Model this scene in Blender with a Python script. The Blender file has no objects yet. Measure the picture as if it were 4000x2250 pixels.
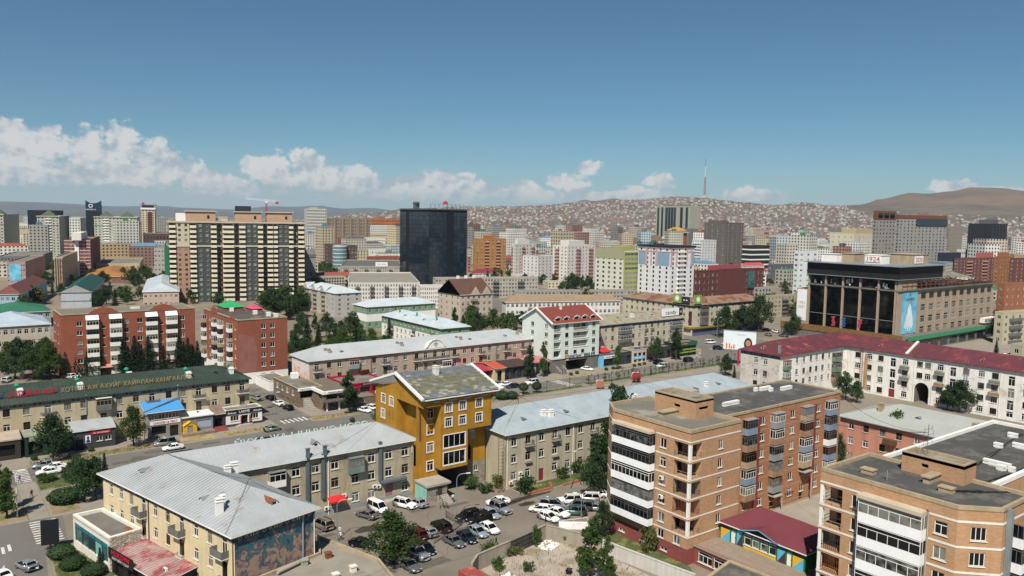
import bpy,bmesh,math,random
from mathutils import Matrix,Vector
S=bpy.context.scene
C=S.collection
rnd=random.Random(7)
# ------ camera (x,y = city street grid, metres)
TH=math.radians(37);CT,ST=math.cos(TH),math.sin(TH)
CAMZ=54.0
PIT=math.atan((1125-848)/3100.0);ROL=math.radians(.9)
cp,sp,cr,sr=math.cos(PIT),math.sin(PIT),math.cos(ROL),math.sin(ROL)
def grid(v):return Vector((v[0]*CT+v[1]*ST,-v[0]*ST+v[1]*CT,v[2]))
_e1,_e3,_f=Vector((1,0,0)),Vector((0,-sp,-cp)),Vector((0,cp,-sp))
_r=grid(cr*_e1-sr*_e3);_u=grid(-(sr*_e1+cr*_e3));_b=grid(-_f)
cam=bpy.data.cameras.new('camera');camo=bpy.data.objects.new('camera',cam);C.objects.link(camo)
camo.matrix_world=Matrix(((_r.x,_u.x,_b.x,0),(_r.y,_u.y,_b.y,0),(_r.z,_u.z,_b.z,CAMZ),(0,0,0,1)))
cam.sensor_width=36;cam.lens=36*3100/4000;cam.clip_start=1;cam.clip_end=60000
S.camera=camo
def at(px,py,z=0.0):
 """ground (or height z) point of the street grid that was surveyed at photo coordinates px,py"""
 u=(px-2000)/3100;v=(py-1125)/3100
 u,v=cr*u+sr*v,-sr*u+cr*v
 d=grid((u,cp-v*sp,-(sp+v*cp)));t=(z-CAMZ)/d.z
 return Vector((d.x*t,d.y*t,z))
def polar(px,dist,z=0.0):
 d=grid(((px-2000)/3100,1.0,0));d.normalize()
 return Vector((d.x*dist,d.y*dist,z))
# ------ sun + sky
SUN=Vector((-.76,-.65,0)).normalized();ELEV=math.radians(51)
to_sun=Vector((SUN.x*math.cos(ELEV),SUN.y*math.cos(ELEV),math.sin(ELEV)))
sl=bpy.data.lights.new('sun','SUN');sl.energy=4.9;sl.angle=math.radians(.53);sl.color=(1,.94,.84)
slo=bpy.data.objects.new('sun',sl);C.objects.link(slo);slo.rotation_euler=to_sun.to_track_quat('Z','Y').to_euler()
W=bpy.data.worlds.new('World');S.world=W;W.use_nodes=True
def world():
 nt=W.node_tree;N=nt.nodes;L=nt.links;N.clear()
 out=N.new('ShaderNodeOutputWorld');bg=N.new('ShaderNodeBackground');L.new(bg.outputs[0],out.inputs[0])
 sky=N.new('ShaderNodeTexSky');sky.sky_type='NISHITA';sky.sun_disc=False
 sky.sun_elevation=ELEV;sky.sun_rotation=math.atan2(SUN.x,SUN.y)
 sky.altitude=1300;sky.air_density=1.0;sky.dust_density=.3;sky.ozone_density=2.0
 bg.inputs[1].default_value=.054
 tc=N.new('ShaderNodeTexCoord')
 def val(x,sock):
  if isinstance(x,(int,float)):sock.default_value=x
  elif isinstance(x,(tuple,list)):sock.default_value=x
  else:L.new(x,sock)
 def m(op,a,b=0.0,c=None):
  n=N.new('ShaderNodeMath');n.operation=op;val(a,n.inputs[0]);val(b,n.inputs[1])
  if c is not None:val(c,n.inputs[2])
  return n.outputs[0]
 def vm(op,a,b,o=0):
  n=N.new('ShaderNodeVectorMath');n.operation=op;val(a,n.inputs[0]);val(b,n.inputs[1]);return n.outputs[o]
 def ss(x,lo,hi):
  n=N.new('ShaderNodeMapRange');n.interpolation_type='SMOOTHSTEP';val(x,n.inputs[0]);n.inputs[1].default_value=lo;n.inputs[2].default_value=hi
  return n.outputs[0]
 d=tc.outputs['Generated']
 rt=vm('DOT_PRODUCT',d,(CT,-ST,0),1);fw=vm('DOT_PRODUCT',d,(ST,CT,0),1);up=vm('DOT_PRODUCT',d,(0,0,1),1)
 az=m('MULTIPLY',m('ARCTAN2',rt,fw),57.2958);el=m('MULTIPLY',m('ARCSINE',up),57.2958)
 cx=N.new('ShaderNodeCombineXYZ');L.new(az,cx.inputs[0]);L.new(el,cx.inputs[1]);q=cx.outputs[0]
 def noise(v,sc,det,off=(0,0,0),rough=.55):
  n=N.new('ShaderNodeTexNoise');n.noise_dimensions='2D';n.inputs['Scale'].default_value=sc;n.inputs['Detail'].default_value=det;n.inputs['Roughness'].default_value=rough
  L.new(vm('ADD',v,off),n.inputs['Vector']);return n.outputs[0]
 ws=N.new('ShaderNodeVectorMath');ws.operation='MULTIPLY';L.new(q,ws.inputs[0]);ws.inputs[1].default_value=(1,1.25,0);qs=ws.outputs[0]
 n1=noise(qs,.62,8,rough=.6);n2=noise(qs,.62,8,(.26,-.34,0),.6);nb=noise(qs,2.2,5,(7,3,0));nw=noise(q,.22,4,(3,9,0));nl=noise(qs,.33,3,(1,5,0));nl2=noise(qs,.33,3,(1.5,4.2,0))
 puffs=[(-32.4,4.2,1.7,1.4),(-30.2,3.8,1.7,1.1),(-27.8,4.0,1.4,1.1),(-26.0,4.3,1.3,1.2),(-24.6,3.7,1.4,1.0),(-23.1,2.9,1.5,.9),(-27,2.8,3.0,.9),(-31,2.4,3.2,.9),(-21.6,2.5,1.2,.6),(-24.5,2.2,2.8,.6),(-18.2,3.2,.9,.7),(-16.6,3.2,1.3,.8),(-14.5,3.4,1.3,.9),(-13.0,2.7,1.6,.7),(-10.9,2.6,1.3,.7),(-9.1,2.1,1.1,.45),(-15.4,2.3,3.4,.9),(-11,1.9,4,.7),(-20,1.8,3,.7),(-7,1.5,3.5,.6),(-7.2,2.3,1.3,.6),(-5.7,2.6,1.3,.7),(-3.7,2.5,1.0,.55),(-2.6,2.1,1.1,.5),(-.9,1.7,1.3,.4),(.9,1.9,1.6,.6),(-4,1.6,3,.6),(2,1.5,3,.6),(7.5,1.5,3,.5),(3.1,2.5,1.0,.6),(4.4,2.1,1.2,.8),(5.5,3.6,.9,.5),(6.4,1.6,1.7,.5),(9.3,1.7,1.7,.65),(10.3,2.6,1.0,.5),(14.2,1.3,1.2,.4),(16.8,1.7,1.7,.6),(28.6,2.3,1.2,.5),(31,1.9,2.6,.4),(52,4,3,1.3),(56,3,3,1.1),(75,5,4,1.6),(80,3.5,4,1.3),(110,4,4,1.5),(118,3,5,1.2),(150,5,4,1.6),(158,3.5,5,1.3),(-45,4.5,3,1.5),(-50,3.3,4,1.2),(-78,5,4,1.7),(-84,3.6,4,1.3),(-115,4,5,1.4),(-150,4.5,4,1.5),(-158,3,4,1.2)]
 acc=None
 for a,e,rx,ry in puffs:
  dd=vm('LENGTH',vm('MULTIPLY',vm('SUBTRACT',q,(a,e,0)),(1/rx,1/ry,0)),(0,0,0),1)
  if acc is None:acc=dd
  else:
   n=N.new('ShaderNodeMath');n.operation='SMOOTH_MIN';L.new(acc,n.inputs[0]);L.new(dd,n.inputs[1]);n.inputs[2].default_value=.25;acc=n.outputs[0]
 dist=m('ADD',acc,m('ADD',m('MULTIPLY',m('SUBTRACT',n1,.53),2.2),m('MULTIPLY',m('SUBTRACT',nb,.5),.7)))
 core=m('MULTIPLY',ss(dist,1.15,.68),ss(el,.2,2.2))
 lit_relief=m('ADD',.52,m('ADD',m('ADD',m('MULTIPLY',m('SUBTRACT',n2,n1),3.4),m('MULTIPLY',m('SUBTRACT',nl2,nl),3.0)),m('MULTIPLY',ss(el,1.0,5.0),.35)))  # light and shade of the clouds, put into their colour
 lit_relief=m('MAXIMUM',m('MINIMUM',lit_relief,1.0),0.0)
 ccol=N.new('ShaderNodeMix');ccol.data_type='RGBA';L.new(lit_relief,ccol.inputs[0]);ccol.inputs[6].default_value=(6.6,7.5,8.4,1);ccol.inputs[7].default_value=(12.4,11.8,11.3,1)
 band=m('MULTIPLY',ss(el,5.5,.0),m('ADD',.35,m('MULTIPLY',nw,.7)))
 band=m('MULTIPLY',band,m('ADD',.55,m('MULTIPLY',ss(az,12,-26),.4)))
 tint=N.new('ShaderNodeMix');tint.data_type='RGBA';tint.blend_type='MULTIPLY';tint.inputs[0].default_value=1;L.new(sky.outputs[0],tint.inputs[6]);tint.inputs[7].default_value=(.64,.95,1.04,1)
 mx1=N.new('ShaderNodeMix');mx1.data_type='RGBA';L.new(band,mx1.inputs[0]);L.new(tint.outputs[2],mx1.inputs[6]);mx1.inputs[7].default_value=(6.4,7.9,9.0,1)
 mx2=N.new('ShaderNodeMix');mx2.data_type='RGBA';L.new(m('MULTIPLY',core,.78),mx2.inputs[0]);L.new(mx1.outputs[2],mx2.inputs[6]);L.new(ccol.outputs[2],mx2.inputs[7])
 L.new(mx2.outputs[2],bg.inputs[0])
world()
W.cycles.sampling_method='MANUAL';W.cycles.sample_map_resolution=1024
S.view_settings.view_transform='Standard';S.view_settings.look='None';S.view_settings.exposure=0.28;S.view_settings.gamma=1
S.view_settings.use_curve_mapping=False
S.cycles.use_denoising=True
S.cycles.max_bounces=5;S.cycles.diffuse_bounces=2;S.cycles.glossy_bounces=2;S.cycles.transmission_bounces=2;S.cycles.transparent_max_bounces=6;S.cycles.volume_bounces=0
S.cycles.caustics_reflective=False;S.cycles.caustics_refractive=False
# ------ materials
def lin(h):
 if not isinstance(h,str):return tuple(h)
 return tuple(((int(h[i:i+2],16)/255+.055)/1.055)**2.4 if int(h[i:i+2],16)>10 else int(h[i:i+2],16)/255/12.92 for i in(0,2,4))
MATS={}
def mat(name,col,rough=.85,var=.12,scale=.35,metal=0.0,spec=.35,streak=0.0,bump=0.0,fine=.06,brick=None,col2=None,c2scale=.15,c2lo=.52,c2hi=.62,sheen=0,objvar=0.0,transl=0.0):
 """procedural surface: base colour with large-scale wear, fine grain, optional rain streaks, second patchy colour, brick courses"""
 if name in MATS:return MATS[name]
 m=bpy.data.materials.new(name);MATS[name]=m;m.use_nodes=True
 nt=m.node_tree;N=nt.nodes;L=nt.links;b=N['Principled BSDF']
 c=lin(col)
 b.inputs['Roughness'].default_value=rough;b.inputs['Metallic'].default_value=metal;b.inputs['Specular IOR Level'].default_value=spec
 geo=N.new('ShaderNodeNewGeometry');pos=geo.outputs['Position']
 def noise(sc,det=4,vec=None,ro=.6):
  n=N.new('ShaderNodeTexNoise');n.inputs['Scale'].default_value=sc;n.inputs['Detail'].default_value=det;n.inputs['Roughness'].default_value=ro;L.new(vec or pos,n.inputs['Vector']);return n.outputs[0]
 def mapr(x,lo,hi,a,bb):
  n=N.new('ShaderNodeMapRange');L.new(x,n.inputs[0]);n.inputs[1].default_value=lo;n.inputs[2].default_value=hi;n.inputs[3].default_value=a;n.inputs[4].default_value=bb;return n.outputs[0]
 def mix(f,a,bb,mode='MIX'):
  n=N.new('ShaderNodeMix');n.data_type='RGBA';n.blend_type=mode
  for s,x in((n.inputs[0],f),(n.inputs[6],a),(n.inputs[7],bb)):
   if isinstance(x,(int,float)):s.default_value=x
   elif isinstance(x,tuple):s.default_value=(*x[:3],1)
   else:L.new(x,s)
  return n.outputs[2]
 def mul(x,f):
  n=N.new('ShaderNodeVectorMath');n.operation='SCALE'
  if isinstance(x,tuple):n.inputs[0].default_value=x
  else:L.new(x,n.inputs[0])
  L.new(f,n.inputs['Scale']);return n.outputs[0]
 col_=c
 if brick:
  bt=N.new('ShaderNodeTexBrick');uv=N.new('ShaderNodeUVMap');uv.uv_map='UVMap';L.new(uv.outputs[0],bt.inputs['Vector'])
  w,h,mort,mc,cv=brick
  bt.inputs['Scale'].default_value=1;bt.inputs['Brick Width'].default_value=w;bt.inputs['Row Height'].default_value=h;bt.inputs['Mortar Size'].default_value=mort
  bt.inputs['Color1'].default_value=(*[x*(1+cv)for x in c],1);bt.inputs['Color2'].default_value=(*[x*(1-cv)for x in c],1);bt.inputs['Mortar'].default_value=(*lin(mc),1)
  col_=bt.outputs[0]
 if col2:col_=mix(mapr(noise(c2scale,6,ro=.7),c2lo,c2hi,0,1),col_,lin(col2))
 f=mapr(noise(scale,5),.3,.7,1-var,1+var);col_=mul(col_,f)
 if fine:col_=mul(col_,mapr(noise(6.0,3),.3,.7,1-fine,1+fine))
 if streak:
  mp=N.new('ShaderNodeMapping');mp.inputs['Scale'].default_value=(1.6,1.6,.1);L.new(pos,mp.inputs[0])
  col_=mul(col_,mapr(noise(.9,4,mp.outputs[0]),.42,.72,1.0,1-streak))
 if objvar:
  oi=N.new('ShaderNodeObjectInfo');col_=mul(col_,mapr(oi.outputs['Random'],0,1,1-objvar,1+objvar))
 if isinstance(col_,tuple):b.inputs['Base Color'].default_value=(*col_,1)
 else:L.new(col_,b.inputs['Base Color'])
 if bump:
  bp=N.new('ShaderNodeBump');bp.inputs['Strength'].default_value=bump;bp.inputs['Distance'].default_value=.05;L.new(noise(4.5,5),bp.inputs['Height']);L.new(bp.outputs[0],b.inputs['Normal'])
 if transl:
  tr=N.new('ShaderNodeBsdfTranslucent');ms=N.new('ShaderNodeMixShader');ms.inputs[0].default_value=transl
  if isinstance(col_,tuple):tr.inputs[0].default_value=(*col_,1)
  else:L.new(col_,tr.inputs[0])
  L.new(b.outputs[0],ms.inputs[1]);L.new(tr.outputs[0],ms.inputs[2]);L.new(ms.outputs[0],N['Material Output'].inputs[0])
 return m
def glass(name,dark='0c1013',light='86867e',amount=.38,rough=.06,spec=.6,tint=None):
 """window glass over dark rooms; some panes show pale curtains (varies from window to window)"""
 if name in MATS:return MATS[name]
 m=bpy.data.materials.new(name);MATS[name]=m;m.use_nodes=True
 nt=m.node_tree;N=nt.nodes;L=nt.links;b=N['Principled BSDF']
 oi=N.new('ShaderNodeObjectInfo');geo=N.new('ShaderNodeNewGeometry')
 n=N.new('ShaderNodeTexNoise');n.inputs['Scale'].default_value=1.1;n.inputs['Detail'].default_value=2;L.new(geo.outputs['Position'],n.inputs['Vector'])
 ad=N.new('ShaderNodeMath');ad.operation='MULTIPLY_ADD';L.new(n.outputs[0],ad.inputs[0]);ad.inputs[1].default_value=.7;L.new(oi.outputs['Random'],ad.inputs[2])
 mr=N.new('ShaderNodeMapRange');L.new(ad.outputs[0],mr.inputs[0]);mr.inputs[1].default_value=1.35-amount;mr.inputs[2].default_value=1.4-amount*.5;mr.inputs[3].default_value=0;mr.inputs[4].default_value=.8
 mx=N.new('ShaderNodeMix');mx.data_type='RGBA';L.new(mr.outputs[0],mx.inputs[0]);mx.inputs[6].default_value=(*lin(dark),1);mx.inputs[7].default_value=(*lin(light),1)
 L.new(mx.outputs[2],b.inputs['Base Color']);b.inputs['Roughness'].default_value=rough;b.inputs['Specular IOR Level'].default_value=spec
 return m
# ------ mesh builder
class MB:
 def __init__(s):s.v=[];s.f=[];s.m=[];s.uv=[]
 def quad(s,pts,m=0,uv=None):
  i=len(s.v);s.v.extend(tuple(p)for p in pts);s.f.append(tuple(range(i,i+len(pts))));s.m.append(m)
  if uv is None:
   a,b,c=Vector(pts[0]),Vector(pts[1]),Vector(pts[-1]);e=(b-a)
   if e.length<1e-6:e=Vector((1,0,0))
   e.normalize();n=e.cross(c-a)
   w=n.cross(e);w=w.normalized()if w.length>1e-9 else Vector((0,1,0))
   uv=[((Vector(p)-a).dot(e),(Vector(p)-a).dot(w))for p in pts]
  s.uv.append(uv)
 def box(s,x0,x1,y0,y1,z0,z1,m=0,skip='',mt=None):
  mt=m if mt is None else mt
  if 'f' not in skip:s.quad([(x0,y0,z0),(x1,y0,z0),(x1,y0,z1),(x0,y0,z1)],m)
  if 'r' not in skip:s.quad([(x1,y0,z0),(x1,y1,z0),(x1,y1,z1),(x1,y0,z1)],m)
  if 'k' not in skip:s.quad([(x1,y1,z0),(x0,y1,z0),(x0,y1,z1),(x1,y1,z1)],m)
  if 'l' not in skip:s.quad([(x0,y1,z0),(x0,y0,z0),(x0,y0,z1),(x0,y1,z1)],m)
  if 't' not in skip:s.quad([(x0,y0,z1),(x1,y0,z1),(x1,y1,z1),(x0,y1,z1)],mt)
  if 'b' not in skip:s.quad([(x0,y1,z0),(x1,y1,z0),(x1,y0,z0),(x0,y0,z0)],m)
 def obox(s,c,ax,ay,az,m=0):
  """oriented box: centre, three half-axis vectors"""
  c,ax,ay,az=Vector(c),Vector(ax),Vector(ay),Vector(az)
  P=lambda i,j,k:c+ax*i+ay*j+az*k
  for q in([(-1,-1,-1),(1,-1,-1),(1,-1,1),(-1,-1,1)],[(1,-1,-1),(1,1,-1),(1,1,1),(1,-1,1)],[(1,1,-1),(-1,1,-1),(-1,1,1),(1,1,1)],[(-1,1,-1),(-1,-1,-1),(-1,-1,1),(-1,1,1)],[(-1,-1,1),(1,-1,1),(1,1,1),(-1,1,1)],[(-1,1,-1),(1,1,-1),(1,-1,-1),(-1,-1,-1)]):
   s.quad([P(*t)for t in q],m)
 def bar(s,p,q,w=.06,h=None,m=0):
  """rectangular bar between two points"""
  p,q=Vector(p),Vector(q);d=q-p;L=d.length
  if L<1e-5:return
  d/=L;h=w if h is None else h
  a=d.cross(Vector((0,0,1)));a=a.normalized()if a.length>1e-3 else Vector((1,0,0));b=a.cross(d)
  s.obox((p+q)/2,d*L/2,a*w/2,b*h/2,m)
 def prism(s,poly,z0,z1,m=0,mt=None,bottom=False,top=True):
  n=len(poly)
  for i in range(n):
   a,b=poly[i],poly[(i+1)%n];s.quad([(a[0],a[1],z0),(b[0],b[1],z0),(b[0],b[1],z1),(a[0],a[1],z1)],m)
  if top:s.quad([(p[0],p[1],z1)for p in poly],m if mt is None else mt)
  if bottom:s.quad([(p[0],p[1],z0)for p in reversed(poly)],m)
 def tube(s,p,q,r,n=8,m=0,r2=None,cap=True):
  p,q=Vector(p),Vector(q);d=(q-p).normalized();r2=r if r2 is None else r2
  a=d.cross(Vector((0,0,1)));a=a.normalized()if a.length>1e-3 else Vector((1,0,0));b=d.cross(a)
  R=[(p+(a*math.cos(t)+b*math.sin(t))*r,q+(a*math.cos(t)+b*math.sin(t))*r2)for t in(2*math.pi*i/n for i in range(n))]
  for i in range(n):
   A,B=R[i],R[(i+1)%n];s.quad([A[0],B[0],B[1],A[1]],m)
  if cap:s.quad([x[0]for x in reversed(R)],m);s.quad([x[1]for x in R],m)
 def lathe(s,prof,c=(0,0,0),n=12,m=0):
  for(r0,z0),(r1,z1)in zip(prof,prof[1:]):
   for i in range(n):
    t,u=2*math.pi*i/n,2*math.pi*(i+1)/n
    s.quad([(c[0]+r0*math.cos(t),c[1]+r0*math.sin(t),c[2]+z0),(c[0]+r0*math.cos(u),c[1]+r0*math.sin(u),c[2]+z0),(c[0]+r1*math.cos(u),c[1]+r1*math.sin(u),c[2]+z1),(c[0]+r1*math.cos(t),c[1]+r1*math.sin(t),c[2]+z1)],m)
 def mesh(s,name,mats,off=(0,0,0),smooth=False,weld=False):
  me=bpy.data.meshes.new(name)
  me.from_pydata([(x-off[0],y-off[1],z-off[2])for x,y,z in s.v],[],s.f)
  for mm in mats:me.materials.append(mm)
  me.polygons.foreach_set('material_index',s.m)
  uvl=me.uv_layers.new(name='UVMap');flat=[]
  for u in s.uv:
   for x in u:flat.extend(x)
  uvl.data.foreach_set('uv',flat)
  if weld:
   bm=bmesh.new();bm.from_mesh(me);bmesh.ops.remove_doubles(bm,verts=bm.verts,dist=.0005);bm.to_mesh(me);bm.free()
  if smooth:me.polygons.foreach_set('use_smooth',[True]*len(me.polygons))
  me.update();return me
 def build(s,name,mats,parent=None,smooth=False,weld=False):
  if not isinstance(mats,(list,tuple)):mats=[mats]
  if not s.f:return None
  return link(name,s.mesh(name,mats,worldloc(parent)if parent else(0,0,0),smooth,weld),parent)
def worldloc(o):
 v=Vector((0,0,0))
 while o is not None:v+=o.location;o=o.parent
 return v
def link(name,me,parent=None,loc=None,rz=0.0):
 o=bpy.data.objects.new(name,me);C.objects.link(o)
 if parent:o.parent=parent
 if loc is not None:o.location=loc
 if rz:o.rotation_euler=(0,0,rz)
 return o
def tag(o,label,cat,group=None,kind=None):
 if label:o['label']=label
 if cat:o['category']=cat
 if group:o['group']=group
 if kind:o['kind']=kind
 return o
def empty(name,loc,label,cat,group=None,rz=0.0):
 o=bpy.data.objects.new(name,None);C.objects.link(o);o.location=loc;o.rotation_euler=(0,0,rz);o.empty_display_size=.5
 return tag(o,label,cat,group)
def thing(name,mb,mats,label,cat,group=None,loc=None):
 """a one-mesh thing whose origin sits at its base"""
 if loc is None:
  xs=[v[0]for v in mb.v];ys=[v[1]for v in mb.v];zs=[v[2]for v in mb.v];loc=((min(xs)+max(xs))/2,(min(ys)+max(ys))/2,min(zs))
 o=link(name,mb.mesh(name,mats if isinstance(mats,(list,tuple))else[mats],loc),None,loc);return tag(o,label,cat,group)
def struct(name,mb,mats,parent=None):
 o=mb.build(name,mats,parent)
 if not parent:o['kind']='structure'
 return o
def copy_tree(o,parent=None):
 c=o.copy();C.objects.link(c);c.parent=parent
 for ch in o.children:copy_tree(ch,c)
 return c
# ------ shared materials
M={}
def defmats():
 M['white_frame']=mat('white_frame','e4e2dc',.5,.05);M['tan_frame']=mat('tan_frame','9a8e7c',.7,.1);M['dark_frame']=mat('dark_frame','3a332d',.7,.1)
 M['brown_frame']=mat('brown_frame','5d4433',.7,.15);M['sill']=mat('sill','d8d4c8',.8,.08)
 M['glass']=glass('window_glass');M['dark_glass']=glass('dark_glass','0a0d10','1b2024',.2,.05,.7)
 M['shop_glass']=glass('shop_glass','0d1416','27343a',.3,.06,.6)
 M['zinc']=mat('zinc','8f9698',.5,.15,metal=.3,streak=.15);M['white_paint']=mat('white_paint','e6e4de',.7,.05,streak=.08)
 M['white_sheet']=mat('white_sheet','eceded',.45,.04,streak=.05);M['concrete']=mat('concrete','a09a8e',.9,.15,bump=.15);M['concrete_dark']=mat('concrete_dark','6c6862',.9,.2,bump=.15)
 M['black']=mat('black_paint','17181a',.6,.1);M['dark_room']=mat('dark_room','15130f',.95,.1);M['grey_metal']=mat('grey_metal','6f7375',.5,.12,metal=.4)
 M['rust']=mat('rust','7b4a2c',.85,.3,scale=2);M['ac']=mat('ac_plastic','dcdad2',.5,.04);M['fan']=mat('fan_grille','34383a',.6,.1)
 M['tyre']=mat('tyre','161616',.9,.05);M['rim']=mat('rim','a8abad',.35,.05,metal=.7);M['car_glass']=glass('car_glass','080a0c','14181a',.1,.04,.7)
 M['lampred']=mat('tail_lamp','8a1612',.3,.05,spec=.6);M['lampclear']=mat('head_lamp','d5dadd',.15,.03,spec=.8);M['plate']=mat('number_plate','d9d9d4',.5,.02)
 M['asphalt']=mat('asphalt','787065',.93,.16,scale=.12,fine=.1,bump=.1,col2='777065',c2scale=.06,c2lo=.5,c2hi=.6);M['asphalt_road']=mat('asphalt_road','6d6963',.92,.12,scale=.1,fine=.08,bump=.08,col2='6f6b64',c2scale=.09)
 M['pave']=mat('paving','8d8478',.92,.1,scale=.2,fine=.08,brick=(.6,.6,.012,'7e776c',.05));M['kerb']=mat('kerb_stone','aaa59a',.9,.1)
 M['soil']=mat('soil','8c7a5e',.95,.2,scale=.3,fine=.15,bump=.3,col2='5f6a35',c2scale=.35);M['yellow_grass_soil']=mat('dry_soil','a08a62',.95,.2,scale=.3,fine=.15,bump=.3,col2='77703c',c2scale=.5)
 M['marking']=mat('road_paint','cfccc4',.8,.1,fine=.15,col2='9b978f',c2scale=1.2,c2lo=.5,c2hi=.62)
 M['bark']=mat('bark','4d4032',.95,.2,scale=2,bump=.4);M['birch']=mat('white_bark','b9b4a6',.9,.2,scale=3)
 M['leaf']=mat('leaf','4c6432',.75,.25,scale=.8,fine=.2,spec=.25,transl=.45,objvar=.25);M['leaf_dark']=mat('leaf_dark','3a5230',.75,.25,scale=.8,fine=.2,spec=.25,transl=.4,objvar=.25)
 M['leaf_olive']=mat('leaf_olive','5f6338',.75,.25,scale=.8,fine=.2,spec=.2,transl=.35,objvar=.15);M['needle']=mat('needle','263a25',.8,.25,scale=1,fine=.2,transl=.2,objvar=.2)
 M['grass']=mat('grass','4d5630',.9,.2,scale=.6,fine=.25,col2='7d7a45',c2scale=.4);M['ribbed_white']=mat('ribbed_white','cfcac0',.7,.1,streak=.2)
 M['wire']=mat('cable','1d1c1b',.7,.05)
defmats()
# ------ windows
_cache={}
def cached(key,fn):
 if key not in _cache:_cache[key]=fn()
 return _cache[key]
def frame_mb(w,h,cols,trans,t=.08,y0=.08,y1=.15,mb=None,m=0,x=0.0,z=0.0):
 """window frame in the local wall plane (x along wall, y inwards), lower edge at z"""
 mb=mb or MB();a,b=x-w/2,x+w/2
 mb.box(a,a+t,y0,y1,z,z+h,m);mb.box(b-t,b,y0,y1,z,z+h,m);mb.box(a+t,b-t,y0,y1,z,z+t,m);mb.box(a+t,b-t,y0,y1,z+h-t,z+h,m)
 zt=z+h-t
 if trans:
  zt=z+h*(1-trans);mb.box(a+t,b-t,y0,y1,zt-t/2,zt+t/2,m);zt-=t/2
 for i in range(1,cols):
  xx=a+w*i/cols;mb.box(xx-t*.5,xx+t*.5,y0,y1,z+t,zt,m)
 return mb
def window(b,f,u,z,w,h,style='2t',fm='white_frame',full=True,sill='sill',gm='glass',depth=.2,cut=True):
 p0,p1=f['p0'],f['p1'];dx,dy=p1[0]-p0[0],p1[1]-p0[1];L=math.hypot(dx,dy);dx/=L;dy/=L
 if cut:f['ops'].append((u-w/2,u+w/2,z,z+h,depth))
 cols=int(style[0]);tr=.28 if 't' in style else 0
 base=worldloc(b.root);loc=Vector((p0[0]+dx*u,p0[1]+dy*u,z))-base;rz=math.atan2(dy,dx)
 k=(round(w,2),round(h,2),style,fm)
 if full:
  o=link('window',cached(('wf',)+k,lambda:frame_mb(w,h,cols,tr).mesh('window_frame',[M[fm]])),b.root,loc,rz)
  def pane():
   mb=MB();mb.quad([(-w/2,.12,0),(w/2,.12,0),(w/2,.12,h),(-w/2,.12,h)]);return mb.mesh('pane',[M[gm]])
  link('pane',cached(('wp',k[0],k[1],gm),pane),o)
  if sill:
   def sl():
    mb=MB();mb.box(-w/2-.1,w/2+.1,-.14,.1,-.09,0);return mb.mesh('sill',[M[sill]])
   link('sill',cached(('ws',k[0],sill),sl),o)
 else:
  def lite():
   mb=frame_mb(w,h,cols,tr);mb.quad([(-w/2,.12,0),(w/2,.12,0),(w/2,.12,h),(-w/2,.12,h)],1)
   if sill:mb.box(-w/2-.08,w/2+.08,-.12,.1,-.09,0,2)
   return mb.mesh('window',[M[fm],M[gm],M[sill or 'sill']])
  o=link('window',cached(('wl',sill,gm)+k,lite),b.root,loc,rz)
 return o
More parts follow.
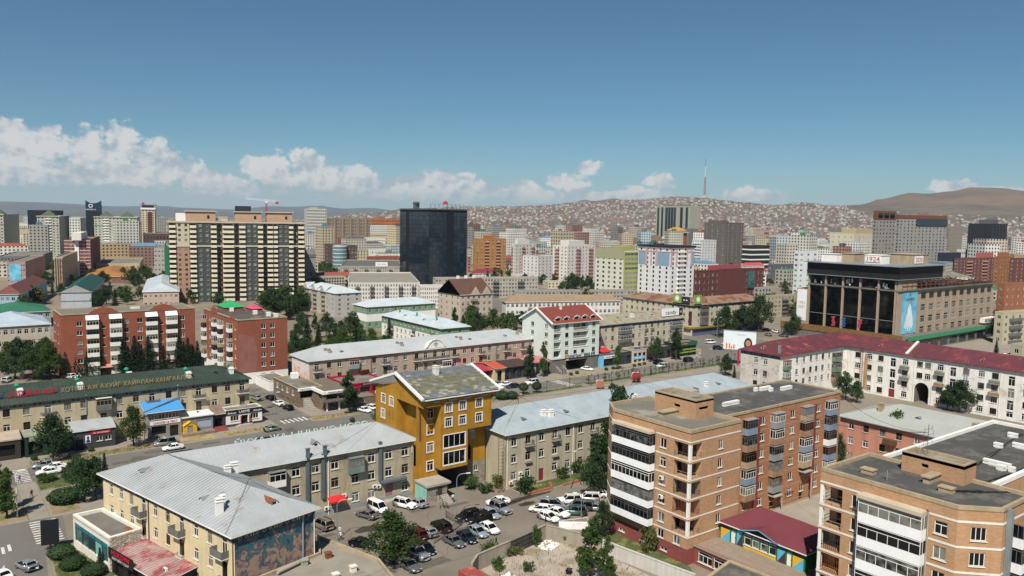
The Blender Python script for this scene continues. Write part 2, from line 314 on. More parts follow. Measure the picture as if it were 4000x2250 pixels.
# ------ buildings
class Bld:
 def __init__(s,name,base,label,cat='building',group=None):
  s.root=empty(name,base,label,cat,group);s.f=[];s.extra=MB()
 def face(s,p0,p1,z0,z1,m=0):
  d=dict(p0=p0,p1=p1,z0=z0,z1=z1,ops=[],m=m);s.f.append(d);d['L']=math.hypot(p1[0]-p0[0],p1[1]-p0[1]);return d
 def rect(s,x0,x1,y0,y1,z0,z1,m=0,mm=None):
  """four walls: front (towards -y), right, back, left (towards -x)"""
  mm=mm or(m,m,m,m)
  return(s.face((x0,y0),(x1,y0),z0,z1,mm[0]),s.face((x1,y0),(x1,y1),z0,z1,mm[1]),s.face((x1,y1),(x0,y1),z0,z1,mm[2]),s.face((x0,y1),(x0,y0),z0,z1,mm[3]))
 def walls(s,mats,name='wall'):
  mb=s.extra
  for f in s.f:
   p0,p1=f['p0'],f['p1'];L=f['L'];dx,dy=(p1[0]-p0[0])/L,(p1[1]-p0[1])/L;ix,iy=-dy,dx
   ops=[(max(a,0),min(b,L),max(c,f['z0']),min(d,f['z1']),e)for a,b,c,d,e in f['ops']]
   us=sorted({0,L}|{round(o[0],3)for o in ops}|{round(o[1],3)for o in ops});zs=sorted({f['z0'],f['z1']}|{round(o[2],3)for o in ops}|{round(o[3],3)for o in ops})
   P=lambda u,z,d=0.0:(p0[0]+dx*u+ix*d,p0[1]+dy*u+iy*d,z)
   for za,zb in zip(zs,zs[1:]):
    if zb-za<1e-4:continue
    zc=(za+zb)/2;run=None
    for ua,ub in zip(us,us[1:]):
     uc=(ua+ub)/2;hole=any(o[0]<uc<o[1]and o[2]<zc<o[3]for o in ops)
     if hole:
      if run is not None:mb.quad([P(run,za),P(ua,za),P(ua,zb),P(run,zb)],f['m'],[(run,za),(ua,za),(ua,zb),(run,zb)]);run=None
     elif run is None:run=ua
    if run is not None:mb.quad([P(run,za),P(L,za),P(L,zb),P(run,zb)],f['m'],[(run,za),(L,za),(L,zb),(run,zb)])
   for a,b,c,d,e in ops:
    if e<=0:continue
    mb.quad([P(a,c),P(b,c),P(b,c,e),P(a,c,e)],f['m']);mb.quad([P(a,d,e),P(b,d,e),P(b,d),P(a,d)],f['m'])
    mb.quad([P(a,c),P(a,c,e),P(a,d,e),P(a,d)],f['m']);mb.quad([P(b,c,e),P(b,c),P(b,d),P(b,d,e)],f['m'])
  return mb.build(name,mats,s.root)
 def grid(s,f,us,zs,w,h,style='2t',**k):
  for z in zs:
   for u in us:
    if 0<u-w/2 and u+w/2<f['L']:window(s,f,u,z,w,h,style,**k)
 def part(s,name,mb,mats,parent=None):return mb.build(name,mats,parent or s.root)
 def fpt(s,f,u,d=0.0):
  """plan point on face f at u, d metres outside it"""
  L=f['L'];dx,dy=(f['p1'][0]-f['p0'][0])/L,(f['p1'][1]-f['p0'][1])/L
  return(f['p0'][0]+dx*u+dy*d,f['p0'][1]+dy*u-dx*d)
 def on(s,f,name,me,u,z,out=0.0,parent=None):
  L=f['L'];dx,dy=(f['p1'][0]-f['p0'][0])/L,(f['p1'][1]-f['p0'][1])/L;p=s.fpt(f,u,out)
  par=parent or s.root
  return link(name,me,par,Vector((p[0],p[1],z))-worldloc(par),math.atan2(dy,dx))
def lin_us(a,b,n):return[a+(b-a)*i/(n-1)for i in range(n)]if n>1 else[(a+b)/2]
def roof_faces(b,faces,mat_,thick=.18,seam=0.0,name='roof',fascia=None,parent=None,seamw=.05):
 mb=MB();cnt={}
 key=lambda p:(round(p[0],2),round(p[1],2),round(p[2],2))
 for f in faces:
  mb.quad(f,0);mb.quad([(p[0],p[1],p[2]-thick)for p in reversed(f)],1)
  for p,q in zip(f,f[1:]+f[:1]):cnt.setdefault(frozenset((key(p),key(q))),[]).append((p,q))
 for e in cnt.values():
  if len(e)==1:
   p,q=e[0];mb.quad([(p[0],p[1],p[2]-thick),(q[0],q[1],q[2]-thick),q,p],1)
 if seam:
  for f in faces:
   P=[Vector(p)for p in f];n=(P[1]-P[0]).cross(P[-1]-P[0])
   if n.length<1e-6:n=(P[2]-P[1]).cross(P[0]-P[1])
   n.normalize()
   if n.z<0:n=-n
   hd=n.cross(Vector((0,0,1)))
   if hd.length<1e-3:continue
   hd.normalize();sd=n.cross(hd);ss=[p.dot(hd)for p in P];t=math.ceil(min(ss)/seam)*seam+.01
   while t<max(ss):
    hits=[]
    for p,q in zip(P,P[1:]+P[:1]):
     a,c=p.dot(hd),q.dot(hd)
     if(a-t)*(c-t)<0:hits.append(p+(q-p)*((t-a)/(c-a)))
    if len(hits)>=2 and(hits[0]-hits[1]).length>.4:
     h0,h1=hits[0],hits[1];mb.obox((h0+h1)/2+n*.03,(h1-h0)/2*.985,hd*seamw/2,n*.03,0)
    t+=seam
 return mb.build(name,[mat_,fascia or M['white_paint']],parent or b.root)
def hip(b,x0,x1,y0,y1,ze,zr,mat_,over=.6,seam=0.0,ends='hh',name='roof',fascia=None,k=1.0,thick=.18,parent=None):
 """hip or gable roof ('h'/'g' for the low and the high end) with its ridge along the longer side"""
 x0-=over;x1+=over;y0-=over;y1+=over
 if x1-x0>=y1-y0:
  yc=(y0+y1)/2;h=(y1-y0)/2*k;xa=x0+(h if ends[0]=='h' else 0);xb=x1-(h if ends[1]=='h' else 0)
  A,B=(xa,yc,zr),(xb,yc,zr)
  F=[[(x0,y0,ze),(x1,y0,ze),B,A],[(x1,y1,ze),(x0,y1,ze),A,B]]
  if ends[0]=='h':F.append([(x0,y1,ze),(x0,y0,ze),A])
  if ends[1]=='h':F.append([(x1,y0,ze),(x1,y1,ze),B])
 else:
  xc=(x0+x1)/2;h=(x1-x0)/2*k;ya=y0+(h if ends[0]=='h' else 0);yb=y1-(h if ends[1]=='h' else 0)
  A,B=(xc,ya,zr),(xc,yb,zr)
  F=[[(x0,y1,ze),(x0,y0,ze),A,B],[(x1,y0,ze),(x1,y1,ze),B,A]]
  if ends[0]=='h':F.append([(x0,y0,ze),(x1,y0,ze),A])
  if ends[1]=='h':F.append([(x1,y1,ze),(x0,y1,ze),B])
 return roof_faces(b,F,mat_,thick,seam,name,fascia,parent)
def flat_roof(b,poly,z,mat_,par=None,h=.5,w=.3,name='roof',over=0.0):
 """flat roof deck with a parapet kerb round a counter-clockwise outline"""
 mb=MB();mb.quad([(p[0],p[1],z)for p in poly],0)
 n=len(poly)
 if h>0:
  ins=[];out=[]
  for i in range(n):
   p,q,r=Vector(poly[i-1]),Vector(poly[i]),Vector(poly[(i+1)%n]);d1=(q-p).normalized();d2=(r-q).normalized()
   n1=Vector((-d1.y,d1.x));n2=Vector((-d2.y,d2.x));bis=(n1+n2);bis=bis/(bis.dot(n1)or 1);ins.append(q+bis*w);out.append(q-bis*over)
  for i in range(n):
   j=(i+1)%n;a,b_,c,d=out[i],out[j],ins[j],ins[i]
   mb.quad([(a.x,a.y,z+h),(b_.x,b_.y,z+h),(c.x,c.y,z+h),(d.x,d.y,z+h)],1);mb.quad([(d.x,d.y,z),(d.x,d.y,z+h),(c.x,c.y,z+h),(c.x,c.y,z)],1)
   mb.quad([(a.x,a.y,z-.12),(b_.x,b_.y,z-.12),(b_.x,b_.y,z+h),(a.x,a.y,z+h)],1)
   if over:mb.quad([(poly[i][0],poly[i][1],z-.12),(poly[j][0],poly[j][1],z-.12),(b_.x,b_.y,z-.12),(a.x,a.y,z-.12)],1)
 return mb.build(name,[mat_,par or M['concrete']],b.root)
def chimney(b,roof,x,y,z,w=.9,d=.6,h=1.5,m='white_paint',cap=True,name='chimney'):
 mb=MB();mb.box(x-w/2,x+w/2,y-d/2,y+d/2,z-.8,z+h)
 if cap:mb.box(x-w/2-.08,x+w/2+.08,y-d/2-.08,y+d/2+.08,z+h,z+h+.12);mb.box(x-w/2+.08,x+w/2-.08,y-d/2+.06,y+d/2-.06,z+h+.12,z+h+.4);mb.box(x-w/2-.04,x+w/2+.04,y-d/2-.04,y+d/2+.04,z+h+.4,z+h+.5)
 return mb.build(name,[M[m]],roof)
def dormer(b,roof,x,y,z,d=(0,-1),w=1.0,h=.9,ln=1.8,m='white_paint',rm='zinc',name='dormer'):
 """small roof hatch with gabled lid looking along d; z is its sill height"""
 dx,dy=d;sx,sy=-dy,dx;mb=MB();P=lambda o,s_,zz:(x-dx*o+sx*s_,y-dy*o+sy*s_,zz)
 hw=w/2
 mb.quad([P(0,-hw,z),P(0,hw,z),P(0,hw,z+h*.65),P(0,0,z+h),P(0,-hw,z+h*.65)],0)
 mb.quad([P(-.02,-hw*.5,z+.12),P(-.02,hw*.5,z+.12),P(-.02,hw*.5,z+h*.6),P(-.02,-hw*.5,z+h*.6)],2)
 for s_ in(-1,1):
  mb.quad([P(0,s_*hw,z),P(ln,s_*hw,z),P(ln,s_*hw,z+h*.65),P(0,s_*hw,z+h*.65)],0)
  mb.quad([P(-.15,s_*(hw+.12),z+h*.6),P(ln,s_*(hw+.12),z+h*.6),P(ln+.3,0,z+h+.06),P(-.15,0,z+h+.06)],1)
  mb.quad([P(-.15,s_*(hw+.12),z+h*.53),P(ln,s_*(hw+.12),z+h*.53),P(ln+.3,0,z+h-.01),P(-.15,0,z+h-.01)],1)
 return mb.build(name,[M[m],M[rm],M['dark_room']],roof)
def ac_mesh():
 def f():
  mb=MB();mb.box(-.42,.42,-.36,-.04,0,.6);mb.tube((-.1,-.365,.3),(-.1,-.375,.3),.24,12,1);mb.box(-.3,-.24,-.3,0,-.1,0,2);mb.box(.24,.3,-.3,0,-.1,0,2);return mb.mesh('air_conditioner',[M['ac'],M['fan'],M['grey_metal']])
 return cached('ac',f)
def balcony(b,f,u,z,w=2.6,d=1.1,h=1.0,rail='balcony_grey',slab='concrete',style='solid',cut=None):
 """open balcony: slab plus railing of panels or bars"""
 def sl():
  mb=MB();mb.box(-w/2,w/2,-d,0,-.16,0);return mb.mesh('balcony',[M[slab]])
 def rl():
  mb=MB();t=.05
  if style=='solid':
   mb.box(-w/2,w/2,-d,-d+t,.02,h);mb.box(-w/2,-w/2+t,-d+t,0,.02,h);mb.box(w/2-t,w/2,-d+t,0,.02,h)
  else:
   for k in range(int(w/.16)+1):
    x=-w/2+k*.16;mb.box(x-.012,x+.012,-d,-d+.025,0,h)
   for k in range(int(d/.16)):
    y=-d+k*.16
    for x in(-w/2,w/2-.025):mb.box(x,x+.025,y-.012,y+.012,0,h)
   mb.box(-w/2-.02,w/2+.02,-d-.02,-d+.04,h,h+.05);mb.box(-w/2-.02,-w/2+.04,-d+.04,0,h,h+.05);mb.box(w/2-.04,w/2+.02,-d+.04,0,h,h+.05)
   if style=='panel':mb.box(-w/2+.2,w/2-.2,-d+.03,-d+.04,.15,h-.15)
  return mb.mesh('railing',[M[rail]])
 o=b.on(f,'balcony',cached(('bs',w,d,slab),sl),u,z);link('railing',cached(('br',w,d,h,rail,style),rl),o);return o
def loggia(b,f,u,z,w=2.8,d=1.1,hp=1.05,hg=1.5,panel='white_paint',fm='white_frame',cols=4,cap='zinc',gm='glass',tr=.3,sidecols=2,name='glazed_balcony'):
 """glazed-in balcony: parapet box, glazed frames on three sides and a lid"""
 def base():
  mb=MB();mb.box(-w/2,w/2,-d,0,-.12,hp);return mb.mesh('glazed_balcony',[M[panel]])
 def fr():
  mb=MB();t=.06;z0=hp;z1=hp+hg
  frame_mb(w,hg,cols,tr,t=.07,y0=-d,y1=-d+.07,mb=mb,z=hp)
  for s_ in(-1,1):
   x=s_*w/2;xa,xb=(x,x+.07)if s_<0 else(x-.07,x)
   for k in range(1,sidecols+1):y=-d+d*k/sidecols;mb.box(xa,xb,y-.07,y,z0,z1)
   mb.box(xa,xb,-d+.07,-.07,z0,z0+.07);mb.box(xa,xb,-d+.07,-.07,z1-.07,z1)
  return mb.mesh('glazing_frame',[M[fm]])
 def gl():
  mb=MB();e=.03;mb.quad([(-w/2+e,-d+e,hp),(w/2-e,-d+e,hp),(w/2-e,-d+e,hp+hg),(-w/2+e,-d+e,hp+hg)]);mb.quad([(-w/2+e,0,hp),(-w/2+e,-d+e,hp),(-w/2+e,-d+e,hp+hg),(-w/2+e,0,hp+hg)]);mb.quad([(w/2-e,-d+e,hp),(w/2-e,0,hp),(w/2-e,0,hp+hg),(w/2-e,-d+e,hp+hg)]);return mb.mesh('pane',[M[gm]])
 k=(w,d,hp,hg)
 o=b.on(f,name,cached(('lb',panel)+k,base),u,z)
 link('glazing_frame',cached(('lf',fm,cols,tr,sidecols)+k,fr),o);link('pane',cached(('lg',gm)+k,gl),o)
 if cap:
  def cp_():
   mb=MB();mb.box(-w/2-.1,w/2+.1,-d-.12,0,hp+hg,hp+hg+.1);return mb.mesh('lid',[M[cap]])
  link('lid',cached(('lc',cap)+k,cp_),o)
 return o
def door(b,f,u,z,w=1.0,h=2.1,m='dark_frame',depth=.2,name='door'):
 f['ops'].append((u-w/2,u+w/2,z,z+h,depth))
 def g():
  mb=MB();mb.box(-w/2,w/2,depth*.6,depth,0,h);mb.box(w/2-.2,w/2-.14,depth*.6-.06,depth*.6,.95,1.1,1);return mb.mesh('door',[M[m],M['grey_metal']])
 return b.on(f,name,cached(('door',w,h,m,depth),g),u,z)
def pipe(b,f,u,z0,z1,m='zinc',r=.07,name='drainpipe'):
 mb=MB();p=b.fpt(f,u,.12);mb.tube((p[0],p[1],z0),(p[0],p[1],z1-.5),r,6);q=b.fpt(f,u,.45);mb.tube((p[0],p[1],z1-.5),(q[0],q[1],z1),r,6);return mb.build(name,[M[m]],b.root)
def text_mesh(txt,h,ext=.06,m='black',shear=0.0,key=None):
 def f():
  cu=bpy.data.curves.new('t','FONT');cu.body=txt;cu.size=h*1.38;cu.extrude=ext/2;cu.align_x='CENTER';cu.shear=shear;cu.resolution_u=2
  o=bpy.data.objects.new('t',cu);C.objects.link(o);dg=bpy.context.evaluated_depsgraph_get();me=bpy.data.meshes.new_from_object(o.evaluated_get(dg));bpy.data.objects.remove(o);bpy.data.curves.remove(cu)
  me.transform(Matrix.Rotation(math.pi/2,4,'X'));me.materials.clear();me.materials.append(M[m]);return me
 return cached(('txt',txt,h,ext,m,shear),f)
def fit_text(o,w):
 x=o.dimensions.x or max(v.co.x for v in o.data.vertices)-min(v.co.x for v in o.data.vertices)
 if x>1e-3:o.scale.x=w/x
 return o
def sign(name,p0,p1,z0,z1,label,board='black',txt=None,tm='white_paint',th=None,out=.12,tw=None,group=None,shear=0.0,lines=None,cat='sign'):
 """flat sign board hung on a wall line p0-p1 (outside on its right), with raised lettering"""
 dx,dy=p1[0]-p0[0],p1[1]-p0[1];L=math.hypot(dx,dy);dx/=L;dy/=L;rz=math.atan2(dy,dx)
 loc=((p0[0]+p1[0])/2,(p0[1]+p1[1])/2,z0);root=empty(name,loc,label,cat,group,rz);H_=z1-z0
 mb=MB();mb.box(-L/2,L/2,-out,-.004,0,H_);link('board',mb.mesh('board',[M[board]]),root)
 for(t,zz,hh,ww,mm)in(lines or([(txt,H_*.5-(th or H_*.5)/2,th or H_*.5,tw or L*.8,tm)]if txt else[])):
  o=link('lettering',text_mesh(t,hh,.05,mm,shear),root,(0,-out-.02,zz));fit_text(o,ww)
 return root
# ------ trees
def leaf_mesh(seed,clumps,per,size,spread,mname,flat=1.0):
 r=random.Random(seed);mb=MB()
 for(cx,cy,cz,cr_)in clumps:
  for _ in range(int(per*cr_**1.6)+6):
   th=r.uniform(0,2*math.pi);ph=math.acos(r.uniform(-1,1));q=cr_*(r.random()**.45)
   p=Vector((cx+q*math.sin(ph)*math.cos(th),cy+q*math.sin(ph)*math.sin(th),cz+q*math.cos(ph)*flat))
   n=Vector((r.gauss(0,1),r.gauss(0,1),r.gauss(.5,1))).normalized();a=n.orthogonal().normalized()*size*r.uniform(.6,1.25);b_=n.cross(a).normalized()*size*r.uniform(.35,.7)
   mb.v.extend([tuple(p-a),tuple(p-b_),tuple(p+a),tuple(p+b_)]);i=len(mb.v)-4;mb.f.append((i,i+1,i+2,i+3));mb.m.append(0);mb.uv.append([(0,0)]*4)
 return mb.mesh('crown',[M[mname]])
def broad_tree(seed,h=9.0,r=3.0,trunk_h=2.2,mname='leaf',size=.22,per=40,nclump=26,narrow=1.0,bark='bark'):
 rr=random.Random(seed);cl=[];tb=MB();th=h*.28
 tb.tube((0,0,-.2),(rr.uniform(-.15,.15),rr.uniform(-.15,.15),trunk_h),.2*h/9,8,0,.15*h/9);
 zc=(trunk_h+h)/2;hz=(h-trunk_h)/2
 for i in range(nclump):
  t=rr.random();z=trunk_h*.9+(h-trunk_h)*(.06+.9*t);prof=math.sin(math.pi*min(1,(.16+.84*(z-trunk_h*.7)/(h-trunk_h*.7))**.85))
  a=rr.uniform(0,2*math.pi);q=r*narrow*prof*rr.uniform(.3,1.12);c=Vector((q*math.cos(a),q*math.sin(a),z));s_=r*rr.uniform(.18,.44)*(.75+.5*prof)
  cl.append((*c,s_));base=Vector((0,0,max(trunk_h*.7,z-rr.uniform(.8,1.8))));tb.tube(base,c,.06*h/9,5,0,.025)
 for k in range(4):tb.tube((0,0,trunk_h+(h-trunk_h)*.2*k),(rr.uniform(-.3,.3)*(k+1)*.3,rr.uniform(-.3,.3)*(k+1)*.3,trunk_h+(h-trunk_h)*.2*(k+1)),.15*h/9*(1-.2*k),6,0,.15*h/9*(.8-.2*k))
 return tb.mesh('trunk',[M[bark]]),leaf_mesh(seed+1,cl,per,size,r,mname)
def conifer(seed,h=9.0,r=1.9,mname='needle',per=7,droop=.25):
 rr=random.Random(seed);tb=MB();tb.tube((0,0,-.2),(0,0,h*.95),.16,7,0,.03);mb=MB()
 n=int(h*3.2)
 for i in range(n):
  t=i/n;z=h*.08+h*.9*t;R=r*(1-t)**.85*rr.uniform(.8,1.1)+.12
  k=max(5,int(12*(1-t))+3)
  for j in range(k):
   a=2*math.pi*(j+rr.random())/k;L=R*rr.uniform(.7,1.05)
   for s_ in range(per):
    q=(s_+rr.random())/per*L;p=Vector((q*math.cos(a),q*math.sin(a),z-q*droop+rr.uniform(-.08,.08)));w=.16+.1*rr.random()
    d=Vector((math.cos(a+rr.uniform(-.8,.8)),math.sin(a+rr.uniform(-.8,.8)),rr.uniform(-.5,.3))).normalized()*w*1.3;e=d.cross(Vector((rr.uniform(-1,1),rr.uniform(-1,1),1))).normalized()*w*.55
    i0=len(mb.v);mb.v.extend([tuple(p-d),tuple(p-e),tuple(p+d),tuple(p+e)]);mb.f.append((i0,i0+1,i0+2,i0+3));mb.m.append(0);mb.uv.append([(0,0)]*4)
 return tb.mesh('trunk',[M['bark']]),mb.mesh('crown',[M[mname]])
def bush_mesh(seed,r=1.0,h=1.2,mname='leaf',size=.12,per=150,n=9):
 rr=random.Random(seed);cl=[]
 for i in range(n):
  a=rr.uniform(0,6.28);q=r*.6*math.sqrt(rr.random());cl.append((q*math.cos(a),q*math.sin(a),h*rr.uniform(.25,.75),r*rr.uniform(.35,.55)))
 return leaf_mesh(seed,cl,per,size,r,mname,h/r*.6)
def ball_mesh(seed,r=1.0,mname='leaf_dark',n=1500,size=.1):
 rr=random.Random(seed);mb=MB()
 for _ in range(n):
  v=Vector((rr.gauss(0,1),rr.gauss(0,1),rr.gauss(0,1))).normalized();p=v*r*rr.uniform(.82,1.03);a=v.orthogonal().normalized();a.rotate(Matrix.Rotation(rr.uniform(0,6.28),3,v));v2=(v+Vector((rr.uniform(-.6,.6),rr.uniform(-.6,.6),rr.uniform(-.6,.6)))).normalized();a=v2.orthogonal().normalized()*size;c=v2.cross(a)*.7
  i0=len(mb.v);mb.v.extend([tuple(p-a),tuple(p-c),tuple(p+a),tuple(p+c)]);mb.f.append((i0,i0+1,i0+2,i0+3));mb.m.append(0);mb.uv.append([(0,0)]*4)
 return mb.mesh('crown',[M[mname]])
TREES={}
def tree_kinds():
 for i in range(4):TREES['broad%d'%i]=broad_tree(11+i,9,3.1,2.0,('leaf','leaf_dark','leaf','leaf_dark')[i],.24,85,38)
 for i in range(2):TREES['poplar%d'%i]=broad_tree(31+i,12,2.0,2.0,('leaf_dark','leaf')[i],.24,130,46,.9)
 TREES['olive']=broad_tree(41,8,3,1.6,'leaf_olive',.24,70,30)
 TREES['larch0']=conifer(51,9,2.3,per=10);TREES['larch1']=conifer(52,10,2.5,per=9,droop=.1);TREES['spruce']=conifer(53,10,2.4,per=11)
 TREES['young']=broad_tree(61,3.4,.9,.9,'leaf',.12,200,12);TREES['young_thin']=broad_tree(62,3.2,.6,1.4,'leaf_dark',.1,240,7)
 for i in range(3):TREES['far%d'%i]=broad_tree(71+i,8,3.4,1.4,('leaf_dark','leaf','leaf_olive')[i],.5,16,26)
tree_kinds()
NT=[0]
def tree(kind,p,h=None,label='',group=None,name=None,sx=1.0,rz=None):
 tm,cm=TREES[kind];ref=max(v.co.z for v in tm.vertices)if 0 else{'broad':9,'poplar':12,'olive':8,'larch0':9,'larch1':10,'spruce':10,'young':3.4,'young_thin':3.2,'far':8}[kind.rstrip('0123456789')if kind[:5]!='larch' else kind]
 NT[0]+=1;s_=(h or ref)/ref
 o=empty(name or('spruce_tree' if kind[:5]in('larch','spruc')else 'poplar_tree' if kind[:6]=='poplar' else 'sapling' if kind[:5]=='young' else 'leafy_tree'),(p[0],p[1],p[2]if len(p)>2 else 0),label,'tree',group,rz if rz is not None else NT[0]*2.399)
 o.scale=(s_*sx,s_*sx,s_);link('trunk',tm,o);link('crown',cm,o);return o
# ------ vehicles
CARS={}
def car_kind(name,L,Wd,Hh,nose,hood,deck,tail,xf,xtf,xtr,xr,belt,wr=.32,roofrack=False,wb=None):
 hl=L/2;hw=Wd/2;zb=.22
 st=[(-hl,hw*.8,.42,tail-.12),(-hl+.08,hw*.9,.32,tail-.03),(-hl+.35,hw*.98,zb,tail+.01),(xr,hw,zb,deck),(0,hw,zb,belt),(xf,hw,zb,hood),(hl-.55,hw*.97,zb,(hood+nose)/2+.04),(hl-.15,hw*.88,.26,nose+.03),(hl-.02,hw*.72,.34,nose-.12)]
 b=MB()
 def ring(x,w,z0,z1):return[(x,-w*.9,z0),(x,-w,z0+.16),(x,-w,z1-.2),(x,-w*.9,z1-.05),(x,-w*.55,z1),(x,w*.55,z1),(x,w*.9,z1-.05),(x,w,z1-.2),(x,w,z0+.16),(x,w*.9,z0)]
 R=[ring(*s)for s in st]
 for A,B_ in zip(R,R[1:]):
  for i in range(10):
   j=(i+1)%10;b.quad([A[i],B_[i],B_[j],A[j]]if 1 else[],1 if i in(0,8,9)else 0)
 b.quad(list(reversed(R[0])),0);b.quad(R[-1],0)
 hb,ht=hw*.93,hw*.74;zr=Hh
 for(y0,z0,y1,z1)in((-ht,zr-.06,-ht*.55,zr),(-ht*.55,zr,ht*.55,zr),(ht*.55,zr,ht,zr-.06)):
  b.quad([(xtr-.06,y0,z0-.03),(xtf+.06,y0,z0-.05),(xtf+.06,y1,z1-.05),(xtr-.06,y1,z1-.03)][::1],0)
 for s in(-1,1):
  for(xa,xb_,w_)in((xf,xtf,.07),(xr,xtr,.12),((xf+xr)/2-.1,(xtf+xtr)/2-.05,.08)):
   b.bar((xa,s*hb,belt-.04),(xb_,s*ht,zr-.06),w_,w_,0)
  b.bar((xtr,s*ht,zr-.05),(xtf,s*ht,zr-.06),.07,.07,0)
 if roofrack:
  for s in(-1,1):b.bar((xtr+.1,s*ht*.85,zr+.06),(xtf-.1,s*ht*.85,zr+.06),.05,.05,1)
 g=MB();e=.02
 Bq=[(xr,-hb,belt-.05),(xf,-hb,hood-.04 if hood<belt else belt-.05),(xf,hb,hood-.04 if hood<belt else belt-.05),(xr,hb,belt-.05)];T=[(xtr,-ht,zr-.07),(xtf,-ht,zr-.08),(xtf,ht,zr-.08),(xtr,ht,zr-.07)]
 for i in range(4):
  j=(i+1)%4;g.quad([Bq[i],Bq[j],T[j],T[i]],0)
 wm=MB();wm.tube((0,-.1,0),(0,.1,0),wr,14,0);wm.tube((0,-.112,0),(0,.112,0),wr*.62,10,1);wm.tube((0,-.12,0),(0,.12,0),wr*.16,6,0)
 hlm=MB();hlm.obox((0,0,0),(.09,0,0),(0,.17,0),(0,0,.07));tl=MB();tl.obox((0,0,0),(.05,0,0),(0,.13,0),(0,0,.12));mi=MB();mi.obox((0,0,0),(.05,0,0),(0,.1,0),(0,0,.07));pl=MB();pl.obox((0,0,0),(.02,0,0),(0,.24,0),(0,0,.06))
 wx=wb or L*.29;ty=min(tail-.2,.95)
 CARS[name]=dict(body=b.mesh('body',[MATS['tyre'],M['black']],smooth=True,weld=True),glass=g.mesh('window_glass',[M['car_glass']]),wheel=wm.mesh('wheel',[M['tyre'],M['rim']]),items=[('headlight',hlm.mesh('headlight',[M['lampclear']]),[(hl-.14,s*hw*.66,nose-.1)for s in(-1,1)]),('tail_light',tl.mesh('tail_light',[M['lampred']]),[(-hl+.05,s*hw*.74,ty)for s in(-1,1)]),('mirror',mi.mesh('mirror',[M['black']]),[(xf-.15,s*(hw+.08),belt+.05)for s in(-1,1)]),('number_plate',pl.mesh('number_plate',[M['plate']]),[(-hl-.01,0,.6),(hl+.0,0,.42)])],wheels=[(x,s*(hw-.1),wr)for x in(-wx,wx*1.02)for s in(-1,1)])
car_kind('sedan',4.65,1.78,1.46,.72,.98,1.08,1.0,1.0,.25,-1.0,-1.75,.98)
car_kind('hatch',4.4,1.74,1.49,.70,.98,1.18,1.12,1.25,.25,-1.35,-2.0,.96)
car_kind('suv',4.7,1.86,1.78,.95,1.14,1.2,1.15,1.05,.45,-1.95,-2.2,1.12,.38,True)
car_kind('offroad',4.8,1.9,1.9,1.02,1.18,1.25,1.2,.85,.45,-2.2,-2.3,1.18,.4,True)
car_kind('van',4.75,1.8,1.92,.92,1.12,1.15,1.12,1.75,.85,-2.2,-2.3,1.08,.33)
PAINT={}
def paint(n,c,metal=.25):PAINT[n]=mat('car_paint_'+n,c,.28,.02,fine=0,metal=metal,spec=.6)
for n,c,mt in(('white','e3e3e0',0),('silver','a0a5a8',.5),('pale_blue','9fb0ba',.4),('grey','6d6e70',.4),('bronze','8b8278',.4),('black','121315',.1),('dark_blue','1f2937',.2),('dark_red','4a1416',.2),('teal','5f7574',.4),('red','7d1a1c',.1),('green','7f8e86',.3)):paint(n,c,mt)
KNAME=dict(sedan='sedan',hatch='hatchback',suv='suv',offroad='offroad_car',van='minivan')
def car(kind,p,heading,col,label,group='parked cars',scale=1.0,lite=False):
 """heading in degrees in the street grid: 0 = nose towards +x"""
 k=CARS[kind];o=empty(KNAME[kind],(p[0],p[1],p[2]if len(p)>2 else 0.012),label,'car' if kind!='van' else 'minivan',group,math.radians(heading));o.scale=(scale,)*3
 b=link('body',k['body'],o);b.material_slots[0].link='OBJECT';b.material_slots[0].material=PAINT[col]
 link('window_glass',k['glass'],o)
 for w in k['wheels']:link('wheel',k['wheel'],o,w)
 if not lite:
  for n,me,ps in k['items']:
   for q in ps:link(n,me,o,q)
 return o
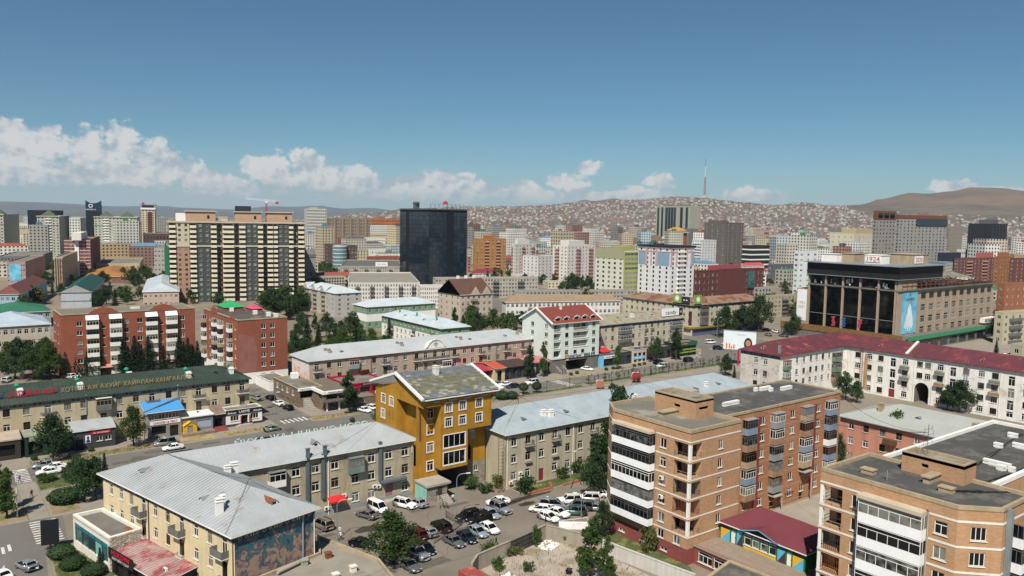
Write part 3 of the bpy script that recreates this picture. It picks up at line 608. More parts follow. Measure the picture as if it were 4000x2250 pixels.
# ------ people
SKINM=mat('skin','b07a5c',.6,.05);HAIRM=mat('hair','14100d',.6,.1);SHOEM=mat('shoe','1a1817',.6,.1)
CLOTH={n:mat('cloth_'+n,c,.9,.08)for n,c in(('white','d9d9d6'),('black','17171a'),('navy','22304d'),('blue','3f5fa8'),('red','9c3a38'),('pink','b98a86'),('grey','6b6d70'),('jean','33445a'))}
PMESH={}
def person_mesh(pose):
 J={'pel':(0,0,.92,.125,.1),'sp':(0,0,1.12,.12,.09),'ch':(0,.0,1.33,.16,.1),'nk':(0,.01,1.5,.055,.055),'hd':(0,-.01,1.6,.085,.095),'tp':(0,.0,1.71,.075,.085)}
 sw={'walk':.24,'stand':.03,'wait':.05}[pose]
 for s,n in((-1,'l'),(1,'r')):
  f=s*sw;J[n+'h']=(s*.09,0,.88,.09,.09);J[n+'k']=(s*.1,-f*.7-.02,.49,.06,.06);J[n+'a']=(s*.1,-f*1.4+(.06 if f<0 else 0),.09,.042,.045);J[n+'t']=(s*.11,-f*1.4-.15,.045,.035,.03)
  J[n+'s']=(s*.19,0,1.42,.055,.055);J[n+'e']=(s*.25,f*.5+.03,1.15,.042,.042);J[n+'w']=(s*.24,f*.9-.06,.93,.028,.03);J[n+'f']=(s*.235,f*1.0-.09,.83,.035,.022)
  if pose=='wait':J[n+'w']=(s*.12,-.2,1.08,.028,.03);J[n+'f']=(s*.04,-.24,1.12,.035,.025)
 E=[('pel','sp'),('sp','ch'),('ch','nk'),('nk','hd'),('hd','tp')]
 for n in 'lr':E+=[('pel',n+'h'),(n+'h',n+'k'),(n+'k',n+'a'),(n+'a',n+'t'),('ch',n+'s'),(n+'s',n+'e'),(n+'e',n+'w'),(n+'w',n+'f')]
 names=list(J);me=bpy.data.meshes.new('skel');me.from_pydata([J[n][:3]for n in names],[(names.index(a),names.index(b))for a,b in E],[])
 o=bpy.data.objects.new('skel',me);C.objects.link(o);md=o.modifiers.new('s','SKIN')
 for i,n in enumerate(names):me.skin_vertices[0].data[i].radius=J[n][3:];me.skin_vertices[0].data[i].use_root=(n=='pel')
 o.modifiers.new('u','SUBSURF').levels=1
 dg=bpy.context.evaluated_depsgraph_get();r=bpy.data.meshes.new_from_object(o.evaluated_get(dg));bpy.data.objects.remove(o)
 for _ in range(5):r.materials.append(SKINM)
 for p in r.polygons:
  c=p.center;i=0
  if c.z<.09:i=4
  elif c.z<.93 and abs(c.x)<.21 and not(pose!='wait' and abs(c.x)>.2):i=2
  elif c.z<1.47 and not(abs(c.x)>.2 and c.z<.97):i=1
  if c.z>1.66 or(c.z>1.55 and c.y>.025):i=3
  p.material_index=i;p.use_smooth=True
 r.materials[3]=HAIRM;r.materials[4]=SHOEM;return r
def person(p,heading,top,legs,pose,label,group='people walking outdoors'):
 if pose not in PMESH:PMESH[pose]=person_mesh(pose)
 o=link('person',PMESH[pose],None,(p[0],p[1],p[2]if len(p)>2 else 0.012),math.radians(heading));tag(o,label,'person',group)
 for i,c in((1,top),(2,legs)):o.material_slots[i].link='OBJECT';o.material_slots[i].material=CLOTH[c]
 return o
# ------ street lamps
def street_lamp(p,h,arm,ang,label,col='zinc',group='street lamps',r=.09,plain=False):
 o=empty('street_lamp',(p[0],p[1],0),label,'street lamp',group,math.radians(ang))
 mb=MB();mb.tube((0,0,0),(0,0,h*.88),r,8,0,r*.7);mb.tube((0,0,0),(0,0,.7),r*1.5,8,0);link('pole',mb.mesh('pole',[M[col]]),o)
 a=MB();pts=[(0,h*.88),(arm*.12,h*.94),(arm*.4,h*.985),(arm,h)]
 for(x0,z0),(x1,z1)in zip(pts,pts[1:]):a.tube((x0,0,z0),(x1,0,z1),r*.6,6)
 link('arm',a.mesh('arm',[M[col]]),o)
 l=MB();l.obox((arm+.25,0,h+.02),(.38,0,.03),(0,.13,0),(0,0,.07));l.quad([(arm-.05,-.1,h-.075),(arm-.05,.1,h-.075),(arm+.55,.1,h-.04),(arm+.55,-.1,h-.04)],1);link('lamp_head',l.mesh('lamp_head',[M['ac'],M['lampclear']]),o)
 return o
# ------ the setting: ground, streets, hills
def hor(px):return 848+(px-2000)*math.tan(ROL)
def sheet(name,poly,z,m,kind='structure'):
 mb=MB();mb.quad([(p[0],p[1],z)for p in poly]);o=mb.build(name,[m]);o['kind']=kind;return o
def slab(name,poly,h,m,mk=None,kind='structure'):
 mb=MB();mb.prism(poly,-.05,h,1,0);o=mb.build(name,[m,mk or M['kerb']]);o['kind']=kind;return o
def ground():
 gm=mat('city_ground','817769',.95,.14,scale=.05,fine=.1,bump=.1,col2='756d62',c2scale=.03,c2lo=.48,c2hi=.6)
 gm2=mat('far_ground','857a68',.95,.2,scale=.004,fine=.1,col2='5d6444',c2scale=.006,c2lo=.45,c2hi=.6)
 mb=MB();rs=[0,150,400,700,1200,3000,8000,15500];n=48
 for a,b in zip(rs,rs[1:]):
  for i in range(n):
   t,u=2*math.pi*i/n,2*math.pi*(i+1)/n
   q=[(a*math.cos(t),a*math.sin(t),0),(b*math.cos(t),b*math.sin(t),0),(b*math.cos(u),b*math.sin(u),0),(a*math.cos(u),a*math.sin(u),0)]
   mb.quad(q if a else q[1:]+q[:1],0 if b<=700 else 1)
 o=mb.build('ground',[gm,gm2]);o['kind']='structure'
 R=M['asphalt_road']
 sheet('road',[(-80,179.5),(17,180),(95,186.5),(155,189.8),(262,190),(262,201),(246,201.8),(190,199.4),(157,200.2),(100,200),(95,197.5),(95,193.2),(83,192.9),(70,190.6),(-80,190)],.006,R)
 sheet('road',[(72.8,190.8),(83,192.9),(81.5,198),(84.5,228),(91,262),(79,262),(75.5,228),(72.8,200)],.010,R)
 sheet('road',[(-60,96),(13.6,96),(13.8,131),(14.4,140),(18,141.5),(19,157),(-60,158)],.010,R)
 sheet('road',[(262,120),(296,120),(330,420),(262,420),(266,236),(250,206),(246,201.8),(262,190)],.010,R)
 sheet('road',[(262,186),(262,206),(420,214),(420,186)],.014,R)
 sheet('yard',[(44,98),(58,92),(92,92),(92,104),(126,118),(126,122.5),(92,122.5),(88,127),(76,130),(44,130)],.008,M['asphalt'])
 slab('pavement',[(-80,190.3),(66,191),(72,192.5),(72.4,203),(-80,203)],.12,M['pave'])
 slab('pavement',[(83,198.6),(96,198.4),(100,200.3),(157,200.5),(190,199.7),(246,202.2),(262,215),(262,226),(83.5,226)],.12,M['pave'])
 slab('pavement',[(95,172),(246,176),(246,186),(155,185.4),(95,183)],.10,M['pave'])
 slab('pavement',[(14.1,157.2),(17.2,157.2),(17.2,179.6),(14.1,179.6)],.08,M['pave'])
 slab('pavement',[(17.3,156.8),(30,157.6),(30,172),(17.3,172.6)],.10,M['pave'])
 slab('pavement',[(15.2,126),(26,118),(30,120),(24,143),(18.4,141.4),(15,138)],.10,M['pave'])
 slab('pavement',[(246,141),(262,141),(262,186),(246,186)],.10,M['pave'])
 slab('verge',[(16.5,190.5),(48,190.6),(48,194.6),(20,195)],.16,M['soil']);slab('verge',[(48.6,191.2),(56,191.3),(56,195.4),(48.6,195.6)],.16,M['yellow_grass_soil'])
 slab('verge',[(58.5,191.2),(69.5,191.6),(71,194.4),(58.5,195.2)],.16,M['yellow_grass_soil']);slab('verge',[(81.6,194),(85,193.1),(94,194),(94.2,195.2),(85,196.6),(81.5,196.6)],.16,M['yellow_grass_soil'])
 slab('verge',[(134,186.4),(170,186),(170,188.3),(134,187.8)],.18,M['grass']);slab('verge',[(173,187.6),(192,187),(212,187.2),(212,190.4),(173,190)],.18,M['grass'])
 slab('verge',[(214,187),(246,186.4),(246,189.2),(214,190)],.18,M['grass']);slab('verge',[(174,200.2),(186,199.8),(186,202.2),(174,202.6)],.17,M['yellow_grass_soil']);slab('verge',[(196,201),(220,201.6),(220,203.6),(196,203.4)],.17,M['soil'])
 slab('verge',[(17.4,172.8),(33,173.4),(33,180.2),(17.4,179.8)],.16,M['grass']);slab('verge',[(17.6,157.4),(22,157.7),(22,162.5),(17.6,163)],.17,M['soil']);slab('verge',[(-4,157.6),(13.9,157.6),(13.9,165),(-4,178)],.16,M['soil'])
 slab('verge',[(14.6,128),(19.2,124),(22,126),(18.6,138.2),(15.2,140)],.2,M['grass']);slab('verge',[(93,118.6),(118,118.6),(118,122.4),(93,122.4)],.16,M['grass'])
 slab('verge',[(108,104),(128,100.4),(128,118),(112,118)],.14,M['soil']);slab('verge',[(88.6,80),(92.6,76),(94.4,78),(94.4,97),(90,98)],.25,M['grass'])
 sheet('yard',[(67.4,66),(87.2,66),(87.2,104),(83.4,99.6),(67.4,96.4)],.016,mat('demolition_soil','a3978a',.95,.22,scale=.35,fine=.15,bump=.5,col2='8a7c66',c2scale=.25,c2lo=.5,c2hi=.62))
 sheet('yard',[(107,58),(172,58.6),(172,85.6),(107,85.6)],.012,mat('yard_concrete','978e80',.93,.16,scale=.2,fine=.1,bump=.1))
 sheet('yard',[(16,217),(78,217),(78,286),(16,286)],.012,mat('yard_grass','6b6b45',.95,.25,scale=.1,fine=.2,col2='8a7c60',c2scale=.08));sheet('yard',[(92,234),(174,233),(174,330),(92,330)],.012,MATS['yard_grass'])
 sheet('yard',[(360,100),(470,100),(470,163),(360,163)],.012,mat('plaza_stone','8f867a',.93,.12,scale=.2,fine=.1,brick=(1.2,1.2,.03,'7d7569',.05)))
 mk=MB()
 def bars(x0,y0,dx,dy,n,lx,ly,z=.02):
  for i in range(n):mk.quad([(x0+dx*i,y0+dy*i,z),(x0+dx*i+lx,y0+dy*i,z),(x0+dx*i+lx,y0+dy*i+ly,z),(x0+dx*i,y0+dy*i+ly,z)])
 bars(14.2,180.4,0,1.15,9,2.6,.5,.02);bars(13.8,145.2,0,1.15,10,4.0,.5);bars(4.5,140.6,.9,.65,7,.45,3.0);bars(74.3,195.2,1.25,.1,6,.55,3.6);bars(166.5,190.6,.0,1.1,8,3.6,.5)
 bars(266,210,1.6,.0,14,.6,4.0);bars(-40,185,6,0,9,3,.14);bars(100,194.8,8,.0,18,4,.14);bars(278,226,1.6,12,12,.16,5)
 mk.quad([(-30,158.3,.02),(8,158.3,.02),(8,158.5,.02),(-30,158.5,.02)]);mk.quad([(6,128,.02),(6.2,128,.02),(9,139,.02),(8.8,139,.02)])
 o=mk.build('road_markings',[M['marking']]);o['kind']='structure'
 pt=MB();cr_=MB();r=random.Random(5)
 for _ in range(70):
  x,y=r.choice(((r.uniform(50,92),r.uniform(100,128)),(r.uniform(-10,95),r.uniform(181,189)),(r.uniform(100,245),r.uniform(191,199)),(r.uniform(74,82),r.uniform(196,240))));a,b=r.uniform(.6,3.5),r.uniform(.4,1.4);t0=r.uniform(0,3.1)if r.random()<.3 else 0;c_,s_=math.cos(t0),math.sin(t0);pt.quad([(x+c_*u-s_*v,y+s_*u+c_*v,.017)for u,v in((-a,-b),(a,-b*r.uniform(.7,1)),(a*r.uniform(.8,1),b),(-a,b))]);q=Vector((x,y,.019));an=r.uniform(0,6.28)
  for _ in range(9):an+=r.uniform(-.5,.5);q2=q+Vector((math.cos(an),math.sin(an),0))*r.uniform(.6,1.5);cr_.bar(q,q2,.05,.004);q=q2
 for n_,mb_,c in(('asphalt_repairs',pt,'5d5852'),('asphalt_cracks',cr_,'3f3b37')):o=mb_.build(n_,[mat(n_,c,.93,.15,scale=.8)]);o['kind']='structure'
 st=MB();r=random.Random(3)
 for cx,cy,rx,ry in((61,120.5,3.2,1.5),(63.5,119.2,2.0,.9),(56.5,117.5,1.2,.6),(90.6,114.5,2.2,1.0),(92.5,117.2,7.5,.9),(88,116.4,3,.6)):
  st.quad([(cx+rx*math.cos(t)*r.uniform(.7,1.1),cy+ry*math.sin(t)*r.uniform(.7,1.1),.02)for t in(2*math.pi*i/18 for i in range(18))])
 o=st.build('wet_patches',[mat('wet_asphalt','3d3831',.35,.1,spec=.5)]);o['kind']='structure'
ground()
RIDGE=[(700,905),(900,880),(1200,858),(1400,832),(1640,814),(1822,806),(2000,807),(2120,803),(2217,793),(2330,791),(2408,783),(2505,780),(2602,771),(2660,770),(2738,774),(2815,783),(2893,791),(3000,802),(3050,799),(3105,792),(3145,793),(3233,803),(3350,802),(3600,812),(4000,822),(4700,826)]
PEAK=[(3000,850),(3150,815),(3350,800),(3427,778),(3543,754),(3602,758),(3699,748),(3776,733),(3873,735),(4000,748),(4300,770),(4800,800)]
FARP=[(2050,835),(2230,793),(2275,780),(2310,786),(2370,780),(2390,773),(2410,780),(2500,800),(2650,830)]
LEFTH=[(-900,795),(-300,790),(0,787),(150,790),(300,797),(380,804),(470,806),(640,805),(720,812),(900,818),(1060,806),(1150,808),(1240,803),(1340,815),(1440,812),(1540,822),(1900,834),(2100,838)]
def interp(T,x):
 if x<=T[0][0]:return T[0][1]
 for(a,b),(c,d)in zip(T,T[1:]):
  if x<=c:
   t=(x-a)/(c-a);t=t*t*(3-2*t);return b+(d-b)*t
 return T[-1][1]
def wob(x,y,s):return math.sin(x/s+1.3*math.sin(y/s*.7))*math.cos(y/s*1.1+.8*math.sin(x/s*.6))
def hill_z(px,d,T,d0,dr,bump):
 """height of a hill range: rises from the plain at d0 to its crest line at dr"""
 sec=math.sqrt(1+((px-2000)/3100)**2);zr=CAMZ+(hor(px)-interp(T,px))/3100*dr/sec
 t=(d-d0)/(dr-d0)
 if t<=0:return-2
 p=polar(px,d);bump*=max(0,min(1,zr/70))
 if t<=1:return zr*(t**1.35)*(1)+bump*wob(p.x,p.y,170)*math.sin(math.pi*min(t,1))+bump*.4*wob(p.y,p.x,63)*math.sin(math.pi*t)
 return zr*(1-.5*(t-1))
def hill(name,T,d0,dr,dend,p0,p1,dp,nd,bump,m):
 mb=MB();cols=[];px=p0
 while px<=p1:
  cols.append([(lambda q:(q.x,q.y,hill_z(px,d,T,d0,dr,bump)))(polar(px,d))for d in([d0-60]+[d0+(dr-d0)*i/nd for i in range(nd+1)]+[dr+(dend-dr)*i/3 for i in range(1,4)])]);px+=dp
 n=len(cols[0]);v=[p for c in cols for p in c];fc=[]
 for i in range(len(cols)-1):
  for j in range(n-1):fc.append((i*n+j,(i+1)*n+j,(i+1)*n+j+1,i*n+j+1))
 me=bpy.data.meshes.new(name);me.from_pydata(v,[],fc);me.materials.append(m);me.polygons.foreach_set('use_smooth',[True]*len(fc));me.update()
 o=link(name,me);o['kind']='structure';return o
HD0,HDR=1250,3000
hill('hillside',RIDGE,HD0,HDR,3900,700,4700,25,26,9,mat('hill_soil','6a6259',.95,.2,scale=.01,fine=.1,col2='5c584b',c2scale=.006,c2lo=.45,c2hi=.6))
hill('mountain',PEAK,3100,6200,8200,2900,4900,30,22,22,mat('mountain_grass','72604f',.95,.22,scale=.003,fine=.05,col2='5a5344',c2scale=.002,c2lo=.42,c2hi=.62))
hill('distant_peak',FARP,7000,9500,11000,2000,2700,20,8,15,MATS['mountain_grass'])
hill('distant_hills',LEFTH,8000,13500,15000,-900,2150,40,10,25,mat('far_hill_forest','565c5e',.95,.2,scale=.002,fine=0))
def haze():
 mb=MB();c=polar(2000,3000);R=19000;mb.box(c.x-R,c.x+R,c.y-R,c.y+R,-6,470)
 m=bpy.data.materials.new('haze_air');m.use_nodes=True;N=m.node_tree.nodes;N.clear()
 o=N.new('ShaderNodeOutputMaterial');v=N.new('ShaderNodeVolumePrincipled');v.inputs['Color'].default_value=(.74,.86,1.0,1);v.inputs['Density'].default_value=4.0e-5;v.inputs['Anisotropy'].default_value=.1
 m.node_tree.links.new(v.outputs[0],o.inputs['Volume']);b=mb.build('haze',[m]);b['kind']='stuff';b['label']='thin summer haze over the whole city';return b
# ------ near buildings
M['balcony_grey']=mat('balcony_grey','6b6a66',.8,.15,streak=.2);M['railing_dark']=mat('railing_dark','3b3c3c',.6,.1)
def frieze(b,f,z,h=.75,u0=0.0,u1=None,m='frieze_dark',mo='frieze_light',step=2.6,name='frieze'):
 """painted frieze band under the eaves with raised chevrons and rings"""
 u1=u1 or f['L'];mb=MB();P=lambda u,zz,d:(*b.fpt(f,u,d),zz)
 mb.quad([P(u0,z,.03),P(u1,z,.03),P(u1,z+h,.03),P(u0,z+h,.03)],0);mb.quad([P(u0,z,.03),P(u1,z,.03),P(u1,z,0),P(u0,z,0)][::-1],0)
 u=u0+.4;k=0
 def strip(a,c,t=.09):
  (ua,za),(uc,zc)=a,c;d=math.hypot(uc-ua,zc-za);nx,nz=-(zc-za)/d*t/2,(uc-ua)/d*t/2
  mb.quad([P(ua-nx,za-nz,.05),P(uc-nx,zc-nz,.05),P(uc+nx,zc+nz,.05),P(ua+nx,za+nz,.05)],1)
 while u+.9<u1:
  zc=z+h/2;r=h*.32
  if k%4==0:
   for i in range(8):strip((u+.4+r*math.cos(i*.785),zc+r*math.sin(i*.785)),(u+.4+r*math.cos((i+1)*.785),zc+r*math.sin((i+1)*.785)))
  elif k%4==2:mb.quad([P(u+.1,zc-r,.05),P(u+.3,zc-r,.05),P(u+.3,zc+r,.05),P(u+.1,zc+r,.05)],1);mb.quad([P(u+.5,zc-r,.05),P(u+.7,zc-r,.05),P(u+.7,zc+r,.05),P(u+.5,zc+r,.05)],1)
  else:
   s_=1 if k%4==1 else-1
   for o_ in(0,.3):strip((u+.3*s_+.4+o_-.2,zc-r),(u+.4+o_-.2+.0,zc));strip((u+.4+o_-.2,zc),(u+.3*s_+.4+o_-.2,zc+r))
  u+=.95;k+=1
 return mb.build(name,[M[m],M[mo]],b.root)
M['frieze_dark']=mat('frieze_dark','3d3f43',.85,.12);M['frieze_light']=mat('frieze_light','a6a8a6',.85,.08)
ROOFZ=mat('roof_zinc_sheet','a3a7a8',.6,.10,scale=.25,metal=.05,spec=.4,fine=.05,streak=.0,col2='8f7660',c2scale=.3,c2lo=.6,c2hi=.74)
ROOFZ2=mat('roof_zinc_blue','9ea9ae',.55,.10,scale=.25,metal=.05,spec=.4,fine=.05,col2='96a0a4',c2scale=.3,c2lo=.5,c2hi=.66)
FELT=mat('roof_felt','4c4b48',.9,.16,scale=.25,fine=.12,bump=.2,col2='716d64',c2scale=.2,c2lo=.5,c2hi=.66);FELT2=mat('roof_felt_light','716e64',.9,.14,scale=.2,fine=.12,bump=.2,col2='8d897c',c2scale=.15)
def mural_mat(name,cols,scale,seed):
 m=bpy.data.materials.new(name);MATS[name]=m;m.use_nodes=True;nt=m.node_tree;N=nt.nodes;L=nt.links;b=N['Principled BSDF'];b.inputs['Roughness'].default_value=.85
 uv=N.new('ShaderNodeUVMap');uv.uv_map='UVMap';mp=N.new('ShaderNodeMapping');mp.inputs['Location'].default_value=(seed,seed*.7,0);L.new(uv.outputs[0],mp.inputs[0])
 n=N.new('ShaderNodeTexNoise');n.inputs['Scale'].default_value=scale;n.inputs['Detail'].default_value=5;n.inputs['Roughness'].default_value=.55;n.inputs['Distortion'].default_value=1.6;L.new(mp.outputs[0],n.inputs['Vector']);sx=N.new('ShaderNodeSeparateXYZ');L.new(uv.outputs[0],sx.inputs[0]);k1=N.new('ShaderNodeMath');k1.operation='MULTIPLY_ADD';L.new(sx.outputs[1],k1.inputs[0]);k1.inputs[1].default_value=-.026;k1.inputs[2].default_value=.31;k2=N.new('ShaderNodeMath');k2.operation='MULTIPLY_ADD';L.new(n.outputs[0],k2.inputs[0]);k2.inputs[1].default_value=.72;L.new(k1.outputs[0],k2.inputs[2])
 r=N.new('ShaderNodeValToRGB');r.color_ramp.interpolation='B_SPLINE';e=r.color_ramp.elements
 while len(e)<len(cols):e.new(.5)
 for i,(p,c)in enumerate(cols):e[i].position=p;e[i].color=(*lin(c),1)
 L.new(k2.outputs[0],r.inputs[0]);L.new(r.outputs[0],b.inputs['Base Color']);return m
def corner_block():
 W1,W2,W3,V,E1,E2=(23.1,141.2),(32.6,104.1),(45.4,107.5),(40.8,130.8),(75.4,130.8),(75.4,142.2)
 b=Bld('apartment_block',(40,125,0),'cream three-storey corner block with pale grey sheet-metal hip roof and a painted gable wall')
 cream=mat('plaster_cream_sunlit','cdbc97',.9,.10,streak=.16,bump=.08);tan_shaded=mat('plaster_tan_shaded','aca18a',.9,.12,streak=.25,bump=.1,col2='9a8d75',c2scale=.25,c2lo=.55,c2hi=.68)  # left wall lighter, the others darker: sun and shade put into the plaster colours
 mur=mural_mat('street_mural',[(.3,'14181c'),(.37,'24406a'),(.42,'3a7a70'),(.46,'2a2c34'),(.5,'7a6472'),(.55,'96806a'),(.63,'a08a70'),(.72,'39323a'),(.8,'9aa4a8')],.6,3.0)
 fl=b.face(W1,W2,0,11,0);fm=b.face(W2,W3,0,11,2);fi=b.face(W3,V,0,11,1);fw=b.face(V,E1,0,11,1);b.face(E1,E2,0,11,1);b.face(E2,W1,0,11,1)
 us=[2.8,6.2,9.6,13.4,17,20.7,24.6,28.5,32.2,35.8]
 for i,u in enumerate(us):
  dr=i in(3,6,9)
  if dr:
   window(b,fl,u,7.55,1.25,2.5,'2t',sill=None);window(b,fl,u,4.2,1.3,2.5,'2t',fm='dark_frame',sill=None)
   balcony(b,fl,u-.35,7.5,2.9,1.15,1.05,'balcony_grey','sill');balcony(b,fl,u-.2,4.15,1.8,.5,.35,'concrete','sill')
  else:
   window(b,fl,u,8.25,1.15,1.65,'2t',fm=('white_frame','tan_frame')[i%3==2]);window(b,fl,u,4.85,1.15,1.65,'2t',fm=('white_frame','dark_frame')[i==5])
  if i not in(3,4,5):window(b,fl,u,1.3,1.15,1.7,'2t',fm=('white_frame','brown_frame')[i%3==1])
 P=b.fpt(fl,11.6,.02)
 mb=MB();q=lambda u,z:(*b.fpt(fl,u,.03),z);mb.quad([q(11.1,.3),q(19.4,.3),q(18.9,3.1),q(16.5,4.0),q(11.1,4.2)]);b.part('painted_panel',mb,[mat('plaster_pale_blue','9fc3da',.85,.06,streak=.1)])
 frieze(b,fl,9.95,.8);frieze(b,fm,9.95,.8)
 pipe(b,fl,15.1,0,10.6,'dark_frame');pipe(b,fl,38.0,0,10.6,'brown_frame');pipe(b,fm,11.0,0,11,'zinc',.14);pipe(b,fm,13.0,0,10.6,'white_paint')
 cols=[7.4,11.0,14.6,18.3,22.3,25.6,29.2,32.7]
 for i,u in enumerate(cols):
  for k,z in enumerate((8.1,4.75,1.3)):
   if i in(0,4)and k==0:continue
   if i==6 and k==2:continue
   if i==2 and k==2:continue
   window(b,fw,u,z,1.45,1.75,'2t',fm='white_frame' if(i+k)%4 else 'tan_frame')
 for u in(7.4,22.3):window(b,fw,u,7.6,1.4,2.3,'2t',sill=None)
 M['green_panel']=mat('green_panel','6f8578',.8,.15,streak=.2)
 loggia(b,fw,7.4,7.2,2.9,1.0,1.0,1.6,'white_paint','white_frame',3);loggia(b,fw,22.3,7.0,2.9,1.0,1.1,1.6,'green_panel','grey_metal',4)
 door(b,fw,29.3,.2,1.5,3.2,'pink_door');mb=MB();x,y=b.fpt(fw,29.3,.0);mb.box(x-1.2,x+1.2,y-1.4,y,0,.3);b.part('doorstep',mb,[M['concrete']])
 mb=MB();x,y=b.fpt(fw,29.8,0);mb.box(x-2.6,x+2.8,y-1.1,y,4.05,4.25);mb.box(x-2.6,x+2.8,y-1.1,y-1.02,3.85,4.06);b.part('canopy',mb,[M['zinc_dark']])
 for u in(13.0,15.9,27.3):
  mb=MB();x,y=b.fpt(fw,u,0);mb.box(x-.3,x+.3,y-.45,y,3.2 if u<20 else 4.3,11.4 if u<20 else 11.8,0)
  if u<14:mb.bar((x,y-.22,3.3),(x-.9,y-.22,1.6),.5,.4);mb.box(x-1.2,x-.6,y-.4,y,.5,1.7)
  b.part('air_duct',mb,[M['zinc_dark']])
 pipe(b,fw,17.0,0,10.8,'white_paint');pipe(b,fw,34.2,8.5,10.9,'white_paint')
 mb=MB();x,y=b.fpt(fw,18.3,0);mb.quad([(x-1.6,y-1.3,2.5),(x+1.6,y-1.3,2.5),(x+1.6,y-.02,3.2),(x-1.6,y-.02,3.2)]);mb.quad([(x-1.6,y-1.3,2.2),(x+1.6,y-1.3,2.2),(x+1.6,y-1.3,2.5),(x-1.6,y-1.3,2.5)]);b.part('awning',mb,[mat('red_awning','c0282c',.7,.05)])
 for f,u,z in((fw,16.6,.9),(fw,20.0,2.6),(fl,4.2,5.0),(fw,27.0,2.9),(fw,26.2,3.1)):b.on(f,'air_conditioner',ac_mesh(),u,z)
 mb=MB();q=lambda u,z:(*b.fpt(fw,u,.06),z);mb.quad([q(0,0),q(34.6,0),q(34.6,.9),q(0,.9)]);mb.quad([q(0,.9),q(34.6,.9),(*b.fpt(fw,34.6,0),.9),(*b.fpt(fw,0,0),.9)]);b.part('plinth',mb,[mat('plinth_grey','8a9092',.9,.12,streak=.15)])
 b.walls([cream,tan_shaded,mur])
 ze,zr=11.1,14.0;C1,C2,C3,Vv,We1,We2=(22.3,142.1,ze),(31.9,103.3,ze),(46.2,107.0,ze),(41.3,130.1,ze),(76.1,130.1,ze),(76.1,142.9,ze)
 A1,A2,B=(37.9,113.9,zr),(31.9,136.8,zr),(70.2,136.5,zr)
 r=roof_faces(b,[[C1,C2,A1,A2],[C2,C3,A1],[C3,Vv,A2,A1],[Vv,We1,B,A2],[We1,We2,B],[We2,C1,A2,B]],ROOFZ,.22,.75)
 dx,dy=-.968,-.25
 for t,zz in((8.5,12.2),(27.0,12.0)):
  p=Vector(C1).lerp(Vector(C2),t/40.0);dormer(b,r,p.x+3.1,p.y+.8,zz-.35,(dx,dy),.9,1.0,2.2)
 p=Vector(C2).lerp(Vector(C3),.62);dormer(b,r,p.x-.9,p.y+3.4,12.0,(.25,-.968),1.2,1.05,2.4,rm='rust');dormer(b,r,56.4,132.9,12.1,(0,-1),1.3,1.1,2.4)
 chimney(b,r,32.6,110.6,12.4,1.0,.7,1.3);chimney(b,r,33.4,111.9,12.9,.8,.6,.7);chimney(b,r,40.2,128.0,12.0,1.2,.7,1.0);chimney(b,r,38.9,127.2,12.2,1.0,.5,.7)
 for x,y,z in((53.8,130.2,11.2),(57,130.2,11.2)):mb=MB();mb.box(x-.3,x+.3,y-.1,y+.4,z-.3,z+1.5);mb.box(x-.4,x+.4,y-.2,y+.5,z+1.6,z+1.7);mb.build('vent_pipe',[M['zinc_dark']],r)
 return b
M['pink_door']=mat('pink_door','9a6f78',.7,.1,streak=.2);M['zinc_dark']=mat('zinc_dark','6a7378',.55,.15,metal=.3,streak=.2)
corner_block()
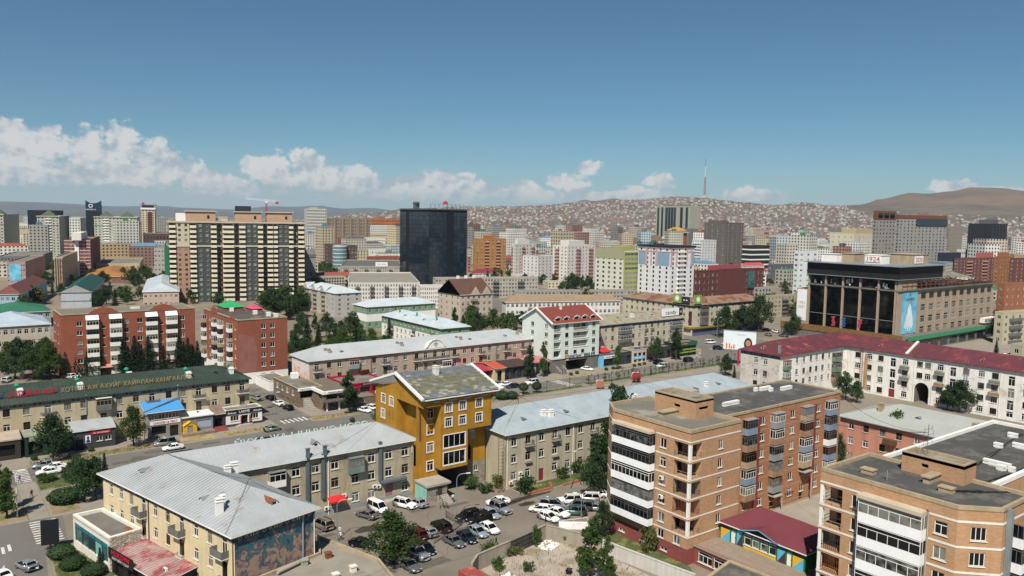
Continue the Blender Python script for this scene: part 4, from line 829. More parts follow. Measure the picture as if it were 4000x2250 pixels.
def yellow_house():
 b=Bld('yellow_house',(84,130,0),'mustard yellow five-storey house with grey slate gable roof over a dark passage')
 Y=mat('plaster_mustard','a87b24',.88,.12,streak=.25,col2='946c26',c2scale=.4,c2lo=.5,c2hi=.7,bump=.05);ST=mat('stone_cladding','8c8478',.9,.12,fine=.2,brick=(.55,.3,.02,'6a645b',.22),bump=.3);D=M['dark_room']
 x0,x1,y0,y1=75.2,91.4,129.6,146.2
 fl_=b.face((x0,y0),(80.2,y0),0,12.4,0);fl2=b.face((x0,y0),(79.2,y0),12.4,17.9,0)
 for z in(15.0,11.8,8.3,4.6):window(b,fl2 if z>12.4 else fl_,3.2,z,1.45,1.9,'2t',depth=.15)
 fr=b.face((85.3,y0),(x1,y0),8.2,12.4,0);window(b,fr,2.9,9.7,1.4,1.8,'2t')
 b.face((87.9,y0),(x1,y0),4.7,8.2,0);fs=b.face((87.2,y0-.02),(x1,y0-.02),0,4.7,1);window(b,fs,2.0,2.7,.9,1.1,'2',fm='sill')
 f5=b.face((79.2,127),(91,127),12.4,18.5,0);b.face((75.4,126.9),(79.2,126.9),17.9,18.5,0)
 for u in(1.7,4.9,8.8):
  for z in(16.45,13.55):window(b,f5,u,z,1.5,1.75,'3t',depth=.15)
 f6=b.face((79.2,127),(85.4,127),5.2,12.4,0);b.face((85.4,127),(85.4,y0),5.2,12.4,0);b.face((79.2,y0),(79.2,127),5.2,17.9,0);b.face((91,127),(91,y0),12.4,17.9,0)
 window(b,f6,3.1,9.4,5.0,2.5,'4',gm='dark_glass',depth=.12,sill=None);window(b,f6,3.1,6.0,5.0,2.5,'4',gm='dark_glass',depth=.12,sill=None)
 f7=b.face((75.4,126.9),(91.2,126.9),18.5,19.6,0)
 for u in(2.6,6.3,9.8,13.9):window(b,f7,u,18.8,1.4,.6,'1',depth=.12,gm='dark_glass')
 b.face((91.2,126.9),(91.2,y1),17.9,19.6,0)
 fa=b.face((75.4,146.4),(75.4,126.9),17.7,19.6,0);fb=b.face((75.4,146.4),(75.4,137.6),6,17.7,0);fc=b.face((77.6,137.6),(77.6,y0),6,17.7,0);b.face((75.4,137.6),(77.6,137.6),6,17.7,0)
 for u in(3.2,6.6):window(b,fb,u,15.8,1.5,1.8,'2t',depth=.15)
 window(b,fb,3.1,12.6,1.5,1.8,'2t',depth=.15);window(b,fc,5.3,15.9,1.2,1.9,'1',depth=.15)
 fg=b.face((75.4,146.4),(75.4,126.9),19.6,19.61,0)
 b.face((x1,y0),(x1,y1),0,17.9,0);b.face((x1,y1),(x0,y1),0,19.6,0);b.face((x0,y1),(x0,y0),0,6,0)
 b.extra.quad([(75.4,146.4,19.6),(75.4,126.9,19.6),(75.4,136.7,22.7)],0);b.extra.quad([(91.2,126.9,19.6),(91.2,146.4,19.6),(91.2,136.7,22.7)],0)
 for q in([(79.2,127,5.2),(79.2,y0,5.2),(85.4,y0,5.2),(85.4,127,5.2)],[(85.4,127,12.4),(85.4,y0,12.4),(91,y0,12.4),(91,127,12.4)],[(75.4,126.9,17.9),(75.4,y0,17.9),(91.2,y0,17.9),(91.2,126.9,17.9)]):b.extra.quad(q,0)
 b.extra.quad([(75.4,127,17.7),(75.4,137.6,17.7),(77.6,137.6,17.7),(77.6,127,17.7)],0)
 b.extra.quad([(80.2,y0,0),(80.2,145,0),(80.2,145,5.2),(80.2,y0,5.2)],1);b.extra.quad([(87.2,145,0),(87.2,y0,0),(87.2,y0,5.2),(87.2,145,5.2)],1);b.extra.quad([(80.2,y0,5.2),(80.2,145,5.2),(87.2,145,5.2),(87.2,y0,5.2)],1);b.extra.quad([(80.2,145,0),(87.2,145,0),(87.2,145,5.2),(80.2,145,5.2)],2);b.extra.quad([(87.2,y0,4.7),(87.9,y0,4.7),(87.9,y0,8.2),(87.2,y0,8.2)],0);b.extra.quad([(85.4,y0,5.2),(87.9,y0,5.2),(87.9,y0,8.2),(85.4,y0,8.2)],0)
 mb=MB();mb.box(75,79.6,125.2,129.55,0,3.1,1,'l');mb.quad([(75,129.55,0),(75,125.2,0),(75,125.2,3.1),(75,129.55,3.1)],2);mb.box(74.8,80.2,124.8,129.5,3.1,3.5,0);b.part('porch',mb,[M['concrete'],ST,mat('plaster_teal','8fc3b6',.85,.08,streak=.15)])
 mb=MB();mb.box(77.4,78.4,125.14,125.2,.6,2.7);b.part('door',mb,[M['dark_frame']])
 for i in range(6):mb=MB();mb.box(77.2,79.4,124.9-.38*(i+1),124.9-.38*i,0,1.2-.2*i);b.part('step',mb,[M['concrete']])
 mb=MB()
 for x in(77.1,79.5):
  mb.bar((x,125.1,2.1),(x,122.8,1.0),.05);
  for t in(0,.5,1):mb.bar((x,125.1-2.3*t,1.2-1.2*t),(x,125.1-2.3*t,2.1-1.1*t),.05)
 b.part('handrail',mb,[M['black']])
 mb=MB();mb.bar((76.0,129.5,17.8),(76.0,129.5,11),.16);b.part('drainpipe',mb,[M['brown_frame']])
 b.walls([Y,ST,D])
 for f,us,zs,w,h in((f5,(1.7,4.9,8.8),(16.45,13.55),1.5,1.75),(fl_,(3.2,),(11.8,8.3,4.6),1.45,1.9),(f6,(3.1,),(9.4,6.0),5.0,2.5),(fb,(3.2,6.6),(15.8,),1.5,1.8),(fb,(3.1,),(12.6,),1.5,1.8)):
  for u in us:
   for z in zs:
    mb=MB();t=.16
    for(a,c,d,e)in((-w/2-t,w/2+t,-t,0),(-w/2-t,w/2+t,h,h+t),(-w/2-t,-w/2,0,h),(w/2,w/2+t,0,h)):mb.box(a,c,-.07,.02,d,e)
    b.on(f,'window_surround',cached(('sur',w,h),lambda:mb.mesh('window_surround',[M['white_paint']])),u,z)
 za,zr=19.7,22.95;rx0,rx1=74.6,92.6;ya,yr,yb=126.2,136.7,147.2
 deck=roof_faces(b,[[(rx0,ya,za-.1),(rx1,ya,za-.1),(rx1,yr,zr-.05),(rx0,yr,zr-.05)],[(rx1,yb,za-.1),(rx0,yb,za-.1),(rx0,yr,zr-.05),(rx1,yr,zr-.05)]],mat('slate_grey','5b5d5c',.8,.15,fine=.15),.25,name='roof',fascia=M['white_paint'])
 SL=[mat('slate_olive','66654f',.8,.12,scale=1.5,fine=.12,objvar=.22),mat('slate_grey2','64676a',.8,.12,scale=1.5,fine=.12,objvar=.22),mat('slate_pale','8a897c',.8,.1,scale=1.5,objvar=.12)]
 rr=random.Random(5);n,mrow=17,17;sw=(rx1-rx0-1.0)/n;L=math.hypot(yr-ya,zr-za);sh=L/mrow;sd=Vector((0,yr-ya,zr-za)).normalized();nn=Vector((0,-sd.z,sd.y))
 mb=MB();mb.obox((0,0,0),(sw*.49,0,0),sd*sh*.56,nn*.025)
 mes=[mb.mesh('slate',[s])for s in SL]
 for j in range(mrow):
  for i in range(n+(j%2)):
   x=rx0+.5+sw*(i+.5-(.5 if j%2 else 0));t=(j+.5)/mrow
   if x<rx0+.5 or x>rx1-.5:x=min(max(x,rx0+.5+sw*.25),rx1-.5-sw*.25)
   pale=rr.random()<(.26 if j<4 else .10 if j<9 else .04)
   p=Vector((x,ya,za))+sd*L*t+nn*(.05+.012*(j%2)+.01*rr.random());o=link('slate',mes[2 if pale else(1 if(j>12 or j<3 or rr.random()<.18)else 0)],deck,p-worldloc(deck))
 for x in(rx0,rx1):
  mb=MB()
  for(p,q)in(((x,ya-.2,za+.0),(x,yr,zr+.1)),((x,yb+.2,za),(x,yr,zr+.1))):mb.bar(p,q,.5,.45)
  mb.build('bargeboard',[M['white_paint']],deck)
 mb=MB();mb.quad([(74.3,146.6,19.5),(74.3,137,22.6),(75.3,137,21.2),(75.3,143,19.6)]);mb.build('soffit',[M['white_paint']],deck)
 chimney(b,deck,82.6,134.6,22.3,.8,1.3,1.3,'sill')
 return b
yellow_house()
def tan_block():
 b=Bld('apartment_block',(120,125,0),'tan three-storey block with long pale blue metal roof and wires beside the yellow house')
 T=mat('plaster_greige','b0a690',.9,.1,streak=.22,bump=.1);f,r_,k,l=b.rect(91.9,173,123.1,139.2,0,11.3)
 us=[2.0+3.55*i for i in range(22)]
 for i,u in enumerate(us):
  for z,h in((8.5,1.75),(5.1,1.75),(1.6,1.7)):
   if z==1.6 and i in(2,8):continue
   window(b,f,u,z,1.3,h,'2t',full=i<8,fm='white_frame' if(i+int(z))%3 else 'tan_frame')
 for i,u in enumerate(us[:8]):
  if i in(1,3,6):balcony(b,f,u,8.2,2.0,.8,.9,'railing_dark','concrete','bars');balcony(b,f,u,4.8,1.6,.5,.3,'concrete','concrete')
 door(b,f,us[2],.1,1.3,2.6,'red_door');
 pipe(b,f,.3,0,10.9,'white_paint');pipe(b,f,7.6,0,10.9,'zinc');pipe(b,f,17.6,0,10.9,'white_paint');pipe(b,f,18.3,0,10.9,'brown_frame')
 mb=MB();x,y=92.6,122.6
 for xx in(92.0,93.2):mb.bar((xx-2.6,y-.5,0),(xx-2.6,y-.5,11.5),.08)
 for i in range(16):mb.bar((89.4,y-.5,.5+.7*i),(90.6,y-.5,.5+.7*i),.05)
 b.part('fire_ladder',mb,[M['rust']])
 for u,z in((3.6,1.4),(3.6,2.4),(1.2,.9)):b.on(f,'air_conditioner',ac_mesh(),u,z)
 b.walls([T]);r=hip(b,91.9,173,123.1,139.2,11.3,14.5,ROOFZ2,.7,.75)
 for x,y,z in((98.5,125.7,12.3),(110,125.6,12.3),(152,125.6,12.3),(161,126,12.4)):dormer(b,r,x,y,z-.2,(0,-1),.9,.9,2.2,rm='zinc_dark')
 for x,y in((105.4,125.6),(104.0,126.4),(131,126.2),(128,126.8),(156.5,126.4)):chimney(b,r,x,y,12.2,1.1,.8,1.2)
 mb=MB();mb.box(146,150.5,123.6,127.6,11.6,13.0);mb.build('roof_hatch',[M['concrete']],r)
 for x in(101,136.5):
  mb=MB();mb.tube((x,131.1,14.4),(x,131.1,16.6),.06,6);mb.bar((x-.5,131.1,16.2),(x+.5,131.1,16.2),.06);mb.build('wire_post',[M['rust']],r)
M['red_door']=mat('red_door','7d2b30',.7,.1)
tan_block()
BR=mat('brick_orange','b08865',.9,.08,scale=.3,fine=.05,brick=(.5,.15,.012,'a88f74',.12),streak=.08);BR2=mat('brick_red_orange','a6714f',.9,.08,scale=.3,fine=.05,brick=(.5,.15,.012,'9a7a60',.16),streak=.06)
PL=mat('plinth_red','8a4a45',.85,.1,brick=(.5,.25,.02,'6e3a36',.12));M['band']=mat('band_white','dcd8ce',.8,.06,streak=.1)
def band(b,f,z,h=.22,u0=0,u1=None,d=.05,m='band',name='string_course'):
 u1=u1 or f['L'];mb=MB();P=lambda u,zz,dd:(*b.fpt(f,u,dd),zz)
 mb.quad([P(u0,z,d),P(u1,z,d),P(u1,z+h,d),P(u0,z+h,d)]);mb.quad([P(u0,z+h,d),P(u1,z+h,d),P(u1,z+h,0),P(u0,z+h,0)]);mb.quad([P(u1,z,d),P(u0,z,d),P(u0,z,0),P(u1,z,0)]);mb.quad([P(u0,z,0),P(u0,z,d),P(u0,z+h,d),P(u0,z+h,0)]);mb.quad([P(u1,z,d),P(u1,z,0),P(u1,z+h,0),P(u1,z+h,d)]);return mb.build(name,[M[m]],b.root)
def roof_vents(b,r,pts,z,m='white_paint'):
 for x,y,L,d in pts:
  mb=MB();hx,hy=(L/2,.3)if d=='x' else(.3,L/2)
  for zz in(0,.42):mb.box(x-hx,x+hx,y-hy,y+hy,z+zz,z+zz+.3)
  mb.box(x-hx*.9,x+hx*.9,y-hy*.6,y+hy*.6,z-.1,z+.45);mb.build('roof_vent',[M[m]],r)
def recess(b,px,py,sx,sy,zs,h,dx,dy,depth=1.5,col=True,side=None):
 """open corner balconies cut into the block corner at (px,py): floor, back walls, railing, white corner post"""
 for i,z in enumerate(zs):
  mb=MB();ax,ay=px+sx*.01,py+sy*.01;bx,by=px+sx*dx,py+sy*dy
  xa,xb=sorted((px,bx));ya,yb=sorted((py,by))
  mb.box(xa+.002,xb-.002,ya+.002,yb-.002,z-.25,z,0);mb.quad([(xa,by,z),(xb,by,z),(xb,by,z+h),(xa,by,z+h)],0);mb.quad([(bx,ya,z),(bx,yb,z),(bx,yb,z+h),(bx,ya,z+h)],0);mb.quad([(xa,ya,z+h),(xb,ya,z+h),(xb,yb,z+h),(xa,yb,z+h)],0)
  o=mb.build('corner_balcony',[BR],b.root)
  mb=MB();cx,cy=(xa+xb)/2,(ya+yb)/2;e=.03
  mb.box(bx-sx*e-.02,bx-sx*e+.02,cy-.55,cy+.55,z,z+2.2,0);mb.box(cx-.5,cx+.5,by-sy*e-.02,by-sy*e+.02,z+.05,z+2.2,0);mb.build('door',[M['dark_glass']],o)
  mb=MB();k=('grey_metal','tan_frame','railing_dark','rust','grey_metal')[i%5];n=2 if i not in(2,3)else 10
  for zz in(.5,.95):mb.bar((px+sx*.3,py+sy*.06,z+zz),(bx,py+sy*.06,z+zz),.05);mb.bar((px+sx*.06,py+sy*.3,z+zz),(px+sx*.06,by,z+zz),.05)
  for j in range(n+1):
   zt=.95 if n==2 else h-.05
   mb.bar((px+sx*(.3+(dx-.35)*j/n),py+sy*.06,z),(px+sx*(.3+(dx-.35)*j/n),py+sy*.06,z+zt),.04);mb.bar((px+sx*.06,py+sy*(.3+(dy-.35)*j/n),z),(px+sx*.06,py+sy*(.3+(dy-.35)*j/n),z+zt),.04)
  mb.build('railing',[M[k]],o)
 mb=MB();mb.box(*sorted((px+sx*.03,px+sx*.48)),*sorted((py+sy*.03,py+sy*.48)),zs[-1],zs[0]+h);mb.build('corner_post',[M['white_paint']],b.root)
PANELS=['panel_blue','white_paint','panel_rust','ribbed_white','panel_tan','panel_grey']
M['panel_blue']=mat('panel_blue','7c8ea0',.7,.12,streak=.2);M['panel_rust']=mat('panel_rust','9b7b62',.8,.25,scale=1.5,streak=.3);M['panel_tan']=mat('panel_tan','a8977c',.8,.15,streak=.2);M['panel_grey']=mat('panel_grey','8d8f90',.7,.12,streak=.2);M['panel_green']=mat('panel_green','6d7c6a',.8,.12,streak=.2)
def brick_one():
 b=Bld('brick_block',(105,90,0),'orange brick six-storey block with white balcony stack and flat grey roof, pavilion on top')
 x0,y0,xm,yw,xe,ye,z=94.6,79.0,107.0,86.2,148.8,99.4,21.1;zs=[16.55-3.05*k for k in range(6)]
 ft,fr=b.face((94.6,96.3),(x0,y0),2.6,z,0),b.face((x0,y0),(xm,y0),2.6,z,0);fc=b.face((97,99.6),(94.6,96.3),0,z,0);fj=b.face((xm,y0),(xm,yw),0,z,0)
 fpl,fpf=b.face((94.6,96.3),(x0,y0),0,2.6,1),b.face((x0,y0),(xm,y0),0,2.6,1)
 fw=b.face((xm,yw),(xe,yw),0,19.7,2);b.face((xe,yw),(xe,ye),0,19.7,2);b.face((xe,ye),(xm,ye),0,19.7,2);b.face((xm,ye),(97,99.6),0,z,0);b.face((xm,yw),(xm,ye),19.7,z,0)
 L=ft['L']
 for i,zf in enumerate(zs):
  if i<5:
   loggia(b,ft,5.7,zf,8.7,1.35,1.05,1.6,'white_sheet','grey_metal' if i!=2 else 'white_frame',10,None,'glass',.25,2)
   ft['ops'].append((L-3.3,L,zf+.25,zf+2.75,0));fr['ops'].append((0,2.7,zf+.25,zf+2.75,0))
  window(b,ft,.75,zf+1.0,.95,1.5,'2',full=True)
  if zf>2:window(b,ft,L-5.6,zf+1.0,1.3,1.55,'2t' if i%2 else '2');window(b,fr,7.3,zf+1.0,1.05,1.5,'2')
  else:window(b,ft,L-5.6,zf+1.45,1.3,1.4,'2');window(b,ft,L-2.2,zf+1.45,1.3,1.4,'2');
  if i<6 and zf+.0>3:band(b,ft,zf+3.05 if 0 else zf-.02,.2,10.1);band(b,fr,zf-.02,.2);band(b,fc,zf-.02,.2);band(b,ft,zf-.02,.2,0,1.3)
 band(b,ft,19.6,.2,10.1);band(b,fr,19.6,.2);band(b,ft,19.6,.2,0,1.3);band(b,fc,19.6,.2)
 recess(b,x0,y0,1,1,[zf+.25 for zf in zs[:5]],2.5,2.7,3.3)
 mb=MB();P=lambda u,zz,d:(*b.fpt(ft,u,d),zz)
 mb.box(x0-1.45,x0-.004,86.2,95.0,19.55,19.95);b.part('canopy',mb,[mat('canopy_tan','b9ac96',.85,.1)])
 for u,zz in((L-5.6,13.1),(L-5.6,10.0)):b.on(ft,'air_conditioner',ac_mesh(),u,zz-.75)
 for u in(3,8,12.5):window(b,fpl,u,.8,1.4,.6,'2',full=False)
 for u in(4,8.5):window(b,fpf,u,.8,1.4,.6,'2',full=False)
 pipe(b,ft,10.15,0,20.4,'zinc',.06)
 for i,x in enumerate((118.6,126.9,136.4,144.8)):
  for k in range(6):
   zf=15.9-3.05*k
   if k==5 or(k==4 and i==2):
    window(b,fw,x-xm,zf+1.0,1.2,1.4,'2',full=False);continue
   pn=PANELS[(i*5+k*2+(i*k))%6];
   if i==3 and k<2:pn='panel_blue'
   loggia(b,fw,x-xm,zf,2.9,1.15,1.1,1.55,pn,('grey_metal','white_frame','grey_metal','white_frame','brown_frame')[(i+2*k)%5],4,'panel_grey' if k==0 or(i+k)%3==0 else None,'glass',.3,2)
   window(b,fw,x-xm+2.25,zf+.75,1.0,1.7,'1',full=False)
 for x in(123.0,132.4,141.0,112.5):
  for k in range(6):window(b,fw,x-xm,16.75-3.05*k,1.35,1.55,'2t' if k%2 else '2')
 for k in range(6):band(b,fw,15.75-3.05*k,.12,0,None,.03,'panel_tan')
 for x in(121.6,139.6):
  mb=MB();mb.box(x-.8,x+.8,yw-.04,yw-.004,1.4,18.4);b.part('red_panel',mb,[mat('brick_dark_red','7c3a30',.9,.1,brick=(.25,.08,.01,'6d3a30',.1))])
 b.on(fw,'graffiti',text_mesh('TES TEST',1.0,.02,'black',.2),24,1.2,.03)
 for x in(126.9,136.4):
  mb=MB();mb.box(x-1.4,x+1.4,yw-1.6,yw,2.9 if x<130 else 5.8,3.05 if x<130 else 5.95);mb.box(x+1.1,x+1.3,yw-1.5,yw-1.3,0,2.9 if x<130 else 5.8);b.part('porch_canopy',mb,[M['concrete']]);door(b,fw,x-xm-.2,.1,1.2,2.2,'black')
 b.walls([BR,PL,BR2])
 flat_roof(b,[(x0,y0),(xm,y0),(xm,yw),(xm,ye+.1),(97,99.6),(94.6,96.3)],z,FELT2,M['panel_tan'],.55,.35)
 r=flat_roof(b,[(xm+.02,yw),(xe,yw),(xe,ye),(xm+.02,ye)],19.7,FELT,M['panel_tan'],.3,.25,'roof',.12)
 roof_vents(b,r,[(115.5,94.6,3.4,'x'),(120.2,91.3,4.4,'x'),(111.6,95.4,.8,'x'),(113.6,93.6,.8,'x'),(137,95.8,3.2,'x'),(141,93.6,3.4,'x'),(134.5,96.2,.8,'x'),(137,94.4,.8,'x')],19.8)
 pv=Bld.__new__(Bld);pv.root=b.root;pv.f=[];pv.extra=MB();f1,f2,f3,f4=pv.rect(101.9,106.4,84.3,93.4,z,24.2,0);f4['ops'].append((4.4,5.7,22.5,23.0,.2));f1['ops'].append((.8,3.2,22.6,23.1,.2));pv.walls([BR],'roof_pavilion');flat_roof(pv,[(101.9,84.3),(106.4,84.3),(106.4,93.4),(101.9,93.4)],24.0,FELT2,M['panel_tan'],.45,.3,'pavilion_roof')
 mb=MB();mb.box(98.2,101.8,88.0,89.2,z,z+.9);mb.box(98.0,101.8,87.8,89.4,z+.9,z+1.1);b.part('roof_duct',mb,[M['panel_tan']])
 return b
brick_one()
def brick_two():
 b=Bld('brick_block',(104,48,0),'orange brick block in the lower right corner with dark felt roof and chamfered corner')
 z=21.1;zs=[16.55-3.05*k for k in range(6)];A,B_,Cc,D=(95.1,57.3),(95.3,40.0),(98.8,36.5),(107.2,36.5)
 fl,fc,ff=b.face(A,B_,0,z,0),b.face(B_,Cc,0,z,0),b.face(Cc,D,0,z,0);b.face(D,(107.2,57.3),0,z,0);fk=b.face((107.2,57.3),A,0,z,0);L=fl['L']
 for i,zf in enumerate(zs):
  loggia(b,fl,10.0,zf,7.9,1.35,1.1,1.75,'white_sheet','white_frame',6,None,'glass',.3,2)
  if i<5:fl['ops'].append((0,3.2,zf+.25,zf+2.75,0));fk['ops'].append((fk['L']-2.6,fk['L'],zf+.25,zf+2.75,0))
  window(b,fl,5.1,zf+.95,1.3,1.65,'2');window(b,fl,L-1.75,zf+.95,1.5,1.6,'2t' if i==0 else '2');window(b,fc,2.4,zf+.95,1.7,1.6,'3')
  for f in(fl,fc,ff):band(b,f,zf-.05,.25)
  if i<3:loggia(b,ff,5.0,zf,5.0,1.3,1.1,1.6,'white_sheet','grey_metal',5,None,'glass',.3,2)
 for f in(fl,fc,ff):band(b,f,19.55,.25)
 recess(b,95.1,57.3,1,-1,[zf+.25 for zf in zs[:5]],2.5,2.6,3.2)
 pipe(b,fl,5.95,0,20.2,'concrete',.1);pipe(b,fl,14.1,0,20.4,'concrete',.1);mb=MB();mb.box(99.6,100.2,35.9,36.46,0,21.3);b.part('flue',mb,[M['zinc']])
 mb=MB();mb.box(93.6,95.19,43.3,51.4,19.5,19.95);b.part('canopy',mb,[MATS['canopy_tan']])
 fw=b.face((107.2,43),(150,43),0,19.4,0);b.face((150,43),(150,58.2),0,19.4,0);b.face((150,58.2),(107.2,58.2),0,19.4,0)
 b.walls([BR]);r1=flat_roof(b,[A,B_,Cc,D,(107.2,57.3)],z,FELT,M['panel_tan'],.45,.4);r=flat_roof(b,[(107.22,43),(150,43),(150,58.2),(107.22,58.2)],19.4,FELT,M['white_paint'],.5,.45,'roof',.1)
 roof_vents(b,r,[(117.5,50.2,2.6,'y'),(123,46.8,3.6,'y'),(121.4,45.6,1.2,'y'),(121.8,44.4,.8,'y'),(133.5,50.8,1.2,'y'),(136,48.6,2.2,'y'),(142,52,1.4,'y')],19.5)
 mb=MB();f1=Bld.__new__(Bld);f1.root=b.root;f1.f=[];f1.extra=MB();q=f1.rect(104.4,107.8,43.4,51.3,z,23.6);q[3]['ops'].append((2.6,3.5,22.2,22.7,.25));f1.walls([BR],'roof_pavilion');flat_roof(f1,[(104.4,43.4),(107.8,43.4),(107.8,51.3),(104.4,51.3)],23.3,FELT2,M['panel_tan'],.45,.35,'pavilion_roof')
 mb=MB();mb.box(101.4,104.3,46.2,47.0,z+.0,z+.8);mb.box(101.2,104.3,46.0,47.2,z+.8,z+1.0);b.part('roof_duct',mb,[M['panel_tan']])
 for x,y in((99.2,53.0),(100.4,43.6)):mb=MB();mb.box(x-.5,x+.5,y-.8,y+.8,z,z+.55);mb.box(x-.6,x+.6,y-.9,y+.9,z+.55,z+.7);mb.build('roof_vent',[M['panel_tan']],r1)
 mb=MB();mb.tube((98.6,50.2,z),(98.6,50.2,z+1.3),.08,6);mb.build('vent_pipe',[M['zinc']],r1)
 mb=MB();mb.tube((106,48.8,23.4),(106,48.8,27.6),.04,6)
 for zz,w in((25.4,1.2),(26.2,1.5),(27,1.0)):mb.bar((106-w,48.8,zz),(106+w,48.8,zz),.035);mb.bar((106-w,48.8,zz-.4),(106-w,48.8,zz+.4),.03);mb.bar((106+w,48.8,zz-.4),(106+w,48.8,zz+.4),.03)
 mb.build('aerial',[M['grey_metal']],r1)
 rr=random.Random(8);mb=MB()
 for(xa,ya,xb,yb,zz)in((108,47,146,52,19.45),(108,45,126,44,19.45),(100.6,43.6,104.2,41.2,z+.05),(100.6,43.4,106.8,39,z+.05)):
  for kk in range(5):
   p=Vector((xa,ya,zz))
   for i in range(1,9):
    t=i/8;q=Vector((xa+(xb-xa)*t+rr.uniform(-.5,.5),ya+(yb-ya)*t+rr.uniform(-.35,.35),zz));mb.bar(p,q,.035);p=q
 mb.build('cable_run',[M['wire']],r1)
brick_two()
# ------ street blocks further back
def rows(b,f,us,zs,w,h,style='2t',full=False,fms=('white_frame',),seed=1,skip=(),sill='sill',gm='glass'):
 r=random.Random(seed)
 for i,u in enumerate(us):
  for k,z in enumerate(zs):
   if(i,k)in skip or not(w/2<u<f['L']-w/2):continue
   window(b,f,u,z,w,h,style,fm=r.choice(fms),full=full,sill=sill,gm=gm)
def insurance():
 b=Bld('apartment_block',(30,208,0),'beige three-storey block with dark green roof and sign letters along the street')
 P_=mat('plaster_beige','b5a88c',.9,.1,streak=.2,bump=.08);f,r_,k,l=b.rect(-22,68.2,203.8,217.5,0,11.1)
 xs=[-17,-13,-9,-5,-1,3,7,10.8,14.6,18.4,22.6,26.5,29.8,33.9,37.3,41,44.6,48.4,51.8,55.5,59.4,62.7,66.4]
 for i,x in enumerate(xs):
  u=x+22;bal=x in(22.6,33.9,44.6,55.5,66.4,3)
  for z in(8.35,4.95):window(b,f,u,z-.6 if bal else z,1.35,2.3 if bal else 1.75,'2t',fm=('white_frame','dark_frame','tan_frame')[(i+int(z))%3],full=x>12,sill=None if bal else 'sill')
  if bal:
   if x==33.9:loggia(b,f,u,7.6,3.2,1.1,1.1,1.6,'balcony_grey','tan_frame',4,'sill')
   else:balcony(b,f,u,7.6,3.0,1.15,1.0,'balcony_grey','sill','panel')
   balcony(b,f,u,4.25,1.8,.55,.35,'concrete','sill')
 frieze(b,f,10.2,.75);pipe(b,f,54-22+.4,3,10.8,'dark_frame');pipe(b,f,52.3,6.8,11.4,'zinc',.13);pipe(b,f,72.5,4,11.4,'zinc',.22)
 b.walls([P_]);GR=mat('roof_dark_green','2f3d34',.75,.12,scale=.3,fine=.06,col2='3a463b',c2scale=.2);r=hip(b,-22,68.2,203.8,217.5,11.1,14.3,GR,.6,.9,fascia=GR)
 M['vent_green']=mat('vent_green','2f8a6e',.6,.08)
 for x in(17.6,29.6,41.5,53.9,64.5):
  mb=MB();y=206.4 if x!=41.5 else 213;zz=11.1+(y-203.2)/7.5*3.2 if y<210 else 12.6
  mb.box(x-.5,x+.5,y-.5,y+.5,zz-.5,zz+1.5,0);mb.box(x-.62,x+.62,y-.62,y+.62,zz+1.0,zz+1.25,0);mb.tube((x-.5,y+.9,zz),(x-.5,y+.9,zz+2.0),.28,8,1);mb.lathe([(.6,zz+2.0),(.55,zz+2.25),(.1,zz+2.6)],(x-.5,y+.9,0),10,1);mb.build('chimney',[M['white_paint'],M['vent_green']],r)
 dormer(b,r,60.6,207.0,12.1,(-.4,-.9),1.4,.9,2.2,'vent_green','black')
 return b
insurance()
M['letter_red']=mat('letter_red','b01f33',.5,.05);M['letter_blue']=mat('letter_blue','26357e',.5,.05);M['letter_gold']=mat('letter_gold','a08a5a',.5,.08);M['letter_mint']=mat('letter_mint','b5d0cf',.6,.08);M['letter_white']=mat('letter_white','e6e6e6',.5,.03)
def roof_letters(name,txt,x0,x1,y,z,h,m,label,shear=0.0,flip=False,rail=True,cat='sign'):
 o=empty(name,((x0+x1)/2,y,z),label,cat,None,math.pi if flip else 0)
 t=link('lettering',text_mesh(txt,h,.14,m,shear),o);fit_text(t,x1-x0)
 if rail:
  mb=MB();L=(x1-x0)/2
  mb.bar((-L,.12,-.05),(L,.12,-.05),.06);mb.bar((-L,.12,h*.6),(L,.12,h*.6),.05)
  for i in range(9):x=-L+2*L*i/8;mb.bar((x,.12,-.7),(x,.12,h*.6),.05)
  link('rail',mb.mesh('rail',[M['grey_metal']]),o)
 return o
roof_letters('roof_sign',"INSURANCE",15.0,24.3,205.4,12.2,1.5,'letter_red','big red slanted roof letters on the dark green roof',.25)
roof_letters('roof_sign',"W",11.6,14.4,205.4,12.2,1.5,'letter_blue','blue roof letter at the far left on the dark green roof',.25)
roof_letters('roof_sign',"ХОТЫН АЖ АХУЙГ ХАЙРЛАН ХАМГААЛНА",25.4,54.6,205.4,12.2,1.15,'letter_gold','long row of gold Cyrillic roof letters on the dark green roof')
roof_letters('roof_sign',"ОРОН СУУЦНЫ АЖ АХУЙ",44,70,139.6,12.5,1.1,'letter_mint','row of pale mint letters seen from behind on the corner block roof',0,True,False)
